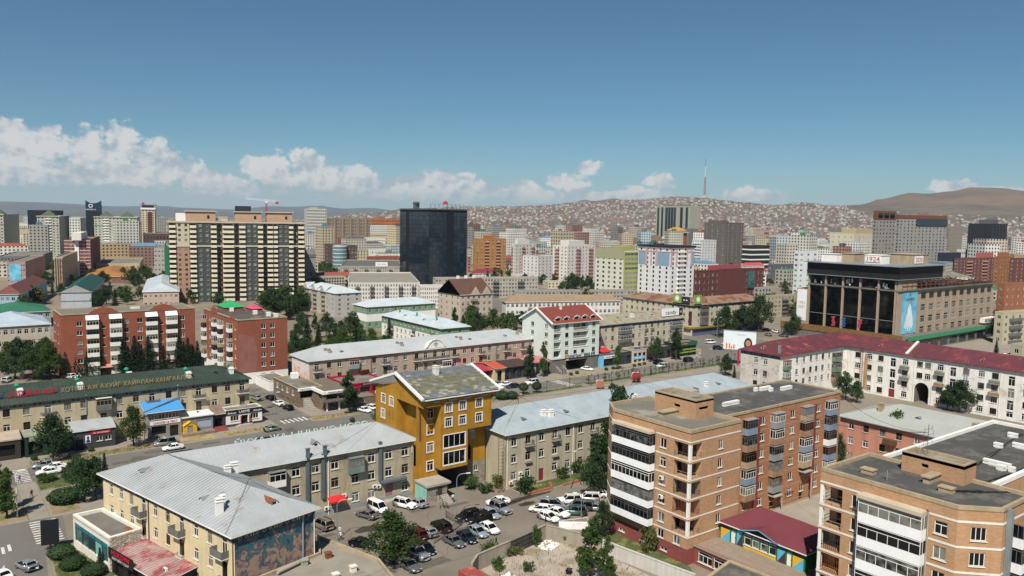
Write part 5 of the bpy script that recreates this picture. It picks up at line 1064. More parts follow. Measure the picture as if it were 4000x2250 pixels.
def shops_west():
 y=203.78
 def shop(name,x0,x1,yf,h,wall,label,roof,par=.25,slope=0.0,cat='shop'):
  b=Bld(name,((x0+x1)/2,(yf+y)/2,0.12),label,cat);fs=b.rect(x0,x1,yf,y-.01,.1,h);return b,fs
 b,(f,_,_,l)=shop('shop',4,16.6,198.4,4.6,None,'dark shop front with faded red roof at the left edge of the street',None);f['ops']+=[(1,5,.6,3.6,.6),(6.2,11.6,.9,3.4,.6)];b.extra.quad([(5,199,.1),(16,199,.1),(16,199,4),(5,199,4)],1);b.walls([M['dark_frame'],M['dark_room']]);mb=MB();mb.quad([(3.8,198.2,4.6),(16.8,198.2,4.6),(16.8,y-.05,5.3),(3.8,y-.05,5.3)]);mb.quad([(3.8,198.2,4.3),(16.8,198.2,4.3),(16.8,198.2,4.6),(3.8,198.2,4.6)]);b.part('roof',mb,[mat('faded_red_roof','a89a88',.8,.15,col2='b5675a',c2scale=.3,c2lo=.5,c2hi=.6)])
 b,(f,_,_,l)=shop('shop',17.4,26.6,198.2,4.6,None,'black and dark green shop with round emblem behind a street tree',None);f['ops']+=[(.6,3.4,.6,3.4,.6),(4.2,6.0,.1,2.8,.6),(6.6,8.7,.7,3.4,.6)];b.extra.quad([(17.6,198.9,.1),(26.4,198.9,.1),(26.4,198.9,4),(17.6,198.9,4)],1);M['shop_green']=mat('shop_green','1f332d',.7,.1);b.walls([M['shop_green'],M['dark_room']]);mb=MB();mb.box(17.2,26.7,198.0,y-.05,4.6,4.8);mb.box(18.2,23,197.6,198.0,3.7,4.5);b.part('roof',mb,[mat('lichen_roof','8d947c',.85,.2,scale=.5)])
 b,(f,_,_,l)=shop('shop',26.7,35.2,197.8,4.4,None,'charcoal shop with grey curved roof and red sign',None);rows(b,f,(5.2,7.0),(1.7,),1.25,1.1,'2',True);f['ops']+=[(.4,1.9,.15,2.6,.4)];mb=MB();mb.quad([(27.1,198.1,.15),(28.6,198.1,.15),(28.6,198.1,2.6),(27.1,198.1,2.6)]);b.part('door',mb,[M['black']]);M['charcoal']=mat('charcoal_render','3c3d41',.8,.08);b.walls([M['charcoal']])
 mb=MB();n=8
 for i in range(n):
  t0,t1=i/n,(i+1)/n;zz=lambda t:4.4+1.2*math.sin(t*math.pi/2)
  mb.quad([(26.5,197.5+6.2*t0,zz(t0)),(35.4,197.5+6.2*t0,zz(t0)),(35.4,197.5+6.2*t1,zz(t1)),(26.5,197.5+6.2*t1,zz(t1))])
  mb.quad([(26.5,197.5+6.2*t0,4.3),(26.5,197.5+6.2*t0,zz(t0)),(26.5,197.5+6.2*t1,zz(t1)),(26.5,197.5+6.2*t1,4.3)])
 b.part('roof',mb,[ROOFZ])
 sign('shop_sign',(30.2,197.8),(34.3,197.8),3.35,4.0,'red shop sign with white lettering on the charcoal shop','letter_red','ALL IN WONDER','letter_white',.3);sign('poster',(29.0,197.8),(30.1,197.8),1.6,3.3,'white poster with a dark figure on the charcoal shop','letter_white','♟','letter_blue',1.0)
 b,(f,_,_,l)=shop('shop',42.6,49.9,198.3,6.6,None,'two-storey grey shop with bright blue sloping roof and red sign',None);rows(b,f,(1.2,2.8,4.4,6.0),(4.75,),1.3,1.2,'2',True);f['ops']+=[(.5,3.8,1.0,3.1,.4),(4.6,6.6,.2,2.9,.4)];mb=MB();mb.quad([(43.1,198.7,1),(46.4,198.7,1),(46.4,198.7,3.1),(43.1,198.7,3.1)]);mb.quad([(47.2,198.7,.2),(49.2,198.7,.2),(49.2,198.7,2.9),(47.2,198.7,2.9)]);b.part('shop_window',mb,[M['shop_glass']]);b.walls([mat('stone_grey','8a8680',.9,.12,brick=(.5,.3,.02,'77736d',.1))]);roof_faces(b,[[(41.6,197.3,6.7),(50.4,197.3,6.7),(50.4,y-.03,8.2),(41.6,y-.03,8.2)]],mat('roof_blue','4a93c8',.6,.06),.15,.6)
 sign('shop_sign',(42.8,198.3),(49.6,198.3),3.45,4.35,'long white sign with red letters on the blue-roofed shop','letter_white','CHICKEN & MEAT','letter_red',.55)
 mb=MB();mb.tube((41.4,197.6,0),(41.4,197.6,6.4),.09,6);mb.bar((41.4,198,6.9),(51,203.2,8.6),.3);thing('exhaust_duct',mb,[M['zinc']],'grey duct lying across the blue shop roof','duct')
 b,(f,_,_,l)=shop('shop',50.1,57.4,198.6,4.1,None,'shop with white flat roof and yellow porch beside the blue-roofed one',None);f['ops']+=[(3.4,6.9,1.3,3.1,.15)];mb=MB();mb.quad([(53.5,198.75,1.3),(57,198.75,1.3),(57,198.75,3.1),(53.5,198.75,3.1)]);b.part('shop_window',mb,[mat('blind_grey','9aa2ad',.6,.05)]);b.walls([mat('render_slate','7a7f8a',.85,.1,streak=.1)])
 mb=MB();mb.box(50.2,53.2,197.2,198.55,.1,2.4,0,'ft');mb.quad([(50.2,197.2,.1),(51,197.2,.1),(51,197.2,2.4),(50.2,197.2,2.4)],0);mb.quad([(52.2,197.2,.1),(53.2,197.2,.1),(53.2,197.2,2.4),(52.2,197.2,2.4)],0);mb.quad([(50.0,197.0,2.4),(51.7,197.0,3.4),(51.7,198.58,3.4),(50.0,198.58,2.4)],0);mb.quad([(51.7,197.0,3.4),(53.4,197.0,2.4),(53.4,198.58,2.4),(51.7,198.58,3.4)],0);mb.quad([(50.2,197.2,2.4),(53.2,197.2,2.4),(51.7,197.2,3.3)],0);b.part('porch',mb,[mat('yellow_boards','d3a02a',.7,.1)]);mb=MB();mb.quad([(51,197.35,.1),(52.2,197.35,.1),(52.2,197.35,2.3),(51,197.35,2.3)]);b.part('door',mb,[M['panel_grey']])
 mb=MB();mb.box(49.95,57.6,198.2,y-.02,4.12,4.4);b.part('roof',mb,[M['white_paint']]);b.on(f,'air_conditioner',ac_mesh(),4.4,4.42,-2.6)
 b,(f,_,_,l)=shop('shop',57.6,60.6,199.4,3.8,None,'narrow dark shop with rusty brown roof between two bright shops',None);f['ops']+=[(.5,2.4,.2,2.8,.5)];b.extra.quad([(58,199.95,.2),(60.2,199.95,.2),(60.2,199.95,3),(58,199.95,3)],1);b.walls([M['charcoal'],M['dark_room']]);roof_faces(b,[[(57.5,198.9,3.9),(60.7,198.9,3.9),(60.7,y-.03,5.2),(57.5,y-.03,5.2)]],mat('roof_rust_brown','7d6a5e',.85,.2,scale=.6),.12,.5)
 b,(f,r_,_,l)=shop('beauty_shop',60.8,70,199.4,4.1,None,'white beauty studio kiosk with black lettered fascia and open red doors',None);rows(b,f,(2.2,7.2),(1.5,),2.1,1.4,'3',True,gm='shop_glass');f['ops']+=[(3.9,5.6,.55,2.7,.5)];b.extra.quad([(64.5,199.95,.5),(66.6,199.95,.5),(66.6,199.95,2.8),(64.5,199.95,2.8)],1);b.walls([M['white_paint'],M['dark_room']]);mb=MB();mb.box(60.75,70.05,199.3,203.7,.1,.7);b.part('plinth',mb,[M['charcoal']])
 for x,d in((64.45,-.5),(66.65,.5)):mb=MB();mb.box(x-.04+d*.0,x+.04,198.75,199.38,.55,2.65);b.part('door',mb,[mat('crimson_door','a01c36',.5,.06)])
 flat_roof(b,[(60.8,199.4),(70,199.4),(70,y-.02),(60.8,y-.02)],4.1,FELT2,M['white_paint'],.25,.2)
 mb=MB();mb.box(64,67.2,197.9,199.35,.1,.5);[mb.box(64-.35*(i+1),64-.35*i,197.9,199.35,.1,.5-.12*(i+1))for i in range(3)];b.part('steps',mb,[M['concrete']])
 sign('shop_sign',(60.8,199.38),(70,199.38),3.1,4.3,'black fascia with white lettering on the beauty studio','black',lines=[('LAKMÉ',.3,.65,2.7,'letter_white')]);
 for t,xa,xb in(('Beauty',61.1,63.3),('Studio',67.6,69.8)):o=link('lettering',text_mesh(t,.45,.05,'letter_white',.3),bpy.data.objects[[k.name for k in C.objects if k.name.startswith('shop_sign')][-1]],((xa+xb)/2-65.4,-.16,.3));fit_text(o,xb-xa)
 mb=MB();mb.box(49.6,57.2,195.9,198.4,.1,.75);t=thing('terrace_wall',mb,[mat('rubble_stone','8b7a66',.95,.2,scale=1.5,bump=.6,brick=(.7,.35,.05,'6d6255',.25))],'low rubble stone terrace wall in front of the yellow porch','wall')
 mb=MB();mb.quad([(57.6,196.4,.15),(60.6,196.4,.15),(60.6,199.2,.7),(57.6,199.2,.7)]);mb.quad([(57.6,196.4,.1),(57.6,196.4,.15),(57.6,199.2,.7),(57.6,199.2,.1)]);thing('entrance_ramp',mb,[mat('red_tile','7d3a34',.8,.08)],'dark red tiled ramp in front of the narrow shop','ramp')
shops_west()
def pink_block():
 b=Bld('apartment_block',(130,224,0),'long pinkish three-storey block with pale metal hip roof and a rounded roof gable')
 P_=mat('plaster_pinkish','b3a592',.9,.1,streak=.2,bump=.08,col2='ac9686',c2scale=.05,c2lo=.45,c2hi=.6);MU=mural_mat('pale_mural',[(.3,'8a9db0'),(.42,'d9d2cc'),(.5,'d8b9a8'),(.58,'b8685c'),(.68,'d9d4cf'),(.8,'4a5560')],.5,9)
 f,r_,k,l=b.rect(91.2,175.5,219.4,232.8,0,11.0,0,(0,0,0,1))
 xs=[93.6,97.4,100.8,105.2,108.6,112.3,116.2,120,123.3,127.4,130.8,134.3,137.6,141.9,145.9,149.1,152.5,156.1,159.7,163.3,167,170.6,174]
 bal=(93.6,116.2,127.4,141.9,152.5,163.3,170.6)
 for i,x in enumerate(xs):
  u=x-91.2;d=x in bal or 129<x<139 or x==105.2
  for k_,z in enumerate((8.3,4.9)):
   window(b,f,u,z-.55 if d else z,1.35,2.25 if d else 1.7,'2t',fm=('white_frame','tan_frame','white_frame','brown_frame')[(i*3+k_)%4],full=x<145,sill=None if d else 'sill')
  window(b,f,u,1.3,1.35,1.8,'2t',fm='dark_frame',full=False)
  if x in bal:balcony(b,f,u,7.6,2.7,1.05,.95,'balcony_grey','sill','panel');balcony(b,f,u,4.25,1.7,.5,.3,'concrete','sill')
 loggia(b,f,105.2-91.2,7.5,3.2,1.1,1.1,1.5,'panel_grey','white_frame',4,'red_awn');loggia(b,f,108.7-91.2,4.0,2.8,1.1,.9,1.7,'rust','rust',4,'rust')
 balcony(b,f,134.3-91.2,7.6,10.2,1.1,.95,'balcony_grey','sill','panel');loggia(b,f,138.3-91.2,4.0,3.3,1.2,.9,1.7,'white_paint','white_frame',4,'white_paint')
 for x in(111.2,139.8,159.0):pipe(b,f,x-91.2,3.5,10.7,'brown_frame')
 b.walls([P_,MU]);r=hip(b,91.2,175.5,219.4,232.8,11.0,14.2,mat('roof_zinc_pale','acb0b0',.6,.08,scale=.2,metal=.05,fine=.05,col2='a2a9ac',c2scale=.25,c2lo=.52,c2hi=.66),.6,.9)
 for x,y in((98.6,222.0),(98.0,223.4),(123.3,222.0),(122.6,223.5),(146,222.2),(145.2,223.6),(170,222.2)):chimney(b,r,x,y,12.2,.9,.7,.95,'concrete')
 for x in(102.6,149.6,164.5):dormer(b,r,x,221.6,12.0,(0,-1),1.1,.8,2.0,rm='zinc')
 mb=MB();pts=[(-4.2,0),(-3.2,.5),(-2.4,1.7),(-1.3,2.5),(0,2.8),(1.3,2.5),(2.4,1.7),(3.2,.5),(4.2,0)];c=134.3
 mb.quad([(c+x,219.0,11.2+z)for x,z in((-4.2,0),(4.2,0))]+[(c+x,219.0,11.2+z)for x,z in reversed(pts[1:-1])],0)
 for(xa,za),(xb,zb)in zip(pts,pts[1:]):mb.bar((c+xa,219.1,11.2+za),(c+xb,219.1,11.2+zb),.6,.28,1);mb.quad([(c+xa,219.1,11.2+za),(c+xb,219.1,11.2+zb),(c+xb*.9,221.6,11.4+zb*.75),(c+xa*.9,221.6,11.4+za*.75)],1)
 for i in range(3):
  for j in range(3):
   if abs(i-1)+abs(j-1)<2:
    for t in range(8):mb.bar((c+(i-1)*.55+.3*math.cos(t*.785),218.96,12.5+(j-1)*.55+.3*math.sin(t*.785)),(c+(i-1)*.55+.3*math.cos((t+1)*.785),218.96,12.5+(j-1)*.55+.3*math.sin((t+1)*.785)),.06,.1,2)
 b.part('roof_gable',mb,[M['white_paint'],M['sill'],M['panel_grey']])
M['red_awn']=mat('red_sheet','9c4a44',.7,.1)
pink_block()
def cafe_row():
 stone=mat('brown_stone','7d6a58',.92,.15,brick=(.45,.22,.025,'63564a',.28),bump=.4)
 b=Bld('cafe',(86,215,0),'brown stone corner cafe with flat roof and basement windows on the side street','cafe');fs=b.rect(83.6,90.9,209,228,.1,5.3);l=fs[3]
 for u in(3.2,7.2,11,15.2):window(b,l,u,3.0,1.5,1.7,'2t');window(b,l,u+.2,.5,1.4,1.0,'2',fm='tan_frame',sill=None)
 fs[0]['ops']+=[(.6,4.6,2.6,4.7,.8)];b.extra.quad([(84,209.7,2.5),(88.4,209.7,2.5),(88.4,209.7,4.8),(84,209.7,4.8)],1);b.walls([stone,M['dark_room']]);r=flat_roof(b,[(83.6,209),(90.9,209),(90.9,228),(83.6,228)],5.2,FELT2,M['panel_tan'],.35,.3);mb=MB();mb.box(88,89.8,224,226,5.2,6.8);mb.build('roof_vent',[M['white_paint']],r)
 mb=MB();mb.box(83.5,88.6,208.7,208.99,4.75,5.6);b.part('fascia',mb,[M['white_paint']])
 b=Bld('cafe',(92,204,0),'low cafe with brown flat roof, white fascia and glazed ground floor beside the stone corner','cafe');f,r_,k,l=b.rect(87.9,96.8,201.4,219.3,.1,5.3);f['ops']+=[(.7,3.9,3.2,4.7,.3),(4.4,8.4,3.1,4.7,.3),(.8,3.9,.2,2.5,.3),(4.6,7.2,.5,2.4,.3)];l['ops']+=[(14,16.6,3.1,4.7,.3)]
 mb=MB();mb.quad([(88,201.72,.2),(96.6,201.72,.2),(96.6,201.72,4.8),(88,201.72,4.8)]);mb.quad([(88.2,205.6,3),(88.2,202.4,3),(88.2,202.4,4.8),(88.2,205.6,4.8)]);b.part('shop_window',mb,[M['shop_glass']]);b.walls([stone]);mb=MB();mb.box(87.3,97,200.9,201.38,4.85,5.7);mb.box(87.3,87.88,201.4,209,4.85,5.7);b.part('fascia',mb,[M['white_paint']]);mb=MB();mb.quad([(87.9,201.4,5.31),(96.8,201.4,5.31),(96.8,219.3,5.31),(87.9,219.3,5.31)]);b.part('roof',mb,[mat('roof_brown_felt','6d6355',.92,.12,scale=.3,fine=.1)]);mb=MB();mb.box(86.6,97.2,199.8,201.36,2.75,2.95);mb.box(86.6,97.2,199.75,199.85,2.95,3.4);b.part('terrace',mb,[M['concrete_dark']]);
 for x in(88.6,92.2):mb=MB();mb.box(x-.2,x+.2,200.9,201.35,.1,2.7);b.part('pillar',mb,[M['white_paint']])
 for i in range(7):mb=MB();mb.box(84.6,86.5,203.0+.7*i,203.7+.7*i,.1,.1+.38*(i+1));b.part('step',mb,[M['concrete']])
 sign('cafe_sign',(88.4,200.9),(93.4,200.9),4.9,5.6,'white fascia sign with dark letters on the brown-roofed cafe','white_paint','MadCoffee','black',.42);sign('cafe_sign',(83.7,208.69),(88.2,208.69),4.85,5.55,'white fascia sign with grey letters on the stone corner cafe','white_paint','РЕСТОРАН','panel_grey',.42)
 mg=mat('magenta_panel','a8173f',.6,.06);M['magenta']=mg
 b=Bld('restaurant',(102,210,0),'crimson two-storey restaurant front with wide dark windows','restaurant');f,r_,k,l=b.rect(97.2,110,206.5,219.3,.1,5.2);f['ops']+=[(.8,3.4,2.6,4.3,.4),(4.0,7.2,2.8,4.4,.4),(7.9,11.8,2.8,4.4,.4),(8.2,11.4,.2,2.0,.4)];mb=MB();mb.quad([(97.4,206.9,.2),(109.8,206.9,.2),(109.8,206.9,4.6),(97.4,206.9,4.6)]);b.part('shop_window',mb,[M['shop_glass']]);b.walls([mg]);flat_roof(b,[(97.2,206.5),(110,206.5),(110,219.3),(97.2,219.3)],5.1,FELT2,mg,.5,.25)
 sign('restaurant_sign',(101.6,206.48),(106.6,206.48),4.75,5.5,'dark restaurant sign with pale letters on the crimson front','black','ВАЛВЕТЕ','frieze_light',.45);sign('restaurant_sign',(106,206.48),(109.8,206.48),2.0,2.75,'white lettered board low on the crimson front','letter_white','ЗООГИЙН ГАЗАР','panel_grey',.3)
 b=Bld('shop',(98,203,0),'low rubble stone hut beside the crimson restaurant','shop');f,*_=b.rect(97,103.5,200.6,206.3,.1,2.7);window(b,f,2.0,1.4,1.6,.7,'3');b.walls([stone]);flat_roof(b,[(97,200.6),(103.5,200.6),(103.5,206.3),(97,206.3)],2.7,FELT2,stone,.2,.25)
 def hut(x0,x1,yf,h,wm,roof,label,rh=1.0,wins=None,name='shop'):
  b=Bld(name,((x0+x1)/2,(yf+219)/2,0),label,'shop');f,*_=b.rect(x0,x1,yf,219.3,.1,h);n=max(1,int((x1-x0)/2.6))
  for i in range(n):u=(x1-x0)*(i+.5)/n;f['ops'].append((u-.95,u+.95,.3,h-.9,.35))
  mb=MB();mb.quad([(x0+.1,yf+.34,.2),(x1-.1,yf+.34,.2),(x1-.1,yf+.34,h-.4),(x0+.1,yf+.34,h-.4)]);b.part('shop_window',mb,[M['shop_glass']]);b.walls([wm]);roof_faces(b,[[(x0-.3,yf-.8,h),(x1+.3,yf-.8,h),(x1+.3,(yf+219)/2,h+rh),(x0-.3,(yf+219)/2,h+rh)],[(x1+.3,219.2,h),(x0-.3,219.2,h),(x0-.3,(yf+219)/2,h+rh),(x1+.3,(yf+219)/2,h+rh)]],roof,.15,.6,fascia=wm);return b
 cr=mat('crimson_roof','a83a4e',.65,.1,col2='98303f',c2scale=.4);orr=mat('orange_roof','b8553c',.7,.1);bk=mat('brown_roof','4a3a36',.75,.1);sal=mat('salmon_roof','b5686a',.75,.15,col2='a39a94',c2scale=.5)
 hut(111,122,207.5,4.0,M['charcoal'],mat('dark_grey_roof','3f4042',.75,.1),'dark grey shop roof beside the crimson restaurant');hut(141.5,149,208.5,4.2,mat('dark_red_wall','7c2a2d',.75,.1),cr,'small shop with crimson ribbed roof and dark red front under the pink block');hut(149.4,153.6,207,4.8,mat('cream_stucco','c2ad92',.85,.1),orr,'narrow cream shop with arched porch and orange roof');hut(154,165,208.5,4.4,M['charcoal'],bk,'dark shop row with flat brown roof');hut(165.4,174,209.5,4.6,mat('stone_pale','8f8a80',.9,.12),sal,'shop with faded salmon roof beside the mint-green building')
 sign('shop_sign',(157,208.4),(161.5,208.4),3.6,4.4,'black shop board with yellow letters under the pink block','black','МОНГОЛ ШУУДАН','letter_gold',.4)
cafe_row()
def red_blocks():
 RB=mat('brick_red','8f5340',.9,.08,scale=.2,fine=.05,brick=(.5,.15,.012,'80483a',.12),streak=.08)
 b=Bld('brick_block',(56,295,0),'red brick six-storey block with white enclosed balconies and two small roof gables');f,r_,k,l=b.rect(36.2,77.5,287.2,304,0,20.4)
 zs=[16.7-3.05*i for i in range(6)]
 rows(b,f,(5.3,19.2,23.4,37),zs,1.6,1.5,'2',True,('white_frame','tan_frame'),3);rows(b,f,(12.3,30.2),[z-1.2 for z in zs],1.3,.9,'1',False,('tan_frame',));rows(b,l,(2.5,5.2,11),zs,1.2,1.5,'2',False,('tan_frame',))
 for i,u in enumerate((9,15.9,27,33.4)):
  for j,z in enumerate(zs):
   c=(i*2+j)%3;loggia(b,f,u,z-1.0,3.5,1.3,1.2,1.55,'white_paint',('white_frame','grey_metal','tan_frame')[c],4,None,'glass',.3,2)
  mb=MB();x,y=b.fpt(f,u,0);mb.quad([(x-1.9,y-1.4,18.6),(x+1.9,y-1.4,18.6),(x+1.9,y,20.0),(x-1.9,y,20.0)]);mb.quad([(x-1.9,y,18.6),(x-1.9,y-1.4,18.6),(x-1.9,y,20.0)]);mb.quad([(x+1.9,y-1.4,18.6),(x+1.9,y,18.6),(x+1.9,y,20.0)]);b.part('balcony_roof',mb,[M['white_paint']])
 for u in(12.5,31):mb=MB();x,y=b.fpt(f,u,0);mb.quad([(x-5,y-.02,20.3),(x+5,y-.02,20.3),(x+2.4,y-.02,22.0),(x,y-.02,22.6),(x-2.4,y-.02,22.0)]);mb.quad([(x-5,y+.4,20.3),(x-2.4,y+.4,22.0),(x,y+.4,22.6),(x+2.4,y+.4,22.0),(x+5,y+.4,20.3)]);mb.quad([(x-2.4,y-.02,22.0),(x,y-.02,22.6),(x,y+.4,22.6),(x-2.4,y+.4,22.0)]);mb.quad([(x,y-.02,22.6),(x+2.4,y-.02,22.0),(x+2.4,y+.4,22.0),(x,y+.4,22.6)]);b.part('roof_gable',mb,[RB])
 for u in(12.6,31.4):mb=MB();x,y=b.fpt(f,u,0);mb.quad([(x-1.8,y-2,2.7),(x+1.8,y-2,2.7),(x+1.8,y,3.5),(x-1.8,y,3.5)]);b.part('porch_canopy',mb,[mat('pink_canopy','b98078',.8,.1)])
 b.walls([RB]);r=flat_roof(b,[(36.2,287.2),(77.5,287.2),(77.5,304),(36.2,304)],20.3,FELT2,M['panel_tan'],.5,.35);roof_vents(b,r,[(50,297,4,'x'),(60,296,3,'x'),(70,298,3,'x')],20.4)
 b=Bld('brick_block',(87,262,0),'red brick six-storey block with blank mural wall, white base and dark roof');f,r_,k,l=b.rect(79.6,95.6,247.6,284,3.6,20.4);f2,r2,k2,l2=b.rect(79.55,95.65,247.55,284,0,3.6,1)
 rows(b,f,(8.1,11.0),[17.4-3.05*i for i in range(5)],1.4,1.55,'2',True);rows(b,f2,(8.1,11.0),(1.5,),1.4,1.6,'2',True);rows(b,l,(7,10.3,15.8,22,34),[17.3-3.05*i for i in range(5)],1.2,1.5,'1',False)
 for u in(.9,13.0,19.3,29):
  for j in range(5):loggia(b,l,u+.8,16.2-3.05*j,2.6,1.2,1.1,1.5,'white_paint' if(j+int(u))%3 else 'panel_tan',('white_frame','grey_metal')[j%2],3,None)
 mb=MB();q=lambda u,z:(*b.fpt(f,u,.02),z);mb.quad([q(.1,3.7),q(5.6,3.7),q(6.2,9),q(5.2,15),q(.1,16.5)]);b.part('painted_panel',mb,[mat('wall_paint_mauve','8e5f55',.9,.12,streak=.1)])
 mb=MB();q=lambda y,z:(79.58,y,z);mb.quad([q(276,20.3),q(268,20.3),q(270,22.2),q(272,22.7),q(274,22.2)]);b.part('roof_gable',mb,[RB]);mb=MB();mb.quad([q(256,20.3),q(250,20.3),q(251.6,22.0),q(253,22.4),q(254.4,22.0)]);b.part('roof_gable',mb,[RB])
 b.walls([RB,M['white_paint']]);r=flat_roof(b,[(79.6,247.6),(95.6,247.6),(95.6,284),(79.6,284)],20.3,FELT,M['panel_tan'],.5,.35)
 for x,y in((90,262),(92,255),(93,251),(86,274)):mb=MB();mb.box(x-.7,x+.7,y-.5,y+.5,20.3,21.6);mb.tube((x-.72,y,21),(x-.76,y,21),.4,10,1);mb.build('roof_vent',[M['white_paint'],M['panel_grey']],r)
 for(x0,x1,y0,y1,h,m,n)in((84,90,274,283,2.2,mat('roof_bright_green','2f9a5e',.6,.08),'roof_house'),(90.5,94,266,272,1.2,mat('roof_pink','c24a6a',.6,.08),'roof_house')):
  mb=MB();mb.box(x0,x1,y0,y1,20.3,21.6,1);mb.quad([(x0-.3,y0-.3,21.6),(x1+.3,y0-.3,21.6),((x0+x1)/2,(y0+y1)/2,21.6+h)]);mb.quad([(x1+.3,y0-.3,21.6),(x1+.3,y1+.3,21.6),((x0+x1)/2,(y0+y1)/2,21.6+h)]);mb.quad([(x1+.3,y1+.3,21.6),(x0-.3,y1+.3,21.6),((x0+x1)/2,(y0+y1)/2,21.6+h)]);mb.quad([(x0-.3,y1+.3,21.6),(x0-.3,y0-.3,21.6),((x0+x1)/2,(y0+y1)/2,21.6+h)]);mb.build(n,[m,RB],r)
 b=Bld('garage',(82,236,0),'low white wall with grey flat garage roof below the red brick gable','garage');b.rect(84.5,91,234,246,0,3.0);b.walls([M['white_paint']]);flat_roof(b,[(84.5,234),(91,234),(91,246),(84.5,246)],3.0,FELT2,M['white_paint'],.2,.2)
red_blocks()
def mint_house():
 b=Bld('bank_building',(185,215,0),'pale mint five-storey bank building with red-brown gable roof and five dormers');MT=mat('plaster_mint','cdd6cd',.85,.05,streak=.06);f,r_,k,l=b.rect(174.8,196.6,208.1,225.4,4.9,17.6);g=b.rect(174.85,196.55,208.4,225.3,0,4.9,1);g[0]['ops']+=[(6.5,16.5,0,4.0,6.0)]
 rows(b,f,(6.4,19.2),(15.4,12.4,9.4,6.3),1.55,1.6,'2',True,('dark_frame','tan_frame'));rows(b,f,(10.4,14),(6.3,),1.5,1.3,'2',True,('dark_frame',));rows(b,l,(5.9,13.6),(15.5,12.5,9.5,6.5),1.7,1.6,'2',True,('white_frame',))
 for z in(14.6,11.6,8.6):
  for u0,u1 in((.5,3.7),(9.4,16.6)):
   f['ops'].append((u0,u1,z,z+2.3,1.6));mb=MB();P=lambda u,zz,d:(*b.fpt(f,u,d),zz);mb.quad([P(u0,z,-1.58),P(u1,z,-1.58),P(u1,z+2.3,-1.58),P(u0,z+2.3,-1.58)]);b.part('loggia_wall',mb,[M['tan_frame']]);n=1 if u1-u0<4 else 3
   for i in range(n):u=u0+(u1-u0)*(i+.5)/n;mb=MB();mb.quad([P(u-.75,z+.3,-1.55),P(u+.75,z+.3,-1.55),P(u+.75,z+2.0,-1.55),P(u-.75,z+2.0,-1.55)]);b.part('window',mb,[M['glass']])
   mb=MB();
   for i in range(int((u1-u0)/.3)+1):u=u0+.3*i;mb.bar(P(u,z,.1),P(u,z+.95,.1),.03)
   mb.bar(P(u0,z+.97,.1),P(u1,z+.97,.1),.06);mb.bar(P(u0,z+.02,.1),P(u1,z+.02,.1),.08);b.part('railing',mb,[M['white_frame']])
 f['ops'].append((.5,3.7,5.6,7.9,1.6));mb=MB();P=lambda u,zz,d:(*b.fpt(f,u,d),zz);mb.quad([P(.5,5.6,-1.5),P(3.7,5.6,-1.5),P(3.7,7.9,-1.5),P(.5,7.9,-1.5)]);b.part('window',mb,[M['glass']])
 b.extra.quad([(174.8,225.4,17.6),(174.8,208.1,17.6),(174.8,216.75,22.0)],0);b.walls([MT,M['concrete_dark']])
 RR=mat('roof_tile_red','7d3f34',.8,.08,scale=.3,fine=.1,brick=(.4,.3,.03,'6d352c',.1));r=hip(b,174.8,196.6,208.1,225.4,17.6,22.3,RR,.8,0,'gg',k=1);
 for x in(174.0,197.4):
  mb=MB();mb.bar((x,207.2,17.5),(x,216.75,22.4),.35,.5);mb.bar((x,226.3,17.5),(x,216.75,22.4),.35,.5);mb.build('bargeboard',[M['white_paint']],r)
 for i,x in enumerate((177.6,181.4,186.2,190,194.2)):
  mb=MB();y=208.9;z=18.0;mb.quad([(x-1.25,y,z),(x+1.25,y,z),(x+1.25,y,z+1.2),(x,y,z+1.75),(x-1.25,y,z+1.2)],0);mb.quad([(x-.95,y-.02,z+.1),(x+.95,y-.02,z+.1),(x+.95,y-.02,z+1.1),(x-.95,y-.02,z+1.1)],1)
  for s in(-1,1):mb.quad([(x+s*1.25,y,z),(x+s*1.25,y+2.4,z),(x+s*1.25,y+2.4,z+1.2),(x+s*1.25,y,z+1.2)],0);mb.quad([(x+s*1.5,y-.3,z+1.15),(x+s*1.5,y+3.0,z+1.3),(x,y+3.4,z+1.9),(x,y-.3,z+1.85)],2);mb.bar((x+s*1.5,y-.32,z+1.12),(x,y-.32,z+1.82),.12,.2,0)
  mb.build('dormer',[M['white_paint'],M['dark_glass'],RR],r)
 chimney(b,r,184,215,21.6,.6,.6,.9)
 mb=MB();[mb.box(176.6+.0,179.4,205.2+.45*i,205.65+.45*i,0.1,.3+.22*i)for i in range(6)];mb.box(176.4,180.6,207.6,208.35,0,1.9);b.part('steps',mb,[M['concrete_dark']])
 for x in(176.5,179.5):mb=MB();mb.bar((x,205.2,1.3),(x,208,2.7),.06);[mb.bar((x,205.2+.7*i,.3+.35*i),(x,205.2+.7*i,1.3+.35*i),.05)for i in range(5)];b.part('handrail',mb,[M['white_frame']])
 M['navy']=mat('letter_navy','1f3a5f',.5,.03);M['orange_logo']=mat('logo_orange','d9772a',.5,.03)
 o=empty('bank_sign',(186,208.05,5.1),'dark blue bank lettering with orange square logo on the mint building','sign');fit_text(link('lettering',text_mesh('ГОЛОМТ БАНК',.75,.08,'navy'),o,(-1.2,-.06,0)),6.6);mb=MB();mb.box(-5.6,-4.7,-.1,0,-.05,.95);link('logo',mb.mesh('logo',[M['orange_logo']]),o);fit_text(link('lettering',text_mesh('골롬트 은행',.85,.08,'navy'),o,(6.0,-.06,0)),5.2)
mint_house()
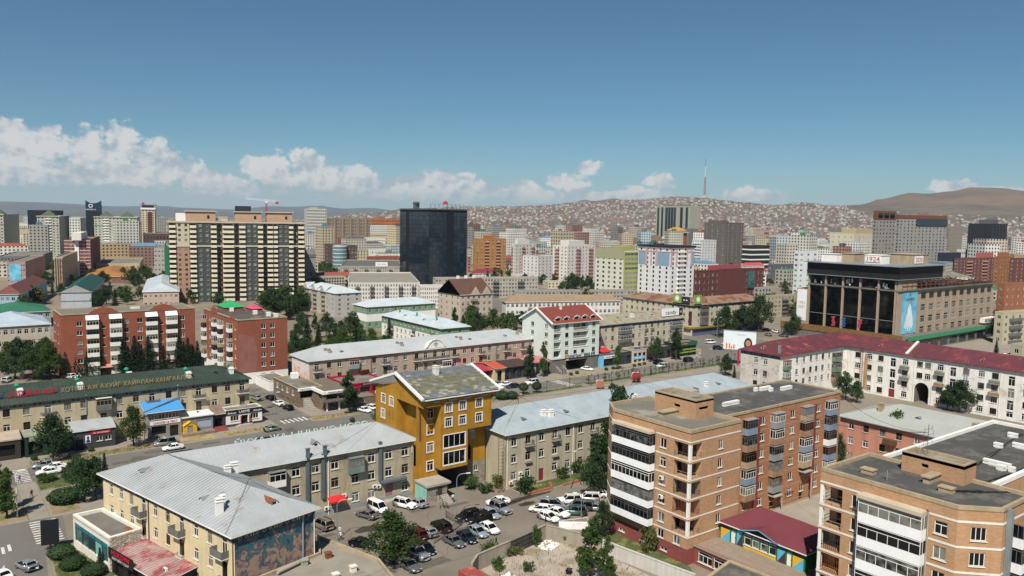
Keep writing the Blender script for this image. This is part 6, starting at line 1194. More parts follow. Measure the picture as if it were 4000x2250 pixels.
def candy_block():
 b=Bld('apartment_block',(222,218,0),'tan four-storey block with rusting grey-green roof and billboard corner beside the mint building');T=mat('plaster_sand','bdb49e',.9,.1,streak=.18);f,r_,k,l=b.rect(196.7,247.9,212.9,227.5,0,14.6)
 xs=[198.4,201.4,204.8,208.1,211.8,216.2,219.2,222.6,226,229.4,233,236.4,239.6,243,246]
 zs=(11.85,8.5,5.1);rows(b,f,[x-196.7 for x in xs if x not in(211.8,216.2,243)],zs,1.35,1.65,'2t',True,('white_frame','tan_frame'),4);rows(b,f,[x-196.7 for x in xs],(1.6,),1.6,1.7,'2',False,('dark_frame',))
 for x in(214,242.8):
  for j,z in enumerate((10.8,7.5)):loggia(b,f,x-196.7,z,6.2,1.2,1.2,1.5,'balcony_grey','white_frame',7,None,'glass',.3,2)
 for x in(226,229.4):balcony(b,f,x-196.7,11.2,1.7,.5,.5,'balcony_grey','concrete');balcony(b,f,x-196.7,7.8,1.7,.5,.5,'balcony_grey','concrete')
 frieze(b,f,13.55,.95);b.walls([T]);RG=mat('roof_patina','93917f',.8,.15,scale=.4,fine=.1,col2='8a6a52',c2scale=.5,c2lo=.5,c2hi=.62);r=hip(b,196.7,247.9,212.9,227.5,14.6,17.4,RG,.6,.8,fascia=M['zinc'])
 for x,y in((203,216),(222,216.6)):chimney(b,r,x,y,15.6,1.6,1.0,1.2)
 for x in(214,219,233):dormer(b,r,x,216.6,15.6,(0,-1),1.4,.9,2.4,'vent_green','zinc')
 sign('billboard',(236.2,214.2),(245.8,214.2),15.6,18.6,'white rooftop sign board with dark candy lettering','letter_white','candy','panel_dark',1.7,.4,6.2);sign('billboard',(245.9,214.2),(248.2,214.4),15.4,18.6,'narrow dark panel at the end of the white rooftop sign','dark_red_panel','ⓞ','letter_white',.9,.4,1.0)
 def hut(x0,x1,yf,h,wm,label,rm=None,n=2):
  b=Bld('shop',((x0+x1)/2,(yf+212.8)/2,0),label,'shop');f,*_=b.rect(x0,x1,yf,212.85,.1,h)
  for i in range(n):u=(x1-x0)*(i+.5)/n;w=(x1-x0)/n*.36;f['ops'].append((u-w,u+w,.4,h-1.1,.3))
  mb=MB();mb.quad([(x0+.1,yf+.3,.2),(x1-.1,yf+.3,.2),(x1-.1,yf+.3,h-.6),(x0+.1,yf+.3,h-.6)]);b.part('shop_window',mb,[M['shop_glass']]);b.walls([wm]);flat_roof(b,[(x0,yf),(x1,yf),(x1,212.85),(x0,212.85)],h,rm or FELT2,wm,.3,.2);return b
 hut(197.6,206.2,207.6,4.6,mat('wall_slate_grey','6d747c',.8,.08),'grey shop with light blue side and white sign below the rusting roof',None,1);hut(206.6,213,207.6,4.4,M['charcoal'],'dark shop behind a street tree with grey roof',None,2);hut(213.4,220.4,207.0,5.0,mat('cream_shop','bfb4a2',.85,.08),'two-storey cream shop with blue rooftop letters',None,3);hut(220.8,229,209.2,4.2,mat('maroon_wall','4f2a2a',.75,.1),'maroon shop front between street trees',None,3);hut(229.4,236,208.4,4.4,M['charcoal'],'charcoal shop with maroon fascia near the green corner shop',None,2)
 M['lime']=mat('lime_panel','7d9a44',.6,.05);M['kelly']=mat('kelly_green','2a5c46',.6,.06);b=hut(236.4,249.4,207.4,5.4,mat('dark_green_glass','20302a',.4,.05),'green corner shop with lime stripes and orange logo',None,4);mb=MB();mb.box(236.2,249.6,207.0,207.36,4.2,5.8);b.part('fascia',mb,[M['kelly']]);
 for z in(1.4,2.5):mb=MB();mb.box(236.3,249.5,207.1,207.37,z,z+.5);b.part('stripe',mb,[M['lime']])
 sign('shop_sign',(240,207),(244,207),4.6,5.5,'orange lettering on the green corner shop fascia','kelly','НОМИН','orange_logo',.7);M['sky_blue']=mat('sky_blue_panel','6fb4d6',.7,.06)
 mb=MB();mb.quad([(197.2,207.4,.1),(198.4,207.2,.1),(198.4,207.2,4.6),(197.2,207.4,4.2)]);mb.quad([(197.2,212,.1),(197.2,207.4,.1),(197.2,207.4,4.2),(197.2,212,4.2)]);thing('wall_banner',mb,[M['sky_blue']],'light blue panel at the left end of the grey shop','banner');sign('shop_sign',(198.8,207.58),(205.4,207.58),3.1,4.2,'white sign with blue lettering on the grey shop','letter_white','ХУДАЛДАА ХӨГЖИЛ','letter_blue',.35);roof_letters('roof_sign','ЭМИЙН САН',214,220,207.3,5.2,.8,'letter_blue','small blue roof letters on the cream shop',0,False,False);sign('shop_sign',(213.8,206.98),(219.4,206.98),1.5,2.7,'pale blue banner on the cream shop front','sky_blue','24 ЦАГ','letter_white',.5)
 mb=MB();mb.quad([(199.2,209.2,5.2),(204,209.2,5.2),(204,212.5,6.3),(199.2,212.5,6.3)]);mb.quad([(199.2,209.2,4.95),(204,209.2,4.95),(204,209.2,5.2),(199.2,209.2,5.2)]);thing('awning',mb,[MATS['red_awning']],'bright red awning above the grey shop','awning')
M['panel_dark']=mat('panel_dark','2c2e33',.6,.05);M['dark_red_panel']=mat('dark_red_panel','3a1f22',.6,.05)
candy_block()
def corner_and_maroon():
 b=Bld('apartment_block',(300,260,0),'sand-coloured four-storey corner block with rust-brown roof across the crossing');T=MATS['plaster_sand'];f,r_,k,l=b.rect(288,343,242.3,257,0,14.3);f2=b.face((288,288),(288,257),0,14.3);b.face((303,257),(303,288),0,14.3);b.face((303,288),(288,288),0,14.3);l['p0']=(288,257)
 rows(b,f,[4.5,11,14.1,17.6,21.6,25.6,30,34.5,39,43,47,51],(12.1,8.9,5.9),1.4,1.6,'2t',False,('white_frame','tan_frame'),5);rows(b,l,[2.4,6,9.6,12.6],(12.1,8.9,5.9),1.4,1.6,'2t',False);rows(b,f2,[3+3.6*i for i in range(8)],(12.1,8.9,5.9),1.4,1.6,'2t',False,('white_frame','tan_frame'))
 for z in(11.1,8.0,5.0):loggia(b,f,7.8,z,5,1.2,1.2,1.4,'balcony_grey','tan_frame',5,None);balcony(b,f,36.5,z,4,1.1,.9,'balcony_grey','concrete')
 frieze(b,f,13.2,1.0,step=3);frieze(b,l,13.2,1.0);mb=MB();mb.box(287.6,343.3,241.0,242.28,3.4,4.2);mb.box(286.8,287.98,242.3,288,3.4,4.2);b.part('shop_canopy',mb,[mat('mustard_fascia','8a7a2e',.8,.1)])
 mb=MB();mb.box(288.2,342.8,242.0,242.29,0,3.3);b.part('shop_front',mb,[mat('shopfront_purple_grey','5d6478',.7,.1,scale=.08,col2='6a4f80',c2scale=.08,c2lo=.5,c2hi=.55)])
 b.walls([T]);RB_=mat('roof_rust','8a7560',.85,.18,scale=.3,fine=.12,col2='7d5040',c2scale=.18,c2lo=.48,c2hi=.56,streak=.1);b.root['label'];ze,zr=14.4,17.2
 r=roof_faces(b,[[(287.3,288.6,ze),(287.3,241.6,ze),(295.5,249.6,zr),(295.5,281,zr)],[(287.3,241.6,ze),(343.7,241.6,ze),(336,249.6,zr),(295.5,249.6,zr)],[(343.7,241.6,ze),(343.7,257.6,ze),(336,249.6,zr)],[(343.7,257.6,ze),(303.7,257.6,ze),(295.5,249.6,zr),(336,249.6,zr)],[(303.7,257.6,ze),(303.7,288.6,ze),(295.5,281,zr),(295.5,249.6,zr)],[(303.7,288.6,ze),(287.3,288.6,ze),(295.5,281,zr)]],RB_,.2,1.1,fascia=M['concrete_dark'])
 for x,y,d in((291,270,(-1,0)),(300,244.5,(0,-1)),(326,244.5,(0,-1))):dormer(b,r,x,y,15.2,d,1.2,.8,2,'concrete','concrete_dark')
 for k_,(p,q,m_,t,tm)in enumerate((((287.4,253.5),(287.4,248.6),'apple_green','◉','letter_white'),((287.6,248.4),(287.6,243.8),'panel_dark','••','letter_white'),((288,241.8),(293,241.8),'apple_green','◉','letter_white'))):sign('rooftop_sign',p,q,15.0,19.2 if k_!=1 else 18.2,('green rooftop sign panel with white ring, facing the street, left of the pair','dark rooftop panel with two white spots between green panels','green rooftop sign panel with white ring, right of the pair')[k_],m_,t,tm,2.4 if k_!=1 else 1.6,.5,2.6)
 sign('shop_sign',(287.96,244.4),(287.96,242.6),5.0,11.5,'tall dark vertical sign on the corner of the sand-coloured block','dark_red_panel',lines=[('Х\nА\nА\nН',4.3,.9,.9,'letter_red')])
 b=Bld('apartment_block',(240,120,0),'weathered white four-storey L-shaped block with maroon roof and arched passage');Wm=mat('plaster_white_worn','e4e1da',.9,.08,streak=.2,col2='b8a28c',c2scale=.18,c2lo=.56,c2hi=.7);GB=mat('plaster_end_wall','c9c2b8',.9,.1,streak=.2,col2='a4a2a6',c2scale=.3,c2lo=.52,c2hi=.62)
 fa=b.face((204.9,138.6),(240.4,138.6),0,14.0);fb=b.face((240.4,138.6),(240.4,30),0,14.0);b.face((240.4,30),(254,30),0,14.0);b.face((254,30),(254,152.6),0,14.0);b.face((254,152.6),(204.9,152.6),0,14.0);fe=b.face((204.9,152.6),(204.9,138.6),0,14.0,1)
 us=[9,12.7,16.3,19.5,22.9];rows(b,fa,us,(10.9,7.4,4.2),1.4,1.7,'2t',True,('white_frame','dark_frame'));rows(b,fa,[26.6,31,33.8],(10.9,7.4,4.2),1.2,1.6,'2t',False);rows(b,fe,[5.6,9.0],(10.6,6.9,3.4),1.5,1.8,'2t',True,('white_frame','dark_frame'))
 for z in(9.8,6.4,3.2):loggia(b,fa,3.0,z,2.8,1.2,1.1,1.5,'panel_green','white_frame',3,'red_awn' if z>9 else None);loggia(b,fa,30.2,z,4.2,1.2,1.2,1.4,'panel_green' if z>6 else 'panel_rust','tan_frame',4,'zinc' if z>9 else None)
 ub=[138.6-y for y in(134.1,130.2,126.5,122.6,118.8,114.4,112.0,108.4,104.8,101.2,97.1,93.5,89.3,85.4,81.5,77.5,73.5,69.5,65.5,61.5,57.5)]
 st=(3,8,12,16)
 for i,u in enumerate(ub):
  arch=i in(5,6)
  for k_,z in enumerate((10.9,7.5,4.1,.9)):
   if arch and k_>1:continue
   if i==3 and k_==3:continue
   if i in st:window(b,fb,u,z-1.2 if k_<3 else z,1.7,2.7 if k_<3 else 1.6,'2t',fm='white_frame',full=i<14,sill=None)
   else:window(b,fb,u,z,1.75,1.75,'3t',fm=('dark_frame','white_frame','dark_frame')[(i+k_)%3],full=i<14)
  if i in(4,7,11):balcony(b,fb,u,9.7,2.6,1.0,.9,'panel_green','concrete');balcony(b,fb,u,6.3,2.6,1.0,.9,'panel_green' if i==4 else 'panel_rust','concrete')
 door(b,fb,ub[3],.2,1.9,2.6,'red_door');
 uc=138.6-113.5;fb['ops'].append((uc-2.1,uc+2.1,0,6.3,0));mb=MB();P=lambda u,z,d=0.0:(*b.fpt(fb,u,-d),z);n=12;arc=[(uc+2.1*math.cos(math.pi*i/n),4.2+2.1*math.sin(math.pi*i/n))for i in range(n+1)]
 for(ua,za),(u2,z2)in zip(arc,arc[1:]):mb.quad([P(ua,za),P(ua,6.3),P(u2,6.3),P(u2,z2)],0);mb.quad([P(ua,za),P(u2,z2),P(u2,z2,8),P(ua,za,8)],1)
 for s in(-1,1):mb.quad([P(uc+s*2.1,0),P(uc+s*2.1,4.2),P(uc+s*2.1,4.2,8),P(uc+s*2.1,0,8)],1)
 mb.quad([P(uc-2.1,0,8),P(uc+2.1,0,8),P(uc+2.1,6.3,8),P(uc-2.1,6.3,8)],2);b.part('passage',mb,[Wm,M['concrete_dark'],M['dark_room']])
 for u in(6,37.5):
  mb=MB();x,y=b.fpt(fb,u,.3)
  for s in(-.4,.4):mb.bar((x,y+s,1 if u<10 else 3),(x,y+s,15),.07)
  for i in range(20):mb.bar((x,y-.4,3+.6*i),(x,y+.4,3+.6*i),.05)
  b.part('fire_ladder',mb,[M['rust']if u<10 else M['zinc']])
 for u in(1.2,22.6,28.0,46.5,61):pipe(b,fb,u,0,13.6,'sill')
 frieze(b,fe,12.9,1.0);mb=MB();q=lambda u,z:(*b.fpt(fb,u,.02),z);mb.quad([q(6.6,1),q(8.0,1),q(7.8,12.5),q(6.8,12.5)]);b.part('rust_stain',mb,[mat('rust_stain','b08a6a',.9,.2,streak=.4)])
 b.walls([Wm,GB]);MR=mat('roof_maroon','5f333a',.7,.1,scale=.3,fine=.08,col2='7d3a40',c2scale=.3);ze,zr=14.1,17.3;x0,y0=204.2,137.9
 r=roof_faces(b,[[(x0,153.3,ze),(x0,y0,ze),(211.5,145.6,zr)],[(x0,y0,ze),(239.7,y0,ze),(247.2,145.6,zr),(211.5,145.6,zr)],[(239.7,y0,ze),(239.7,29.4,ze),(247.2,37,zr),(247.2,145.6,zr)],[(239.7,29.4,ze),(254.7,29.4,ze),(247.2,37,zr)],[(254.7,29.4,ze),(254.7,153.3,ze),(247.2,145.6,zr),(247.2,37,zr)],[(254.7,153.3,ze),(x0,153.3,ze),(211.5,145.6,zr),(247.2,145.6,zr)]],MR,.2,.8,fascia=MR)
 for x,y,d in((206.4,146,(-1,0)),(222,140.4,(0,-1)),(213,140.4,(0,-1)),(242.4,128,(-1,0)),(242.4,98,(-1,0))):dormer(b,r,x,y,15.0,d,1.0,.9,2.2,'sill','red_awn')
 mb=MB();mb.bar((240,118.5,14.4),(247,118.5,17.6),.7,.4);mb.build('fire_wall',[M['sill']],r);mb=MB();mb.box(205.2,205.9,139,139.6,14.6,17);mb.build('flue',[M['zinc']],r)
 b=Bld('house',(182,80,0),'salmon pink two-storey house with ribbed grey metal roof behind the brick block','house');PK=mat('plaster_salmon','b9826f',.9,.1,streak=.2);f,r_,k,l=b.rect(172.3,191,56,99.6,0,8.8);rows(b,l,[2.8,6.4,10.3,14,18,22,26,30],(6.2,2.7),1.3,1.6,'2t',True,('white_frame','dark_frame'));rows(b,l,[2.8,6.4,10.3,14],(-.3,),1.3,.9,'2',False);mb=MB();x,y=b.fpt(l,12.3,0);mb.box(x-1.2,x,y-1.4,y+1.4,4.9,6.0);b.part('balcony',mb,[M['brown_frame']]);b.walls([PK]);r=hip(b,172.3,191,56,99.6,8.8,12.2,mat('roof_grey_rib','a3a69f',.6,.08,scale=.2,metal=.05,fine=.05),.8,1.5,fascia=M['zinc'])
 for x,y in((177.4,92.6),(176.6,71.8)):chimney(b,r,x,y,10.6,1.5,.9,1.4,'panel_tan')
 for x,y in((177,84),(176.5,64)):dormer(b,r,x,y,10.3,(-1,0),1.2,.8,2,'zinc','zinc')
M['apple_green']=mat('apple_green','7d9a3a',.6,.06)
corner_and_maroon()
# ------ department store with burnt upper floor
def proj(p):
 v=Vector(p)-Vector((0,0,CAMZ));f=-v.dot(_b);return 2000+3100*v.dot(_r)/f,1125-3100*v.dot(_u)/f
def store():
 b=Bld('department_store',(385,190,0),'burnt-out department store with tall black glass facade, pale pillars and sooty roof');PK=mat('stone_pinkish','a3917f',.85,.06,streak=.1);SOOT=mat('soot','1c1917',.9,.3,scale=.4,col2='4a3a30',c2scale=.3);x0,y0,y1=341.6,174.2,217.4
 f=b.face((x0,y0),(437,y0),0,24.2);b.face((437,y0),(437,y1),0,24.2);b.face((437,y1),(x0,y1),0,24.2);b.face((x0+.9,y1),(x0+.9,y0),4,29.4,1);b.face((x0,223.4),(x0,y1),0,22,0);b.face((352,223.4),(x0,223.4),0,22);b.face((352,y1),(352,223.4),0,22)
 us=[24+7.55*i for i in range(10)]
 for z,fm in((20.0,'dark_frame'),(14.4,'sill'),(9.2,'sill'),(4.2,'sill')):
  for u in us:window(b,f,u-.2,z,4.4,3.1,'4t',fm=fm,full=False,gm='glass' if z<19 else 'dark_glass',depth=.5)
 for u in[20.4+7.55*i for i in range(11)]:mb=MB();x=x0+u;mb.box(x-.45,x+.45,y0-.5,y0-.02,1,20);b.part('pilaster',mb,[PK])
 for y in(y0+.6,182.6,191.2,199.6,208.2,y1-.5):mb=MB();mb.box(x0-.4,x0+.85,y-.38,y+.38,3.5,28.8);b.part('pillar',mb,[PK])
 mb=MB();mb.box(x0-.2,x0+16,y0-.4,y0-.02,3,28.8);b.part('corner_pier',mb,[PK])
 gl=glass('black_curtain_glass','050605','141c16',.3,.04,.4);r=random.Random(2)
 for i,(ya,yb)in enumerate(((175.4,182),(183.2,190.6),(191.8,199),(200.2,207.6),(208.8,216.3))):
  n=4
  for j in range(n):
   for k in range(8):
    if k==7 and r.random()<.75:continue
    mb=MB();u0=ya+(yb-ya)*j/n;u1=ya+(yb-ya)*(j+1)/n;z0=5+2.9*k;mb.box(x0+.3,x0+.42,u0+.05,u1-.05,z0+.06,z0+2.84);b.part('curtain_pane',mb,[gl])
  for z in(11,):mb=MB();mb.box(x0+.2,x0+.45,ya-.2,yb+.2,z-.1,z+.12);b.part('transom',mb,[M['zinc']])
  for _ in range(5):mb=MB();y=r.uniform(ya+.4,yb-.4);z=r.uniform(24.5,27.5);mb.box(x0+.32,x0+.4,y-.35,y+.35,z-.9,z+.9);b.part('torn_cladding',mb,[M['white_paint']])
 mb=MB();mb.box(x0-1.5,380,y0-1.2,y1,28.9,35.0);b.part('attic',mb,[mat('attic_louvre','1d1d1e',.7,.12,brick=(.6,8,.05,'111112',.15))]);mb=MB();mb.box(x0-3.5,382,y0-3,y1+1.2,35.0,35.35);mb.box(x0-1.7,380.2,y0-1.4,y1,29.2,29.5);b.part('roof_edge',mb,[M['zinc']]);mb=MB();mb.box(x0-.5,437.4,y0-1.0,y1,24.2,24.8);mb.box(x0,437,y0-.2,y1,24.8,25.2,1);b.part('cornice',mb,[M['concrete_dark'],SOOT])
 rr=random.Random(11);mb=MB()
 for _ in range(260):x,y=rr.uniform(383,436),rr.uniform(y0,y1-6);a=rr.uniform(0,3.1);L=rr.uniform(.6,2.6);mb.bar((x,y,25.2+rr.random()*1.2),(x+L*math.cos(a),y+L*math.sin(a),25.3+rr.random()*1.6),rr.uniform(.1,.35),rr.uniform(.08,.5),rr.choice((0,0,1,2)))
 o=b.part('roof_debris',mb,[SOOT,M['rust'],M['concrete_dark']]);o['kind']='stuff'
 mb=MB()
 for i in range(22):x=345+i*4.2;mb.bar((x,y0-.6,25),(x,y0-.6,28),.2);mb.bar((x,y0-.6,27.9),(x+4.2,y0-.6,27.9),.2)
 mb.bar((345,y0-.6,26.4),(437,y0-.6,26.4),.2);o=b.part('scorched_railing',mb,[M['rust']])
 for(xa,xb,ya,yb,h,m)in((349,356,186,194,3.9,'white_paint'),(350,362,200,206,4,'panel_tan'),(362,376,178,190,4.4,'panel_tan'),(346,350,206,214,3.6,'white_paint')):mb=MB();mb.box(xa,xb,ya,yb,35.35,35.35+h);mb.box(xa-.3,xb+.3,ya-.3,yb+.3,35.35+h,35.6+h);b.part('roof_pavilion',mb,[M[m]])
 mb=MB();mb.box(x0-9,x0-.7,y0-8,y1+8,0,4.4,0);mb.box(x0-.7,437,y0-10,y0-.1,0,4.6,0);b.part('podium',mb,[M['concrete_dark']]);mb=MB();mb.quad([(x0-9.6,y0-11,4.5),(437.5,y0-11,4.7),(437.5,y0-7.4,5.3),(x0-5,y0-7.4,5.3)]);o=b.part('podium_roof',mb,[mat('podium_green','2a6a48',.7,.15)]);mb=MB();mb.box(x0-9.3,x0-9.02,y0-8,y1+8,3.6,6.4);b.part('podium_fascia',mb,[mat('ornate_orange','7d5c38',.8,.2,scale=1.2,col2='5a4a30',c2scale=1.1)])
 r=random.Random(6);mb=MB()
 for i in range(10):u=x0+6+i*9;mb.box(u-3.2,u+3.2,y0-10.1,y0-10.02,.5,3.6)
 b.part('shop_window',mb,[M['shop_glass']])
 for i in range(4):mb=MB();x=421+i*3.4;mb.box(x-1.5,x+1.5,y0-4.6,y0-2.2,5.6,8.0);mb.box(x-1.51,x+1.51,y0-4.65,y0-4.6,6.0,7.6,1);b.part('air_handler',mb,[M['white_paint'],M['panel_grey']])
 mb=MB();mb.box(435,436.8,y0-4.4,y0-2.4,5.6,7.6);b.part('air_handler',mb,[mat('orange_box','c98a2e',.6,.05)])
 b.walls([PK,SOOT])
 M['poster_blue']=mat('poster_blue','7fc0d6',.6,.08,scale=.15,col2='4fa3c4',c2scale=.12,c2lo=.45,c2hi=.6)
 o=sign('fashion_banner',(345.6,y0-.42),(358.8,y0-.42),5.2,23.6,'tall pale blue fashion banner with a figure in white on the store corner','poster_blue',lines=[('CASHMERE',14.6,1.3,8.4,'panel_dark'),('ᠮ',17.0,.8,.8,'panel_dark')],cat='banner')
 mb=MB();sil=[(-.5,13.6),(-.5,12.6),(-1.0,12.2),(-1.5,11.2),(-2.2,8.4),(-3.4,5.6),(-4.3,2.6),(-2.4,2.0),(-1.6,3.0),(-1.4,1.2),(-.6,1.1),(0,4.2),(.5,1.1),(1.3,1.2),(1.4,3.4),(2.6,1.6),(3.6,3.6),(3.0,7.0),(2.0,9.6),(1.5,11.4),(1.0,12.2),(.5,12.6),(.5,13.6)]
 mb.quad([(x,-.135,z)for x,z in sil]);link('printed_figure',mb.mesh('printed_figure',[mat('print_white','d9e0e2',.7,.12,scale=.4)]),o);mb=MB();mb.quad([(.62*math.cos(t)*.75,-.137,13.9+.75*math.sin(t))for t in(2*math.pi*i/14 for i in range(14))]);link('printed_face',mb.mesh('printed_face',[SKINM]),o)
 sign('banner',(341.55,222.9),(341.55,217.8),6.5,21.5,'white vertical banner at the left end of the burnt store','letter_white',lines=[('1921\n2021',8,1.4,3.4,'letter_gold')],cat='banner')
 sign('roof_sign',(348.9,193.6),(348.9,186.4),36.2,39.0,'dark red year digits 1924 on the white roof pavilion of the store','white_paint','1924','letter_red',2.2,.2,6);sign('roof_sign',(362.6,177.9),(370.4,177.9),35.8,39.2,'dark red year digits 2020 on the store roof','white_paint','2020','letter_red',2.2,.2,6.4)
 for k_,(y,m)in enumerate(((201,'letter_crimson'),(188.5,'letter_crimson'),(196,'letter_navyblue'))):
  o=empty('festival_figure',(x0-4,y,6.4),('crimson cut-out figure standing on the store podium, left one','crimson cut-out figure standing on the store podium, right one','blue cut-out rider between the two crimson figures')[k_],'sculpture');mb=MB();rr=random.Random(k_)
  z=0;w=1.0
  for i in range(7):w=rr.uniform(.3,.9);mb.obox((0,rr.uniform(-.3,.3),z+.35),(.15,0,0),(0,w,.2*rr.uniform(-1,1)),(0,.1,.36));z+=.6
  link('panel',mb.mesh('panel',[M[m]]),o)
M['letter_crimson']=mat('letter_crimson','b8405a',.6,.1);M['letter_navyblue']=mat('letter_cobalt','2c5596',.6,.1)
store()
# ------ towers and mid-distance buildings
def facade(name,wall,win='23282c',bw=3.2,rh=3.0,fx=.45,fz=.5,var=.08,frame=None):
 """far facade: rows of windows too small to pick apart, laid out in metres on the wall"""
 if name in MATS:return MATS[name]
 m=bpy.data.materials.new(name);MATS[name]=m;m.use_nodes=True;nt=m.node_tree;N=nt.nodes;L=nt.links;b=N['Principled BSDF'];b.inputs['Roughness'].default_value=.8;b.inputs['Specular IOR Level'].default_value=.3
 uv=N.new('ShaderNodeUVMap');uv.uv_map='UVMap';sp_=N.new('ShaderNodeSeparateXYZ');L.new(uv.outputs[0],sp_.inputs[0])
 def mm(op,a,c=None):
  n=N.new('ShaderNodeMath');n.operation=op
  for s,x in zip(n.inputs,(a,c)):
   if x is None:continue
   if isinstance(x,(int,float)):s.default_value=x
   else:L.new(x,s)
  return n.outputs[0]
 fu=mm('FRACT',mm('DIVIDE',sp_.outputs[0],bw));fv=mm('FRACT',mm('DIVIDE',sp_.outputs[1],rh))
 mask=mm('MULTIPLY',mm('LESS_THAN',mm('ABSOLUTE',mm('SUBTRACT',fu,.5)),fx/2),mm('LESS_THAN',mm('ABSOLUTE',mm('SUBTRACT',fv,.52)),fz/2))
 wn=N.new('ShaderNodeTexWhiteNoise');wn.noise_dimensions='2D';cb=N.new('ShaderNodeCombineXYZ');L.new(mm('FLOOR',mm('DIVIDE',sp_.outputs[0],bw)),cb.inputs[0]);L.new(mm('FLOOR',mm('DIVIDE',sp_.outputs[1],rh)),cb.inputs[1]);L.new(cb.outputs[0],wn.inputs[0])
 geo=N.new('ShaderNodeNewGeometry');ns=N.new('ShaderNodeTexNoise');ns.inputs['Scale'].default_value=.06;L.new(geo.outputs['Position'],ns.inputs['Vector'])
 sc=N.new('ShaderNodeMapRange');L.new(ns.outputs[0],sc.inputs[0]);sc.inputs[1].default_value=.3;sc.inputs[2].default_value=.7;sc.inputs[3].default_value=1-var;sc.inputs[4].default_value=1+var
 vm=N.new('ShaderNodeVectorMath');vm.operation='SCALE';vm.inputs[0].default_value=lin(wall);L.new(sc.outputs[0],vm.inputs['Scale'])
 wr=N.new('ShaderNodeMapRange');L.new(wn.outputs[0],wr.inputs[0]);wr.inputs[3].default_value=.5;wr.inputs[4].default_value=2.2;vm2=N.new('ShaderNodeVectorMath');vm2.operation='SCALE';vm2.inputs[0].default_value=lin(win);L.new(wr.outputs[0],vm2.inputs['Scale'])
 mx=N.new('ShaderNodeMix');mx.data_type='RGBA';L.new(mask,mx.inputs[0]);L.new(vm.outputs[0],mx.inputs[6]);L.new(vm2.outputs[0],mx.inputs[7]);L.new(mx.outputs[2],b.inputs['Base Color'])
 rg=N.new('ShaderNodeMapRange');L.new(mask,rg.inputs[0]);rg.inputs[3].default_value=.85;rg.inputs[4].default_value=.15;L.new(rg.outputs[0],b.inputs['Roughness']);return m
def corners(xL,xN,xR,ytop,yb,th=0.0,H=None):
 """footprint of a block from surveyed photo columns: left, near and right edge; returns plan corners and height"""
 N_=at(xN,yb);t=math.radians(th);ex=Vector((math.cos(t),math.sin(t),0));ey=Vector((-math.sin(t),math.cos(t),0))
 def reach(d,px):
  lo,hi=0.5,160.0
  for _ in range(40):
   mid=(lo+hi)/2;q=proj(N_+d*mid)[0]
   if(q<px)==(px>xN):lo=mid
   else:hi=mid
  return lo
 wx=reach(ex,xR)if xR>xN+1 else 14.0;wy=reach(ey,xL)if xL<xN-1 else 14.0;wx,wy=min(max(wx,4),120),min(max(wy,4),90)
 if H is None:
  lo,hi=0.0,200.0
  for _ in range(40):
   mid=(lo+hi)/2
   if proj((N_.x,N_.y,mid))[1]>ytop:lo=mid
   else:hi=mid
  H=lo
 return N_,ex,ey,wx,wy,H
PLACED=[]
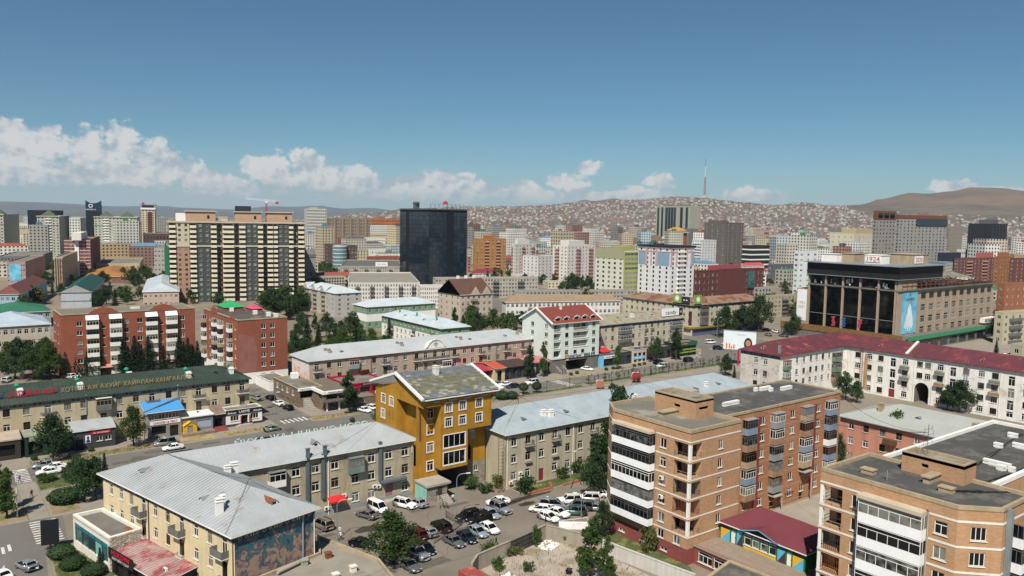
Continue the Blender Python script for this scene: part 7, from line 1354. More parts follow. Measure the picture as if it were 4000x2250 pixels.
class Tower:
 def __init__(s,name,label,xL,xN,xR,ytop,yb,th=0.0,mats=None,cat='building',group=None,z0=0.0):
  N_,ex,ey,wx,wy,H=corners(xL,xN,xR,ytop,yb,th);s.N,s.ex,s.ey,s.wx,s.wy,s.H=N_,ex,ey,wx,wy,H;c_=N_+ex*wx/2+ey*wy/2;PLACED.append((c_.x,c_.y,max(wx,wy)*.55))
  s.b=Bld(name,(N_.x,N_.y,0),label,cat,group);P=s.P;s.F=s.b.face(P(0,0),P(wx,0),z0,H);s.R=s.b.face(P(wx,0),P(wx,wy),z0,H);s.K=s.b.face(P(wx,wy),P(0,wy),z0,H);s.L=s.b.face(P(0,wy),P(0,0),z0,H);s.mats=mats or[M['white_paint']]
 def P(s,u,v):q=s.N+s.ex*u+s.ey*v;return(q.x,q.y)
 def poly(s,u0=0,u1=None,v0=0,v1=None):u1=s.wx if u1 is None else u1;v1=s.wy if v1 is None else v1;return[s.P(u0,v0),s.P(u1,v0),s.P(u1,v1),s.P(u0,v1)]
 def wins(s,f,nx,nz,w,h,z0=None,dz=None,style='2',fm='white_frame',gm='glass',sill=None,off=.5,margin=0.0,mode='obj'):
  L=f['L']-2*margin;dz=dz or s.H/nz;z0=dz*.35 if z0 is None else z0;n=0
  if mode=='join':
   mb=MB()
   for k in range(nz):
    for i in range(nx):
     u=margin+L*(i+off)/nx;z=z0+dz*k;q=lambda a,zz,d:(*s.b.fpt(f,a,d),zz);mb.quad([q(u-w/2,z,.03),q(u+w/2,z,.03),q(u+w/2,z+h,.03),q(u-w/2,z+h,.03)])
   o=mb.build('window_panes',[M[gm]],s.b.root);o['kind']='stuff';return
  for k in range(nz):
   for i in range(nx):window(s.b,f,margin+L*(i+off)/nx,z0+dz*k,w,h,style,fm=fm,full=False,sill=sill,gm=gm)
 def belts(s,fs,nz,z0,dz,h,d,m,name='balcony_belt',u0=0.0,u1=None):
  for f in fs:
   for k in range(nz):
    mb=MB();a,b_=u0,(u1 or f['L']);q=lambda u,dd,zz:(*s.b.fpt(f,u,dd),zz);z=z0+dz*k
    mb.quad([q(a,d,z),q(b_,d,z),q(b_,d,z+h),q(a,d,z+h)]);mb.quad([q(a,d,z+h),q(b_,d,z+h),q(b_,0,z+h),q(a,0,z+h)]);mb.quad([q(b_,d,z),q(a,d,z),q(a,0,z),q(b_,0,z)]);mb.quad([q(a,0,z),q(a,d,z),q(a,d,z+h),q(a,0,z+h)]);mb.quad([q(b_,d,z),q(b_,0,z),q(b_,0,z+h),q(b_,d,z+h)]);mb.build(name,[M[m]if isinstance(m,str)else m],s.b.root)
 def prism(s,name,u0,u1,v0,v1,z0,z1,m,mt=None):mb=MB();mb.prism(s.poly(u0,u1,v0,v1),z0,z1,0,1,True);return mb.build(name,[m,mt or m],s.b.root)
 def done(s,roof=None,par=None,h=.6):s.b.walls(s.mats);
 def flat(s,m=None,par=None,h=.7,w=.3):s.b.walls(s.mats);return flat_roof(s.b,s.poly(),s.H-.02,m or FELT2,par or s.mats[0],h,w)
 def pyramid(s,m,h,over=.5,name='roof'):
  s.b.walls(s.mats);p=s.poly(-over,s.wx+over,-over,s.wy+over);c=s.P(s.wx/2,s.wy/2);roof_faces(s.b,[[(*p[i],s.H),(*p[(i+1)%4],s.H),(*c,s.H+h)]for i in range(4)],m,.2,name=name)
 def hiproof(s,m,h,over=.5,gable=False,seam=0.0,fascia=None):
  s.b.walls(s.mats);o=over;W_,V_,ze=s.wx,s.wy,s.H;zr=s.H+h;p=s.poly(-o,W_+o,-o,V_+o);q=lambda u,v:(*s.P(u,v),zr)
  if(W_>=V_)!=(gable==2):g=-o if gable else V_/2;A,B=q(g,V_/2),q(W_-g,V_/2);F=[[(*p[0],ze),(*p[1],ze),B,A],[(*p[2],ze),(*p[3],ze),A,B],[(*p[3],ze),(*p[0],ze),A],[(*p[1],ze),(*p[2],ze),B]]
  else:g=-o if gable else W_/2;A,B=q(W_/2,g),q(W_/2,V_-g);F=[[(*p[3],ze),(*p[0],ze),A,B],[(*p[1],ze),(*p[2],ze),B,A],[(*p[0],ze),(*p[1],ze),A],[(*p[2],ze),(*p[3],ze),B]]
  return roof_faces(s.b,F,m,.2,seam,fascia=fascia)
def mid_city():
 W_=M['white_paint'];cw=mat('tower_cream','b5ac96',.85,.06);tn=mat('tower_stone','9c9283',.85,.06,col2='8f857a',c2scale=.02);ck=mat('tower_grey','3f4543',.85,.08)
 T=Tower('apartment_tower','long sixteen-storey beige and charcoal residential slab with cream balconies and three roof houses',640,664,1192,868,1182,-16,[cw,mat('tower_pinkish','9d7d68',.85,.06),ck,M['dark_room']])
 H=T.H;L=T.F['L'];dz=H/16.2;T.b.f.clear();P=T.P
 seg=[(0,.055,'b'),(.055,.145,'w'),(.145,.2,'b'),(.2,.295,'c'),(.295,.345,'b'),(.345,.375,'r'),(.375,.475,'b'),(.475,.5,'r'),(.5,.555,'b'),(.555,.64,'c'),(.64,.685,'b'),(.685,.71,'r'),(.71,.76,'b'),(.76,.795,'b'),(.795,.875,'c'),(.875,.915,'b'),(.915,.945,'r'),(.945,1.0,'b')]
 bm=mat('balcony_cream','d6cfb4',.75,.05,streak=.05);M['bm']=bm
 for a,c,k in seg:
  ua,uc=a*L,c*L;off=3.0 if k=='r' else(1.1 if k=='b' else 0.0)
  for z0,z1,mi in((0,dz*11.4,1),(dz*11.4,H,0)):
   f=T.b.face(P(ua,off),P(uc,off),z0,z1,2 if k=='c' else mi)
   n=2 if k in 'wc' else 1
   if k in 'wcr':
    for i in range(16):
     z=dz*(i+.38)
     if z0<=z and z+1.5<z1:
      for j in range(n):window(T.b,f,(uc-ua)*(j+.5)/n,z,1.5 if k!='r' else 1.3,1.55,'2',fm='tan_frame' if k!='c' else 'white_frame',full=False,sill=None,gm='glass')
  if off:T.b.face(P(ua,0),P(ua,off),0,H,2 if k=='r' else 1);T.b.face(P(uc,off),P(uc,0),0,H,2 if k=='r' else 1)
  if k=='b':
   w=uc-ua
   def bal():
    mb=MB();mb.box(-w*.42,w*.42,-1.1,1.1,0,1.45);return mb.mesh('balcony',[bm])
   me=bal();gmb=MB();gmb.quad([(-w*.34,1.05,1.4),(w*.34,1.05,1.4),(w*.34,1.05,dz-.3),(-w*.34,1.05,dz-.3)]);gme=gmb.mesh('glazing',[M['glass']]);base=worldloc(T.b.root);rz=math.atan2(T.ex.y,T.ex.x)
   for i in range(16):
    q=P((ua+uc)/2,0);o=link('balcony',me,T.b.root,Vector((q[0],q[1],dz*i+.35))-base,rz);link('glazing',gme,o)
 T.b.face(P(L,0),P(L,T.wy),0,H,0);T.b.face(P(L,18),P(0,18),0,H,0);lf=T.b.face(P(0,18),P(0,0),0,H,0)
 T.b.walls(T.mats);flat_roof(T.b,[P(0,0),P(L,0),P(L,18),P(0,18)],H,FELT2,cw,.8,.4,over=.5);T.prism('string_course',-.4,L+.4,-.35,.0,dz*11.3,dz*11.6,cw)
 pk=mat('penthouse_pink','b09078',.85,.06)
 for a,c in((.12,.335),(.475,.675),(.715,.91)):T.prism('roof_house',a*L,c*L,4,14,H,H+6.5,pk);T.prism('roof_cap',a*L-.8,c*L+.8,3.2,14.8,H+6.5,H+7.1,cw);T.prism('roof_window',a*L+(c-a)*L*.72,a*L+(c-a)*L*.8,3.94,4,H+2.4,H+4.4,M['dark_room'])
 T.prism('roof_plant',.05*L,.12*L,5,14,H,H+5.5,W_);T.prism('sign_rack',.48*L,.6*L,9,9.5,H+7,H+10.4,mat('rack_navy','23262f',.7,.1))
 o=at(1043,1010);mb=MB();z1=66
 for sx,sy in((-.8,-.8),(.8,-.8),(.8,.8),(-.8,.8)):mb.bar((o.x+sx,o.y+sy,0),(o.x+sx,o.y+sy,z1),.25)
 for i in range(26):
  za,zb=i*z1/26,(i+1)*z1/26
  for s in(-.8,.8):mb.bar((o.x-.8,o.y+s,za),(o.x+.8,o.y+s,zb),.15);mb.bar((o.x+s,o.y-.8,za),(o.x+s,o.y+.8,zb),.15)
 cr_=empty('tower_crane',(o.x,o.y,0),'red and white tower crane rising behind the beige residential slab','crane');mb.build('mast',[M['letter_red']],cr_);mb=MB();d=Vector((-CT*.97,ST*.97,0));e=Vector((0,0,1))
 c0=Vector((o.x,o.y,z1));mb.box(o.x-1,o.x+1,o.y-1,o.y+1,z1,z1+3);A=c0+e*1.5
 for s in(0,1.6):mb.bar(A+e*s-d*14,A+e*s+d*26+e*3,.2)
 for i in range(13):mb.bar(A+d*(-14+3*i)+e*(.06*3*i),A+d*(-14+3*i+1.5)+e*(1.6+.06*3*i),.15)
 mb.build('jib',[M['letter_white']],cr_);mb=MB();mb.obox(A-d*13-e*1,d*1.6,Vector((d.y,-d.x,0))*.8,e*1.4);mb.build('counterweight',[M['letter_red']],cr_)
 gl=glass('tower_glass','1a2530','283641',.45,.1,.6);T=Tower('glass_tower','dark blue-black glass office tower with rooftop sign frames',1562,1675,1822,822,1128,0,[mat('tower_dark_wall','14181c',.5,.1)]);M['tower_glass']=gl;H=T.H
 for f,n in((T.F,11),(T.L,9)):
  L=f['L'];pw=L/n;nz=17;ph=(H-4)/nz
  def pane():
   mb=MB();mb.box(-pw/2+.12,pw/2-.12,-.14,-.02,.1,ph-.1);return mb.mesh('glass_panel',[gl])
  me=pane()
  for i in range(n):
   for k in range(nz):
    if f is T.F and 5<=i<=6:continue
    if f is T.L and i==2:continue
    T.b.on(f,'glass_panel',me,pw*(i+.5),3+ph*k)
 r=T.flat(FELT,mat('parapet_dark','2a3036',.5,.1),1.5);T.prism('cornice',-.9,T.wx+.9,-.9,T.wy+.9,H+.6,H+1.2,M['zinc_dark'])
 mb=MB()
 for t in range(9):u=2+(T.wx-4)*t/8;p=T.P(u,2);mb.bar((p[0],p[1],H+1),(p[0],p[1],H+5),.2);q=T.P(u+1.8,2);mb.bar((p[0],p[1],H+5),(q[0],q[1],H+1),.15)
 p,q=T.P(2,2),T.P(T.wx-2,2);mb.bar((*p,H+4.8),(*q,H+4.8),.2);o=mb.build('sign_frame',[M['zinc']],r);mb=MB();p=T.P(T.wx*.45,2);mb.lathe([(.1,H+5),(1.9,H+5),(1.7,H+6.3),(.9,H+7.2),(.05,H+7.5)],(p[0],p[1],0),12);mb.build('beacon_dome',[M['letter_red']],r)
 mb=MB();p=T.P(3,T.wy*.55);mb.box(p[0]-2.2,p[0]+2.2,p[1]-1,p[1]+1,H+1.2,H+5.5);mb.lathe([(2.4,0),(2.8,.9),(1.5,1.8)],(p[0],p[1],H+5),10);mb.build('sign_emblem',[M['grey_metal']],r)
 return T
mid_city()
def std(label,xL,xN,xR,ytop,yb,col,nz,nF,nL,th=0.0,w=1.5,h=1.5,roof='flat',rcol=None,mode='obj',name='apartment_block',belt=None,group=None,frame='white_frame',gm='glass',rh=2.5,col2=None,win=True,top=None,style='2',margin=0.0):
 k_=[int(col[i:i+2],16)for i in(0,2,4)];g_=sum(k_)/3;m=mat('wall_'+col+(col2 or ''),'%02x%02x%02x'%tuple(int(v*.72+g_*.28)for v in k_),.87,.07,streak=.1,col2=col2,c2scale=.03);T=Tower(name,label,xL,xN,xR,ytop,yb,th,[m],group=group);dz=T.H/(nz+.15)
 if mode=='mat':
  for f,n in((T.F,nF),(T.L,nL)):
   if n:f['m']=1
  T.mats=[m,facade('fac_%s_%d'%(col,nF),col,bw=max(2.2,T.wx/max(nF,1)),rh=dz,fx=.42,fz=.46)]
 elif win:
  for f,n in((T.F,nF),(T.L,nL)):
   if n:T.wins(f,n,nz,min(w,f['L']/n*.62),min(h,dz*.58),dz*.38,dz,style,frame,gm,None,mode=mode,margin=margin)
 if belt:
  for f,a,c,m_ in belt:
   F=T.F if f=='F' else T.L;T.belts([F],nz,.15,dz,dz*.38,1.1,m_,'balcony',a*F['L'],c*F['L'])
 rm=mat('roof_'+rcol,rcol,.75,.12,scale=.2)if rcol else None
 if roof=='flat':T.flat(rm,None,.7)
 elif roof=='hip':T.hiproof(rm or ROOFZ,rh)
 elif roof[:5]=='gable':T.hiproof(rm or ROOFZ,rh,.5,2 if roof=='gable2' else True)
 elif roof=='pyr':T.pyramid(rm,rh)
 if top:
  for(u0,u1,v0,v1,hh,c)in top:T.prism('roof_house',u0*T.wx,u1*T.wx,v0*T.wy,v1*T.wy,T.H,T.H+hh,mat('wall_'+c,c,.87,.07,streak=.1))
 return T
def city_list():
 M['salmon']=mat('salmon_band','b98a7e',.8,.08);M['teal_glass']=glass('teal_glass','1d4a4c','6aa6a4',.5,.06,.6);M['olive_wall']=mat('olive_wall','8c8a72',.85,.06);gcol=mat('roof_olive_green','4a5444',.75,.1)
 for lab,xL,xN,xR,yt,yb,n in(('pale residential tower with one dark green pyramid roof',132,150,236,845,1012,6),('pale twin-pyramid residential block beside the dark curved tower',352,372,538,848,1006,12),('pale residential tower cut by the left edge of the view',-60,-40,20,838,1020,4)):
  T=std(lab,xL,xN,xR,yt,yb,'b3b19c',15,n,2,-14,1.5,1.4,'flat',mode='obj' if n<10 else 'obj',name='apartment_tower',frame='tan_frame');H=T.H;T.prism('cornice',-.8,T.wx+.8,-.8,T.wy+.8,H-.2,H+.6,mat('cornice_pale','b8b5a4',.85,.05));T.prism('string_course',-.5,T.wx+.5,-.5,0,H*.8,H*.815,MATS['cornice_pale'])
  cs=(.5,)if n<10 else(.27,.77)
  for c in cs:
   r_=7.5;cx=c*T.wx;p=T.poly(cx-r_,cx+r_,1,1+2*r_);q=T.P(cx,1+r_);roof_faces(T.b,[[(*p[i],H+.6),(*p[(i+1)%4],H+.6),(*q,H+7.5)]for i in range(4)],gcol,.3,name='pyramid_roof')
   T.belts([T.F],15,.4,H/15.15,1.2,.9,M['white_paint'],'balcony',cx-3,cx+3)
 T=std('dark blue curved glass tower with concave top and white ring logo',312,340,402,800,1000,'1a2230',20,8,3,-10,2.4,2.0,'none',mode='join',name='glass_tower',gm='tower_glass');H=T.H;T.b.walls(T.mats);mb=MB();n=8;hh=lambda t:H+5.5-14*t*(1-t)
 for i in range(n):
  a,c=i/n,(i+1)/n;pa,pc,qa,qc=T.P(a*T.wx,-.3),T.P(c*T.wx,-.3),T.P(a*T.wx,T.wy),T.P(c*T.wx,T.wy);mb.quad([(*pa,H-8),(*pc,H-8),(*pc,hh(c)),(*pa,hh(a))]);mb.quad([(*pa,hh(a)),(*pc,hh(c)),(*qc,hh(c)),(*qa,hh(a))]);mb.quad([(*qc,H-8),(*qa,H-8),(*qa,hh(a)),(*qc,hh(c))])
 for u in(0,T.wx):p,q=T.P(u,-.3),T.P(u,T.wy);mb.quad([(*p,H-8),(*q,H-8),(*q,H+5.5),(*p,H+5.5)])
 mb.build('crown_wall',[glass('tower_glass_blue','1f2e44','30435c',.4,.1,.5)],T.b.root);p=T.P(T.wx*.32,-.5);o=empty('tower_logo',(p[0],p[1],H-1),'white ring logo with lettering on the dark curved tower','sign',None,math.atan2(T.ex.y,T.ex.x));mb=MB()
 for i in range(16):a,c=i*.3927,(i+1)*.3927;mb.bar((1.9*math.cos(a),0,1.9*math.sin(a)),(1.9*math.cos(c),0,1.9*math.sin(c)),.6,.8)
 link('ring',mb.mesh('ring',[M['letter_white']]),o);fit_text(link('lettering',text_mesh('SHANGRI-LA',1.5,.1,'letter_white'),o,(0,0,-5)),11)
 std('black cube office block behind the pyramid towers',96,112,222,822,960,'161b1f',9,10,3,-14,2,1.6,mode='mat',name='office_block')
 T=std('slim hotel tower with brown stripes and flat crown',545,556,608,818,975,'c2b49c',18,4,3,-14,1.2,1.4,mode='mat',name='hotel_tower');H=T.H;T.prism('stripe',T.wx*.45,T.wx*.8,-.3,0,0,H*.94,mat('stripe_maroon','54302e',.8,.06));T.prism('crown_wall',-1,T.wx+1,-1,T.wy+1,H,H+2.5,M['white_paint']);T.prism('lookout',1,T.wx-1,1,T.wy-1,H+2.5,H+6,M['dark_glass']);T.prism('crown_roof',-1.6,T.wx+1.6,-1.6,T.wy+1.6,H+6,H+6.8,mat('crown_brown','8a6a55',.8,.08));T.prism('roof_house',1,4,2,5,H+6.8,H+9.5,M['letter_red'])
 std('low brown podium building beside the slim hotel tower',545,560,662,914,985,'5a4440',3,8,2,-14,mode='mat',name='hall')
 T=std('red and white striped eleven-storey block with white stair shaft',240,254,357,938,1082,'8a3a34',11,6,2,-14,1.6,1.3,name='apartment_block',frame='white_frame',mode='obj',top=((.32,.68,-.05,.5,6,'d9d5cc'),));T.prism('stair_shaft',T.wx*.4,T.wx*.56,-.8,0,0,T.H+2,M['white_paint']);T.belts([T.F],11,2.4,T.H/11.15,.35,.12,M['white_paint'],'string_course')
 T=std('cream and brown striped block beside the pink poster house',102,215,250,1008,1122,'c9b48c',5,7,3,-14,1.2,1.6,name='apartment_block');
 for u in(.12,.38,.62,.88):T.prism('pier',T.wx*(u-.045),T.wx*(u+.045),-.7,0,0,T.H,mat('pier_brown','7c5a44',.85,.08))
 T=std('pink five-storey block with a blue poster on its wall',20,30,103,1026,1128,'b58580',5,6,1,-14,1.4,1.3,name='apartment_block');p,q=T.P(1.2,-.02),T.P(8.2,-.02);sign('wall_poster',p,q,T.H*.3,T.H*.93,'blue and white poster on the pink block wall','poster_blue',None,cat='poster')
 T=std('white gabled hall with dark green roof beyond the red brick block',196,240,358,1142,1205,'a9b0b8',3,0,0,-14,roof='gable',rcol='1f4a44',rh=4,name='hall',win=False);T.prism('string_course',-.1,T.wx+.1,-.15,0,T.H*.42,T.H*.46,M['concrete_dark'])
 std('light blue house with brown roof at the left edge',-60,-20,86,1150,1222,'8fb4c4',2,5,2,-14,1.6,1.8,'hip','6a4038',name='house',rh=4)
 std('long low house with green roof behind the conifers',-60,-40,200,1226,1290,'8c9a8e',2,9,0,0,1.4,1.5,'hip','2f6a4f',name='house',rh=3)
 T=std('cream three-storey house with pale blue metal roof behind dark trees',-90,-70,200,1280,1420,'c2b49a',3,10,0,0,1.4,1.7,'hip','a3b0ba',name='house',rh=3.4,style='2t')
 std('small pink house with grey metal hip roof in front of the beige slab',532,560,700,1140,1205,'c0a090',2,7,3,-14,1.4,1.5,'hip','a9b1b6',name='house',rh=4)
 std('low building with long orange-brown roof among trees',300,330,510,1082,1108,'8a5a44',1,8,2,-14,1.4,1.4,'hip','9a6a3a',name='house',rh=4)
 std('cream and yellow two-storey row with flat grey roof among trees',362,376,546,1032,1070,'c4ad7c',2,12,2,-14,1.3,1.3,name='house',mode='join');std('pale grey six-storey block left of the beige slab',560,604,644,972,1082,'aaa59c',6,3,3,-14,1.3,1.4,name='apartment_block');std('green netted scaffold tower beside the beige slab',640,646,662,962,1130,'1f7a4c',10,0,0,-14,win=False,name='scaffold_tower');std('beige theatre with blank upper wall',44,60,136,896,960,'bfae88',3,0,0,-14,win=False,name='theatre');std('white low office row behind the theatre',24,30,140,874,950,'d2d0ca',4,14,1,-14,mode='mat',name='office_block');std('white and green slim towers behind the red block',240,250,318,852,985,'c9ccc0',12,6,2,-14,mode='mat',name='apartment_tower');std('brown brick hall with curved white roof left of the slab',385,400,520,950,1012,'8a4f42',3,8,2,-14,mode='mat',name='hall',roof='gable',rcol='a9b0b0',rh=4);std('long dark grey flat roof building behind the pink poster house',-30,-10,150,1004,1060,'6e7072',4,12,1,-14,mode='mat',name='office_block')
 std('tall white grid office tower right of the beige slab',1190,1200,1276,816,985,'bcb8ae',14,10,1,-10,1.7,1.5,mode='join',name='office_tower',top=((.2,.6,.2,.7,3,'a9a59c'),));T=std('long brown-beige apartment range with stepped balconies',1256,1262,1446,852,975,'8f7d6e',9,24,1,-8,mode='mat',name='apartment_block');
 for i in range(6):T.prism('bay',T.wx*(i+.15)/6,T.wx*(i+.6)/6,-1.6,0,0,T.H+1.2,facade('fac_bay','988676',bw=3,rh=3))
 std('orange brick apartment range behind the cream one',1446,1452,1564,854,950,'b06a34',7,16,1,-6,mode='mat',name='apartment_block');std('long white apartment slab with balcony lines',1364,1370,1566,880,965,'d0cec8',9,26,1,-6,mode='mat',name='apartment_block');std('long cream school building with regular windows',1394,1420,1566,912,965,'c9b68c',4,22,4,-6,mode='join',name='school');T=std('white curved four-storey villa block below the school',1422,1460,1506,932,990,'dcd8cc',4,8,5,-6,mode='join',name='villa');std('white ornate house with arches and flat terrace roof',1428,1450,1560,976,1014,'d5d3cc',2,9,3,-6,1.6,2,mode='obj',name='house',rcol='3f4648')
 T=std('brown brick office with curved pale glass bay',1268,1330,1396,962,1060,'5c4440',6,5,3,-8,1.7,1.5,name='office_block');mb=MB();p=T.P(0,0)
 for k in range(7):mb.tube((p[0]-1,p[1]-1,.6+k*T.H/7),(p[0]-1,p[1]-1,.2+(k+1)*T.H/7),6.5,16,0)
 mb.build('glass_bay',[glass('pale_glass','5f7d84','a9c4c8',.5,.1,.5)],T.b.root);mb=MB()
 for k in range(8):mb.tube((p[0]-1,p[1]-1,.0+k*T.H/7),(p[0]-1,p[1]-1,.5+k*T.H/7),6.7,16,0)
 mb.build('bay_band',[M['white_paint']],T.b.root)
 std('crimson block with white roof sign behind the brown office',1320,1326,1362,932,990,'9c3a44',4,4,1,-8,mode='mat',name='office_block');std('olive yellow block right of the beige slab',1238,1250,1300,940,1000,'a08a4c',4,5,2,-8,mode='join',name='apartment_block');std('pink and coral low block far behind',1226,1232,1268,912,975,'c06a72',3,4,1,-8,mode='mat',name='shop_block');std('violet and blue low block far behind',1300,1306,1362,906,965,'4a4a7c',4,6,1,-8,mode='mat',name='shop_block');std('white and black boxes beside the grid tower',1190,1206,1260,886,970,'c4c6c6',5,5,2,-8,mode='mat',name='office_block');std('orange red three-storey brick building in front of the glass tower',1432,1450,1566,1006,1052,'a34e34',3,12,2,-6,1.3,1.3,name='office_block',mode='obj',frame='tan_frame');std('maroon gabled low roof behind the white villa',1364,1372,1424,948,990,'8c3a40',1,0,0,-6,win=False,roof='gable',rcol='7c2a34',name='house')
 T=std('grey monument hall with tall dark arch window right of the slab',1186,1194,1234,978,1130,'8d8786',3,0,0,-12,win=False,name='hall');T.prism('arch_window',T.wx*.45,T.wx*.6,-.12,0,T.H*.1,T.H*.45,M['dark_glass']);T.prism('frieze_band',-.3,T.wx+.3,-.3,0,T.H*.82,T.H*.9,M['concrete_dark'])
 T=std('long grey five-storey range with shop signs and dark flat roof',1306,1330,1565,1042,1108,'a39a8c',5,26,2,-28,1.6,1.5,name='apartment_block',style='2t',belt=(('F',.06,.12,'balcony_grey'),('F',.22,.28,'balcony_grey'),('F',.4,.46,'balcony_grey'),('F',.6,.66,'balcony_grey'),('F',.8,.86,'balcony_grey')),rcol='5f5d58');p,q=T.P(T.wx*.58,-.1),T.P(T.wx*.78,-.1);sign('roof_banner',p,q,T.H+.4,T.H+3.8,'white roof banner with blue lettering on the long grey range','letter_white','GURU NOMIN','letter_blue',1.6,.3)
 std('long white five-storey range with balconies behind the green houses',1342,1360,1640,1108,1190,'cbc6bb',5,26,2,-26,1.5,1.5,name='apartment_block',belt=(('F',.1,.16,'balcony_grey'),('F',.3,.36,'balcony_grey'),('F',.5,.56,'balcony_grey'),('F',.7,.76,'balcony_grey'),('F',.88,.94,'balcony_grey')),rcol='8a857a',style='2t');std('end wing of the long white range turning away to the left',1190,1200,1345,1086,1140,'a8a294',5,14,1,-8,1.5,1.5,mode='join',name='apartment_block',rcol='8a857a');std('white range continuing behind the brown gabled house',1632,1640,1740,1122,1205,'cfcac0',5,12,2,-24,1.5,1.5,name='apartment_block',rcol='8a857a');std('long range with grey roof right of the glass tower',1690,1700,2100,1090,1168,'a8a08c',5,34,2,-20,1.5,1.5,mode='obj',name='apartment_block',rcol='6e6a62',belt=(('F',.3,.36,'balcony_grey'),('F',.55,.61,'balcony_grey'),('F',.8,.86,'balcony_grey')));std('long range with black felt roof in front of the lime tower',2000,2010,2490,1140,1200,'9a9284',4,34,2,-24,1.7,1.5,mode='obj',name='apartment_block',rcol='45464a');std('white three-storey range with patchy brown roof behind the mint building',1960,1975,2420,1180,1265,'cfcdc8',3,26,2,-22,1.4,1.7,'hip','8a765e',name='apartment_block',rh=3,style='2t');std('cream low block with satellite yard right of the long ranges',2120,2140,2252,1104,1128,'c9bb98',2,8,3,-20,1.5,1.5,name='house');std('white box office with red logo',1995,2010,2094,1076,1116,'d0cac4',2,4,3,-10,1.8,1.2,name='office_block')
 for lab,xL,xN,xR,yt,yb in(('green and white three-storey house with pale hip roof, further one',1381,1434,1700,1199,1286),):
  T=std(lab,xL,xN,xR,yt,yb,'6f9a74',3,11,4,0,1.4,1.6,'hip','b3bcc0',name='house',rh=2.8,style='2t');T.prism('white_band',-.04,T.wx+.04,-.05,0,T.H*.33,T.H*.66,M['white_paint']);mb=MB();p=T.poly(-.05,0,-.02,T.wy);mb.prism(p,T.H*.33,T.H*.66);mb.build('white_band',[M['white_paint']],T.b.root)
 b=Bld('house',(173,290,0),'green and white three-storey house with pale hip roof, nearer one by the street','house');f,r_,k,l=b.rect(166.3,179.6,267,317.5,5.9,9.4,0);f2,_,_,l2=b.rect(166.3,179.6,267,317.5,0,5.9,1);rows(b,l,[3+3.7*i for i in range(13)],(7.0,),1.3,1.7,'2t',True);rows(b,l2,[3+3.7*i for i in range(13)],(3.7,.8),1.3,1.6,'2t',False);rows(b,f,(4,9),(7.0,),1.3,1.7,'2t',True);
 for u in(10,29,44):balcony(b,l,u,6.2,2.4,1,.9,'panel_green','concrete');balcony(b,l,u,3.0,2.4,1,.9,'rust','concrete')
 b.walls([MATS['wall_6f9a74'],M['white_paint']]);r=hip(b,166.3,179.6,267,317.5,9.4,12.2,MATS['roof_b3bcc0'],.7,.9)
 for y in(308,293,277):chimney(b,r,168.9,y,10.6,.9,.9,1.1);mb=MB();mb.tube((170.5,y+.5,10.8),(170.5,y+.5,12.8),.35,8);mb.build('vent_pipe',[M['vent_green']],r)
 for y in(301,285):dormer(b,r,168.6,y,10.3,(-1,0),.9,.8,1.8)
 T=std('cream six-storey house with steep brown gable roof',1712,1798,1922,1152,1278,'c0ac96',5,6,4,0,1.4,1.6,'gable2','5d4036',name='apartment_block',rh=7,style='2t');
 T.belts([T.F],5,.3,T.H/5.15,1.1,1.2,'tan_frame','balcony',T.wx*.3,T.wx*.5)
 for u in(.45,.8):c=u*T.wx;mb=MB();p,q,a=T.P(c-3,-.3),T.P(c+3,-.3),T.P(c,-.3);e=T.P(c,4);mb.quad([(*p,T.H-.2),(*q,T.H-.2),(*a,T.H+4)]);mb.quad([(*p,T.H-.2),(*a,T.H+4),(*e,T.H+4)],1);mb.quad([(*a,T.H+4),(*q,T.H-.2),(*e,T.H+4)],1);mb.build('roof_gable',[MATS['wall_c0ac96'],MATS['roof_5d4036']],T.b.root)
 for u in(.3,.55,.8):p=T.P(u*T.wx,T.wy*.55);mb=MB();mb.box(p[0]-.6,p[0]+.6,p[1]-.6,p[1]+.6,T.H+5,T.H+8.4);mb.build('chimney',[M['white_paint']],T.b.root)
 T=std('pale grey five-storey house with stepped metal gables beside trees',1186,1310,1412,1146,1240,'b0aca4',5,3,6,0,1.3,1.4,'hip','b3babd',name='apartment_block',rh=3)
 for v in(.35,.62,.88):c=v*T.wy;mb=MB();p,q,a,e=T.P(-1,c-3.4),T.P(-1,c+3.4),T.P(-1,c),T.P(5,c);mb.quad([(*q,T.H-.2),(*p,T.H-.2),(*a,T.H+3.2)]);mb.quad([(*p,T.H-.2),(*e,T.H+3.2),(*a,T.H+3.2)],1);mb.quad([(*a,T.H+3.2),(*e,T.H+3.2),(*q,T.H-.2)],1);mb.build('roof_gable',[MATS['wall_b0aca4'],MATS['roof_b3babd']],T.b.root);T.belts([T.L],5,.3,T.H/5.15,1.0,1.2,'panel_tan','balcony',T.L['L']-c-2,T.L['L']-c+2)
 T=std('orange and yellow eleven-storey tower with balcony column',1846,1858,1976,934,1072,'b5762c',11,8,1,-8,1.5,1.4,name='apartment_tower',belt=(('F',.28,.4,'salmon'),('F',.66,.78,'salmon')),top=((.3,.6,.2,.7,3.5,'a5662c'),));std('white house with maroon mansard roof by the orange tower',1844,1856,1944,1068,1090,'cfccc8',2,6,2,-8,1.3,1.3,'hip','7c2a3c',name='house',rh=3.5)
 for lab,xL,xN,xR,yt,yb,c,n in(('white twelve-storey block with salmon balconies, stepped top, left one',1996,2010,2092,956,1098,'c9c6ba',6),('white twelve-storey block with salmon balconies, right one',2158,2214,2322,962,1112,'d2cfc8',8)):
  T=std(lab,xL,xN,xR,yt,yb,c,11,n,4,8,1.4,1.4,name='apartment_tower',col2='a5a08c' if xL<2100 else None,belt=(('L',.2,.45,'salmon'),('F',.3,.45,'salmon'),('F',.75,.9,'salmon')),top=((.15,.7,.2,.8,4.5,'d2cfc8'),))
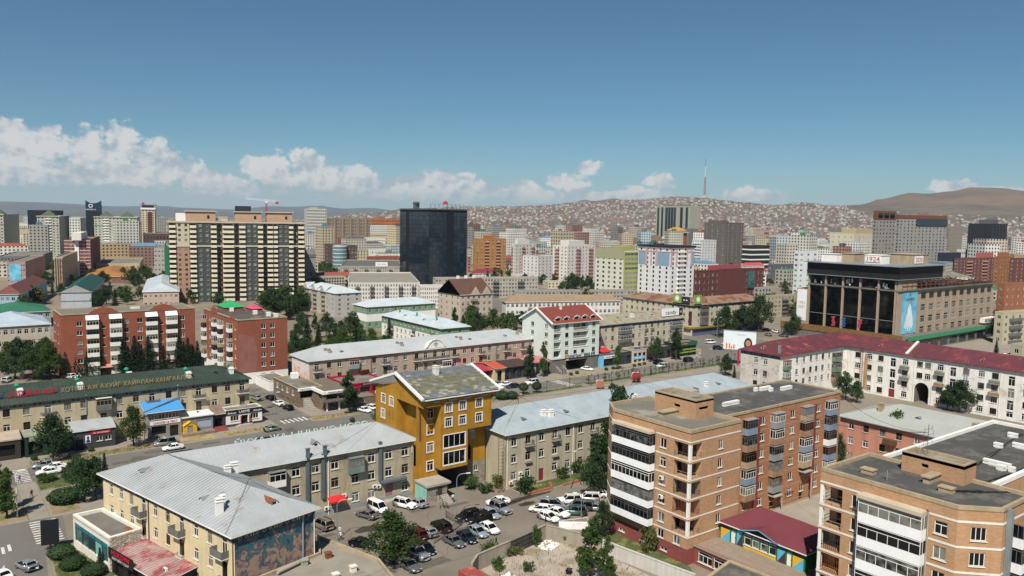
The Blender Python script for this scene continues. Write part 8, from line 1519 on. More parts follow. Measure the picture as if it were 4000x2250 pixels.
 std('white block stepping down between the twin white towers',2040,2100,2170,1004,1104,'cfccc6',8,5,4,8,1.4,1.4,name='apartment_tower');T=std('dark red five-storey block in front of the white towers',2037,2100,2170,1040,1098,'6f2a28',5,4,4,-4,1.4,1.4,name='apartment_block',belt=(('F',.3,.7,'salmon'),))
 T=std('lime and white ten-storey block with olive side',2322,2432,2492,984,1172,'d0d0bc',10,3,5,0,2.0,1.5,name='apartment_tower',frame='dark_frame');T.F['m']=0;lm=mat('wall_lime','9aa05c',.85,.06);T.prism('side_wall',.0,T.wx,-.06,0,0,T.H,lm);T.prism('top_band',-.1,T.wx*.0+.1,0,T.wy,T.H-5,T.H+2,mat('wall_khaki','9a9a7c',.85,.06));T.prism('roof_house',.1*T.wx,.9*T.wx,.1*T.wy,.5*T.wy,T.H,T.H+3.5,lm)
 for k in range(10):
  z=T.H/10.15*(k+.42);mb=MB();q=lambda u,d,zz:(*T.b.fpt(T.F,u,d),zz);Lf=T.F['L'];mb.quad([q(Lf*.06,.09,z),q(Lf*.95,.09,z),q(Lf*.95,.09,z+1.4),q(Lf*.06,.09,z+1.4)]);o=mb.build('window_band',[M['glass']],T.b.root);mb=MB()
  for i in range(11):u=Lf*(.06+.89*i/10);mb.quad([q(u-.08,.12,z),q(u+.08,.12,z),q(u+.08,.12,z+1.4),q(u-.08,.12,z+1.4)])
  mb.build('window_frame',[M['white_frame']],o)
 T=std('white thirteen-storey bank tower with pink and blue upper floors and roof letters',2488,2612,2706,968,1185,'d5d5d4',12,4,5,0,1.5,1.9,name='bank_tower',frame='brown_frame',belt=(('F',.3,.62,'white_paint'),));H=T.H;dz=H/12.15;bl=mat('wall_steel_blue','7d9aae',.8,.05);pk=mat('wall_dusty_pink','b89a98',.8,.05)
 for(f,a,c,m_)in((T.L,.02,.24,bl),(T.L,.62,.98,bl),(T.F,.9,.99,bl)):T.belts([f],1,H-dz*4,0,dz*3,.1,m_,'panel',a*f['L'],c*f['L'])
 for(f,a,c)in((T.L,.24,.3),(T.L,.56,.62),(T.L,.4,.44),(T.F,.02,.07),(T.F,.24,.29),(T.F,.66,.7),(T.F,.84,.9)):T.belts([f],1,H-dz*4,0,dz*3.7,.3,pk,'pilaster',a*f['L'],c*f['L'])
 for f in(T.L,T.F):T.belts([f],1,H-dz*.25,0,dz*.3,.4,pk,'cornice');T.belts([f],1,H-dz,0,dz*.14,.25,pk,'string_course')
 T.prism('roof_edge',-.8,T.wx+.8,-.8,T.wy+.8,H+.3,H+1.2,mat('roof_edge_navy','1f2a3a',.6,.08))
 for i,v in enumerate((.62,.2)):p,q=T.P(-.2,T.wy*(v+.3)),T.P(-.2,T.wy*(v-.02));o=roof_letters('roof_sign','BOGD BANK',-4.6,4.6,0,0,1.9,'black',('black bank letters with green tree logo on the white tower roof, left set','black bank letters with green tree logo on the white tower roof, right set')[i],0,False,False);o.location=((p[0]+q[0])/2,(p[1]+q[1])/2,H+1.4);o.rotation_euler=(0,0,-math.pi/2);mb=MB();mb.lathe([(1.5,0),(1.3,1.2),(.9,1.3),(.7,2.2),(.1,3.2)],(-6.2,0,0),10);link('tree_logo',mb.mesh('tree_logo',[M['kelly']]),o)
 T=std('dark red brick office complex with arched windows and pink roof walls',2700,2720,2980,1062,1172,'6a302c',4,16,2,0,1.4,2.2,name='office_block',top=((.18,.62,.1,.5,4,'9a4a54'),),style='1');T.prism('glass_bay',T.wx*.74,T.wx*.84,-.8,0,T.H*.3,T.H*.95,M['teal_glass']);T.prism('wing',T.wx*.3,T.wx*.62,-2.5,0,0,T.H+1.5,mat('wall_6a302c','6a302c'))
 T=std('big olive and white apartment slab with dark glass stripes below the hillside',2540,2690,2732,806,965,'a5a48c',17,4,14,0,1.6,1.4,mode='join',name='apartment_tower');
 for a,c in((.04,.1),(.16,.22),(.28,.36),(.37,.44),(.45,.52),(.53,.6),(.72,.8),(.88,.95)):T.belts([T.L],1,1,0,T.H-3,.15,M['tower_glass'],'glass_stripe',a*T.L['L'],c*T.L['L'])
 T=std('grey-brown tower with punched windows and dark side',2745,2830,2898,872,1062,'655c56',16,4,4,0,1.5,1.5,name='office_tower',top=((.1,.5,.3,.9,3,'655c56'),));std('white balcony tower left of the grey-brown tower',2700,2738,2794,940,1062,'c9cbcc',11,5,4,0,1.5,1.5,name='apartment_tower',belt=(('L',.1,.9,'white_paint'),))
 T=std('orange temple-topped block with golden pagoda roof behind the bank tower',2598,2652,2680,908,1000,'a8552c',6,3,4,0,1.4,1.6,name='temple_block',roof='none',mode='join');gold=mat('roof_gold','c9942e',.5,.1,metal=.2)
 T.b.walls(T.mats)
 for(o,z0,z1,k)in((2.5,0,2.2,.0),(1.0,3.2,7.4,.9)):
  p=T.poly(-o+k*2,T.wx+o-k*2,-o+k*2,T.wy+o-k*2);c=T.poly(T.wx*.35,T.wx*.65,T.wy*.35,T.wy*.65);roof_faces(T.b,[[(*p[i],T.H+z0),(*p[(i+1)%4],T.H+z0),(*c[(i+1)%4],T.H+z1),(*c[i],T.H+z1)]for i in range(4)],gold,.4,name='pagoda_roof')
 p=at(2265,955);b=empty('temple_hall',(p.x,p.y,0),'round white pavilion hall with stepped grey pagoda roof','temple');mb=MB();mb.lathe([(20,0),(20,6)],(p.x,p.y,0),28);mb.build('wall',[M['white_paint']],b);mb=MB();mb.lathe([(27,5.6),(27,6.4),(17,10.5),(12,12),(9,13.5)],(p.x,p.y,0),28);mb.build('roof',[mat('temple_roof','aaa79c',.7,.08)],b);mb=MB();mb.lathe([(9,13),(9,17)],(p.x,p.y,0),20,0);mb.lathe([(12,16.6),(11.5,17.2),(5,19.6),(3,21.5),(.2,23)],(p.x,p.y,0),20,1);mb.build('lantern',[M['brown_frame'],MATS['temple_roof']],b)
 T=std('grey twin tower with brown crown and punched windows, left slab',3404,3412,3488,830,1052,'8f8c88',15,6,1,-10,2.0,1.9,name='office_tower',mode='obj',frame='tan_frame',style='1');br=mat('crown_brown2','6d4634',.8,.08);T.prism('crown_wall',-.3,T.wx+.3,-.4,T.wy,T.H-8,T.H+2,br)
 for i in range(3):T.prism('crown_window',T.wx*(.08+.3*i),T.wx*(.32+.3*i),-.5,-.4,T.H-6.5,T.H-.5,M['dark_glass'])
 T=std('grey twin tower with brown crown and black glass band, right slab',3490,3502,3686,846,1060,'928f8b',17,13,1,-10,2.0,1.9,name='office_tower',mode='obj',frame='tan_frame',style='1');T.prism('crown_wall',-.3,T.wx+.3,-.4,T.wy,T.H-2,T.H+2,br);T.prism('glass_band',T.wx*.35,T.wx+.5,-.8,0,T.H-10,T.H-2.2,M['tower_glass']);p,q=T.P(T.wx*.3,-.3),T.P(T.wx*.66,-.3);o=roof_letters('roof_sign','M PLAZA',-9,9,0,0,2.6,'letter_red','red plaza letters on the brown crown of the twin tower');o.location=((p[0]+q[0])/2,(p[1]+q[1])/2,T.H+2.6);o.rotation_euler=(0,0,math.radians(-10))
 T=std('cream office with roof house left of the grey twin tower',3238,3330,3428,914,1040,'cfc5a4',6,7,4,0,1.7,1.6,name='office_block',top=((.25,.98,.2,.8,6,'b3a47c'),));std('dark glass office tower with light vertical fins at the right',3772,3862,3924,876,1045,'1d2126',14,5,6,0,2.2,2.2,mode='join',name='office_tower',gm='tower_glass',top=((.2,.7,.2,.7,6,'55585c'),));std('olive office with dark strip behind the grey twin tower',3676,3700,3752,890,1030,'8a8272',9,5,2,-10,1.8,1.4,name='office_block',mode='join')
 T=std('red brick ten-storey apartment block at the right behind the store',3722,3740,3890,1012,1128,'7c3f38',9,11,2,-6,1.5,1.5,name='apartment_block',belt=(('F',.2,.32,'salmon'),('F',.6,.72,'salmon')),top=((.5,.9,.2,.7,5,'a5605a'),));std('orange brick ten-storey apartment block at the right edge, left part',3884,3894,3952,1006,1140,'a8642c',9,5,1,-6,1.5,1.5,name='apartment_block',top=((.1,.7,.2,.7,4,'a8642c'),));std('red brick ten-storey apartment block cut by the right edge',3950,3956,4120,1012,1150,'7a3c36',9,9,1,-6,1.5,1.5,name='apartment_block');std('orange brick wall building with small windows at the right edge',3908,3914,4100,1112,1290,'a55f38',6,9,1,-10,1.1,1.3,name='apartment_block');std('pale yellow four-storey block with grey balconies at the right edge',3905,3912,4140,1225,1345,'b8b08c',4,9,1,-10,1.6,1.6,name='apartment_block',belt=(('F',.1,.3,'balcony_grey'),('F',.55,.75,'balcony_grey')));std('yellow block with dark frieze low at the right edge',3975,3985,4200,1355,1470,'b3a888',3,7,1,-10,1.5,1.6,name='apartment_block')
 std('white and blue block peeking left of the burnt store',3104,3112,3190,984,1150,'d2d4d4',8,3,1,-6,2.4,1.6,name='office_block',gm='teal_glass');std('slate grey house left of the burnt store',2998,3010,3108,1036,1098,'565c66',3,6,2,-6,1.8,1.6,name='house',rcol='55575a');std('brown windowless office wall beyond the slate grey house',2996,3002,3080,950,1040,'8a4f38',6,0,0,-6,win=False,name='office_block');T=std('black and white banded office right of the grey-brown tower',2890,2930,3002,962,1062,'25272a',5,0,0,-6,win=False,name='office_block');T.belts([T.F,T.L],5,1.5,T.H/5.1,1.4,.3,M['white_paint'],'white_band');std('white house with red roof tiles right of the grey-brown tower',2894,2910,2984,1038,1072,'d5d0cc',2,5,2,-6,1.3,1.3,'hip','b0484a',name='house',rh=3);std('tan apartment block with balconies left of the store banner',3000,3010,3115,1160,1240,'ad9f80',5,8,1,-6,1.5,1.5,name='apartment_block',belt=(('F',.4,.6,'balcony_grey'),));std('navy glass box behind the store roof',3660,3672,3750,990,1060,'1f2a3a',4,7,1,-6,mode='mat',name='office_block');std('white long office with ribbon windows behind the store roof',3738,3746,3822,976,1040,'c9c9c6',3,10,1,-6,mode='mat',name='office_block');std('white low annex with dark windows on the far side of the store',3500,3512,3600,1002,1120,'d5d5d2',6,4,1,-6,2,1.6,name='office_block');std('grey four-storey block between store and white tower',2950,2962,3010,1128,1190,'a09a8c',4,4,1,-6,name='apartment_block',mode='join')
city_list()
# ------ television mast
def mast():
 p=at(2747,905);d=math.hypot(p.x,p.y);H=CAMZ+(hor(2747)-622)/3100*d*.97;o=empty('television_mast',(p.x,p.y,0),'tall red and white lattice television mast in front of the hillside','mast');prof=[(0,11),(.1,8.5),(.25,6),(.5,3.6),(.75,1.8),(.9,.7)]
 for k,((t0,r0),(t1,r1))in enumerate(zip(prof,prof[1:])):
  mb=MB();n=5
  for i in range(n):
   a,c=i/n,(i+1)/n;za,zb=H*(t0+(t1-t0)*a),H*(t0+(t1-t0)*c);ra,rb=r0+(r1-r0)*a,r0+(r1-r0)*c;Q=lambda r,j:(p.x+r*(1,1,-1,-1)[j%4],p.y+r*(1,-1,-1,1)[j%4])
   for j in range(4):mb.bar((*Q(ra,j),za),(*Q(rb,j),zb),1.0);mb.bar((*Q(ra,j),za),(*Q(rb,j+1),zb),.6);mb.bar((*Q(rb,j),zb),(*Q(rb,j+1),zb),.6)
  mb.build('lattice_section',[mat('mast_red','9c4a44',.6,.05)if k%2 else mat('mast_white','c9c9c6',.6,.05)],o)
 mb=MB();mb.tube((p.x,p.y,H*.6),(p.x,p.y,H),.9,6);mb.lathe([(1.6,H*.9),(1.6,H*.92)],(p.x,p.y,0),8);mb.build('antenna',[M['grey_metal']],o)
mast()
# ------ far city fill and hillside houses
def far_city():
 r=random.Random(21);cols=['c4c0b6','d2cfc8','b5a890','c4b898','96746a','9c9890','b0b8bc','a8bac2','7d6258','b39a78','b9b3a6','7d7a76','d8d4ca','b8a89e']
 names=dict(c4c0b6='off-white',d2cfc8='white',b5a890='sand',c4b898='cream',**{'96746a':'dusty red','9c9890':'grey','7d6258':'brown','7d7a76':'dark grey'},b0b8bc='blue-grey',a8bac2='pale blue',b39a78='ochre',b9b3a6='greige',d8d4ca='bright white',b8a89e='pinkish')
 fm={c:facade('far_'+c,c,bw=3.4,rh=3.1)for c in cols};rm=[FELT2,FELT,mat('roof_far_red','8a4a42',.8,.1),mat('roof_far_blue','5a7c94',.8,.1),mat('roof_far_green','4a7a5c',.8,.1),ROOFZ]
 placed=list(PLACED);rest=MB();n=0;tries=0
 while n<470 and tries<20000:
  tries+=1;px=r.uniform(-150,4150);u=r.random();u=u*.6 if n<300 else .5+u*.5;d=600+(u**.8)*1000 if px>1500 else 520+u**.9*2400
  p=polar(px,d)
  if any((p.x-q[0])**2+(p.y-q[1])**2<(q[2]+13)**2 for q in placed):continue
  tall=r.random()<(.34 if d>820 else .05);big=d>1000 and r.random()<.4
  hmax=CAMZ-6 if px<1500 else 50;h=r.uniform(26,44)if tall else r.uniform(7,17)+(8*r.random()if d>800 else 0);h=min(h,hmax)
  wx,wy=(r.uniform(12,26),r.uniform(12,20))if tall else(r.uniform(16,60),r.uniform(11,16))
  c=r.choice(cols+['d2cfc8','d8d4ca','c4c0b6','d2cfc8','b9b3a6']);t=math.radians(r.choice((0,0,0,90,-12,-24,12)));ex=Vector((math.cos(t),math.sin(t),0));ey=Vector((-ex.y,ex.x,0));mb=MB();q=[p-ex*wx/2-ey*wy/2,p+ex*wx/2-ey*wy/2,p+ex*wx/2+ey*wy/2,p-ex*wx/2+ey*wy/2]
  zg=0.0;L=0
  for i in range(4):
   a,b_=q[i],q[(i+1)%4];l=(b_-a).length;nn=max(1,round(l/3.4));s_=nn*3.4/l;mb.quad([(a.x,a.y,-1),(b_.x,b_.y,-1),(b_.x,b_.y,h),(a.x,a.y,h)],0,[(0,-1),(l*s_,-1),(l*s_,h),(0,h)])
  if tall or r.random()<.6:
   mb.quad([(v.x,v.y,h)for v in q],1)
   if r.random()<.7:mb.box(p.x-2.5,p.x+2.5,p.y-2,p.y+2,h,h+3,1)
  else:
   A,B=p-ex*(wx/2-wy/2),p+ex*(wx/2-wy/2);z=h+3
   for f_ in([q[0],q[1],B,A],[q[2],q[3],A,B]):mb.quad([(v.x,v.y,h if v in q else z)for v in f_],1)
   mb.quad([(q[3].x,q[3].y,h),(q[0].x,q[0].y,h),(A.x,A.y,z)],1);mb.quad([(q[1].x,q[1].y,h),(q[2].x,q[2].y,h),(B.x,B.y,z)],1)
  if n>=300:n+=1;rest.v+=[(x,y,z)for x,y,z in mb.v];k0=len(rest.v)-len(mb.v);rest.f+=[tuple(i+k0 for i in f_)for f_ in mb.f];rest.m+=[cols.index(c)if i_==0 else len(cols)+len(placed)%len(rm)for i_ in mb.m];rest.uv+=mb.uv;placed.append((p.x,p.y,max(wx,wy)*.5));continue
  kind='tower block' if tall else 'low block';thing('city_block',mb,[fm[c],r.choice(rm)],f'{names[c]} {kind} in the crowded far city below the hills','building',f'{names[c]} far {kind}s',(p.x,p.y,0));placed.append((p.x,p.y,max(wx,wy)*.5));n+=1
 o=rest.build('far_blocks',[fm[c]for c in cols]+rm);o['kind']='stuff';o['label']='mass of the most distant city blocks below the hills'
 hr=[mat('hut_roof_'+c,c,.8,.1)for c in('7d4a44','52685c','586a7c','8c8a86','9a958e','655248','945c56','5c5a56')];hw=[mat('hut_wall_'+c,c,.9,.08)for c in('b0aaa2','8a8078','7a716a','bdb8b0','8c7c76')]
 lst=[]
 while len(lst)<9500:
  px=r.uniform(1150,4350);t=r.random()**.8;d=HD0-150+(HDR-HD0+120)*t
  if px>3300 and d>2350+.3*(4000-px)+r.uniform(-200,250):continue
  if px<1700 and r.random()<.5:continue
  den=.5+.5*wob(px*.8,d*.6,90)
  if r.random()>.35+.65*den:continue
  lst.append((d,px))
 lst.sort();mass=MB();k=0
 for i,(d,px)in enumerate(lst):
  p=polar(px,d);z=max(hill_z(px,d,RIDGE,HD0,HDR,9),0);w,l,h=r.uniform(4,7),r.uniform(5,9),r.uniform(2.2,3.8);a=r.choice((0,1.57,.5,-.4,1.0));ex=Vector((math.cos(a),math.sin(a),0));ey=Vector((-ex.y,ex.x,0))
  mb=MB()if i<300 else mass;wi,ri=r.randrange(len(hw)),r.randrange(len(hr));q=[p-ex*l/2-ey*w/2,p+ex*l/2-ey*w/2,p+ex*l/2+ey*w/2,p-ex*l/2+ey*w/2];A,B=p-ex*l/2,p+ex*l/2;rh=r.uniform(.8,2.2)
  m0,m1=(0,1)if i<300 else(wi,len(hw)+ri)
  for j in range(4):c,e=q[j],q[(j+1)%4];mb.quad([(c.x,c.y,z-3),(e.x,e.y,z-3),(e.x,e.y,z+h),(c.x,c.y,z+h)],m0)
  for s_,(c,e,f_,g)in enumerate(((q[0],q[1],B,A),(q[2],q[3],A,B))):mb.quad([(c.x,c.y,z+h-.1),(e.x,e.y,z+h-.1),(f_.x,f_.y,z+h+rh),(g.x,g.y,z+h+rh)],m1)
  mb.quad([(q[3].x,q[3].y,z+h),(q[0].x,q[0].y,z+h),(A.x,A.y,z+h+rh)],m0);mb.quad([(q[1].x,q[1].y,z+h),(q[2].x,q[2].y,z+h),(B.x,B.y,z+h+rh)],m0)
  if i<300:thing('hillside_house',mb,[hw[wi],hr[ri]],'small gabled house at the foot of the crowded hillside','house','small houses at the foot of the hillside',(p.x,p.y,z))
 o=mass.build('hillside_houses',hw+hr);o['kind']='stuff';o['label']='thousands of tiny coloured houses covering the far hillside'
far_city()
# ------ small buildings and props of the courtyard
ORD=('first','second','third','fourth','fifth','sixth','seventh','eighth','ninth','tenth','eleventh','twelfth','thirteenth')
def showroom():
 b=Bld('showroom',(21,134,0),'single-storey showroom with teal glass front, white parapet and rough pale stone end','shop');A,B_,C_,D=(18.5,140.6),(21.3,127.0),(26.2,128.2),(23.0,141.0);wm=mat('showroom_white','d6cfc2',.85,.06,streak=.1);fl=b.face(A,B_,0,5.2);fs=b.face(B_,C_,0,5.2);b.face(C_,D,0,5.2);b.face(D,A,0,5.2);L=fl['L'];M['teal_frame']=mat('teal_frame','1f4a50',.5,.05)
 fl['ops'].append((.6,L-.5,1.3,4.3,.35));n=5;w=(L-1.1)/n
 for i in range(n):
  u=.6+w*(i+.5);mb=MB();mb.box(-w/2+.04,w/2-.04,.2,.26,0,2.2);b.on(fl,'shop_pane',mb.mesh('shop_pane',[M['teal_pane']if i==3 else M['shop_glass2']]),u,1.3);mb=MB();mb.box(-w/2+.04,w/2-.04,.16,.26,2.25,3.0);b.on(fl,'transom_panel',mb.mesh('transom_panel',[M['teal_panel']]),u,1.3)
 mb=MB();P=lambda u,z,d:(*b.fpt(fl,u,d),z)
 for i in range(n+1):u=.6+w*i;mb.bar(P(u,1.3,-.15),P(u,4.3,-.15),.1)
 mb.bar(P(.6,3.52,-.15),P(L-.5,3.52,-.15),.08);b.part('glazing_frame',mb,[M['teal_frame']]);b.walls([wm]);r=flat_roof(b,[A,B_,C_,D],5.0,M['concrete_dark'],M['sill'],.5,.5)
 ms=[mat('pale_stone_%d'%i,c,.9,.1,scale=2,bump=.4)for i,c in enumerate(('c2b9aa','b3a898','d0c8ba'))];rr=random.Random(3);Ls=fs['L'];meshes=[]
 for m_ in ms:mb=MB();mb.box(-.21,.21,-.07,0,0,.27);mb.quad([(-.17,-.1,.04),(.17,-.1,.04),(.17,-.1,.23),(-.17,-.1,.23)]);meshes.append(mb.mesh('stone',[m_]))
 z=.1;k=0
 while z<5.3:
  u=.25+(.2 if k%2 else 0)
  while u<Ls-.15:o=b.on(fs,'stone',rr.choice(meshes),u,z,.005);o.scale=(rr.uniform(.85,1.0),rr.uniform(.7,1.5),rr.uniform(.9,1.0));u+=.45
  z+=.3;k+=1
 mb=MB();mb.box(24.3,25.8,129,131.4,5.02,5.06);mb.build('roof_patch',[M['rust']],r)
 b=Bld('restaurant',(29,122,0),'dark restaurant annex with faded red metal roof and raised red letters','restaurant');W1,W2=Vector((23.1,141.2)),Vector((32.6,104.1));d=(W2-W1).normalized();n_=Vector((d.y,-d.x));Q=lambda u,o:tuple(W1+d*u+n_*o);fa=b.face(Q(13.5,5.0),Q(28.5,5.0),0,3.1);b.face(Q(28.5,5.0),Q(28.5,.02),0,3.4);b.face(Q(13.5,.02),Q(13.5,5.0),0,3.1);fa['ops']+=[(1,3.5,.2,2.6,.4),(5,9,.6,2.6,.4)];b.extra.quad([(*Q(14,4.55),0),(*Q(28,4.55),0),(*Q(28,4.55),3),(*Q(14,4.55),3)],1);b.walls([M['black'],M['dark_room']]);q=lambda u,o,z:(*Q(u,o),z);roof_faces(b,[[q(13.3,5.3,3.2),q(28.9,5.3,3.2),q(28.9,.03,4.0),q(13.3,.03,4.0)]],mat('roof_faded_red','a58a86',.75,.18,scale=.4,col2='8f4a4c',c2scale=.35,c2lo=.46,c2hi=.6),.15,.7);o=b.on(fa,'air_conditioner',ac_mesh(),12.4,3.35,-2.0)
 sign('restaurant_sign',Q(13.4,5.35),Q(21,5.35),2.6,4.3,'black fascia with red letters and round logo on the restaurant annex','black',lines=[('HUAZHIN',.75,.8,5.4,'letter_red'),('ЗООГИЙН ГАЗАР',.2,.35,5.2,'frieze_light')])
M['teal_pane']=glass('teal_pane','7fb3a8','9cc4ba',.5,.1,.5);M['teal_panel']=mat('teal_panel','2a6f7c',.4,.06,spec=.5);M['shop_glass2']=glass('shop_glass_teal','28393a','4c6a66',.5,.08,.6)
showroom()
def yard():
 b=Bld('garage',(45,100,0),'flat grey roof annex with pale parapet and small vents beside the mural wall','annex');poly=[(33.6,90),(50.5,90),(52.2,100.4),(48.3,113.6),(45.9,107.4),(33.4,104)];n=len(poly)
 for i in range(n):b.face(poly[i],poly[(i+1)%n],0,3.9)
 b.walls([M['concrete']]);r=flat_roof(b,poly,3.8,mat('roof_cement','8d8679',.92,.12,scale=.25,fine=.1,bump=.2,col2='7a7368',c2scale=.2),M['panel_tan'],.45,.35)
 for x,y,c in((46.6,105.6,'rust'),(47.6,99.4,'sill'),(44.6,98.6,'sill'),(42.8,105.2,'concrete')):mb=MB();mb.box(x-.4,x+.4,y-.35,y+.35,3.8,4.5);mb.box(x-.5,x+.5,y-.45,y+.45,4.55,4.7);mb.build('roof_vent',[M[c]],r)
 mb=MB();mb.tube((38.5,104.2,4.3),(43.6,106.2,4.3),.3,8);mb.build('insulated_pipe',[M['concrete']],r)
 b=Bld('garage',(55,91,0),'low dark grey garage roof at the bottom edge by the parked cars','garage');b.rect(51.5,57,84,93.5,0,2.6);b.walls([M['concrete_dark']]);flat_roof(b,[(51.5,84),(57,84),(57,93.5),(51.5,93.5)],2.6,FELT,M['concrete_dark'],.15,.2)
 cm=mat('wall_cement','9a9182',.92,.12,streak=.2,bump=.2);
 def wall_run(pts,h,m,label,t=.25,name='yard_wall',cat='wall'):
  mb=MB()
  for p,q in zip(pts,pts[1:]):d=Vector((q[0]-p[0],q[1]-p[1],0));nn=Vector((-d.y,d.x,0)).normalized()*t/2;mb.obox(((p[0]+q[0])/2,(p[1]+q[1])/2,h/2),d/2,nn,(0,0,h/2));mb.obox(((p[0]+q[0])/2,(p[1]+q[1])/2,h+.05),d/2,nn*1.5,(0,0,.06))
  return thing(name,mb,[m],label,cat)
 wall_run([(64.6,94.6),(67,96.6),(74.2,97.9)],2.4,cm,'cement yard wall left of the rusty metal gate');wall_run([(80.2,99.1),(83.1,99.8),(86.9,90.2)],2.4,cm,'cement yard wall corner right of the metal gate');wall_run([(87.0,90),(87.8,84),(89.5,73)],2.2,mat('wall_whitewash','bdbab2',.9,.08,streak=.15),'whitewashed wall of the demolition yard beside the brick block')
 g=empty('metal_gate',(77.2,98.5,0),'dark rusty sheet-metal gate in the cement yard wall','gate',None,math.atan2(1.2,6));
 for i in range(7):mb=MB();x=-2.9+.95*i*.88;mb.box(x-.4,x+.4,-.03,.03,.1,2.3);link('gate_panel',mb.mesh('gate_panel',[mat('gate_grey','4a4d4e',.7,.15,streak=.2)]),g)
 mb=MB();[mb.bar((-3.1,-.06,z),(3.1,-.06,z),.08)for z in(.15,.8,1.5,2.25)];[mb.bar((x,-.06,0),(x,-.06,2.4),.1)for x in(-3.1,-1.5,0,1.5,3.1)];link('gate_frame',mb.mesh('gate_frame',[M['dark_frame']]),g)
 c=empty('shipping_container',(63.4,90.6,0),'faded red shipping container at the bottom edge','container');rm=mat('container_red','9c4a40',.7,.15,scale=.6,col2='b58a80',c2scale=.5);mb=MB();mb.box(61.4,63.9,86,93.4,.1,2.6);mb.build('body',[rm],c)
 for i in range(24):mb=MB();y=86.2+.3*i;mb.box(61.36,61.4,y-.07,y+.07,.2,2.5);mb.build('rib',[rm],c)
 for i in range(8):mb=MB();x=61.5+.3*i;mb.box(x,x+.14,93.4,93.44,.2,2.5);mb.build('rib',[rm],c)
 rr=random.Random(9)
 for(cx,cy,R,n_,lab,ms)in((81.6,97.2,1.7,110,'heap of white rubble blocks by the yard wall',('white_paint','sill','concrete')),(68.2,90.6,1.6,26,'scattered white boards and rubble in the yard',('white_paint','letter_white','concrete'))):
  mb=MB()
  for _ in range(n_):a,q=rr.uniform(0,6.28),R*math.sqrt(rr.random());s_=rr.uniform(.1,.32)if n_>50 else rr.uniform(.3,.8);u=Vector((rr.gauss(0,1),rr.gauss(0,1),rr.gauss(0,.4))).normalized();v=u.orthogonal().normalized();mb.obox((cx+q*math.cos(a),cy+q*math.sin(a),max(.1,(R-q)*.5*rr.random()+.1)),u*s_,v*s_*.7,u.cross(v)*s_*(.5 if n_>50 else .1),rr.randrange(3))
  o=thing('rubble_heap',mb,[M[k]for k in ms],lab,'rubble');o['kind']='stuff'
 o=empty('hand_cart',(73.6,86.0,0),'flat cart loaded with white sheets in the demolition yard','cart');mb=MB();mb.box(72.5,74.9,85.2,86.8,.5,.6);[mb.bar((x,y,0),(x,y,.5),.08)for x in(72.6,74.8)for y in(85.3,86.7)];mb.build('frame',[M['rust']],o)
 for i in range(4):mb=MB();x,y=72.6+1.15*(i%2),85.3+.75*(i//2);mb.box(x,x+1.08,y,y+.68,.62,.68);mb.build('sheet',[M['sill']],o)
 o=empty('wheelbarrow',(77.6,87.4,0),'red wheelbarrow with dark tray in the demolition yard','wheelbarrow',None,.6);mb=MB();mb.quad([(-.5,-.35,.35),(.4,-.3,.35),(.4,.3,.35),(-.5,.35,.35)]);[mb.quad(q)for q in([(-.5,-.35,.35),(.4,-.3,.35),(.6,-.4,.75),(-.6,-.45,.7)],[(.4,.3,.35),(-.5,.35,.35),(-.6,.45,.7),(.6,.4,.75)],[(.4,-.3,.35),(.4,.3,.35),(.6,.4,.75),(.6,-.4,.75)],[(-.5,.35,.35),(-.5,-.35,.35),(-.6,-.45,.7),(-.6,.45,.7)])];link('tray',mb.mesh('tray',[M['black']]),o);mb=MB();[mb.bar((.6,s*.2,.2),(-1.3,s*.35,.6),.05)for s in(-1,1)];link('handle',mb.mesh('handle',[M['letter_red']]),o);mb=MB();mb.tube((.7,-.05,.2),(.7,.05,.2),.2,12);link('wheel',mb.mesh('wheel',[M['tyre']]),o)
 def fence(pts,h,label,m='railing_dark',step=.18,name='railing'):
  o=empty(name,(pts[0][0],pts[0][1],0),label,'fence');
  for p,q in zip(pts,pts[1:]):
   a,c=Vector((p[0],p[1],0)),Vector((q[0],q[1],0));L=(c-a).length;mb=MB();n=int(L/step)
   for i in range(n):t=a.lerp(c,i/n);mb.bar(t,t+Vector((0,0,h)),.025)
   for z in(.15,h-.1):mb.bar(a+Vector((0,0,z)),c+Vector((0,0,z)),.04)
   mb.build('bar_panel',[M[m]],o);mb=MB();mb.bar(a,a+Vector((0,0,h+.15)),.09);mb.build('post',[M[m]],o)
 fence([(74.3,117.2),(74.5,112.6),(70.2,110.4),(66.4,108.6)],1.3,'black wire railing between the parked cars');fence([(50.2,117.6),(53.4,109.8),(56.2,102.6)],1.1,'low black railing beside the annex roof');fence([(88.9,97),(89.5,88),(92.4,76.5)],1.2,'green and blue metal fence in front of the brick block','panel_green')
 mb=MB();[mb.bar(p,q,.5,.5)for p,q in(((94,118.4,.1),(100,118.4,.1)),((100,118.4,.1),(101.6,121,.1)),((103,118.4,.1),(110,118.4,.1)),((110,118.4,.1),(112,120.8,.1)),((112,120.8,.1),(118,120.8,.1)))];thing('planter_kerb',mb,[mat('brick_kerb','9c5a44',.85,.1)],'zigzag red brick kerb of the flower beds by the tan block','kerb')
 mb=MB();mb.quad([(87.6,101.6,.02),(91.6,98.6,.02),(92.4,99.6,.9),(88.4,102.6,.9)]);mb.quad([(87.6,101.6,.02),(91.6,98.6,.02),(91.6,98.6,1.3),(87.6,101.6,.5)]);mb.bar((87.6,101.6,1.5),(91.6,98.6,2.2),.06);[mb.bar((87.6+t*4,101.6-t*3,0),(87.6+t*4,101.6-t*3,1.5+.7*t),.05)for t in(0,.5,1)];thing('access_ramp',mb,[M['white_paint']],'white access ramp with rail beside the brick block','ramp')
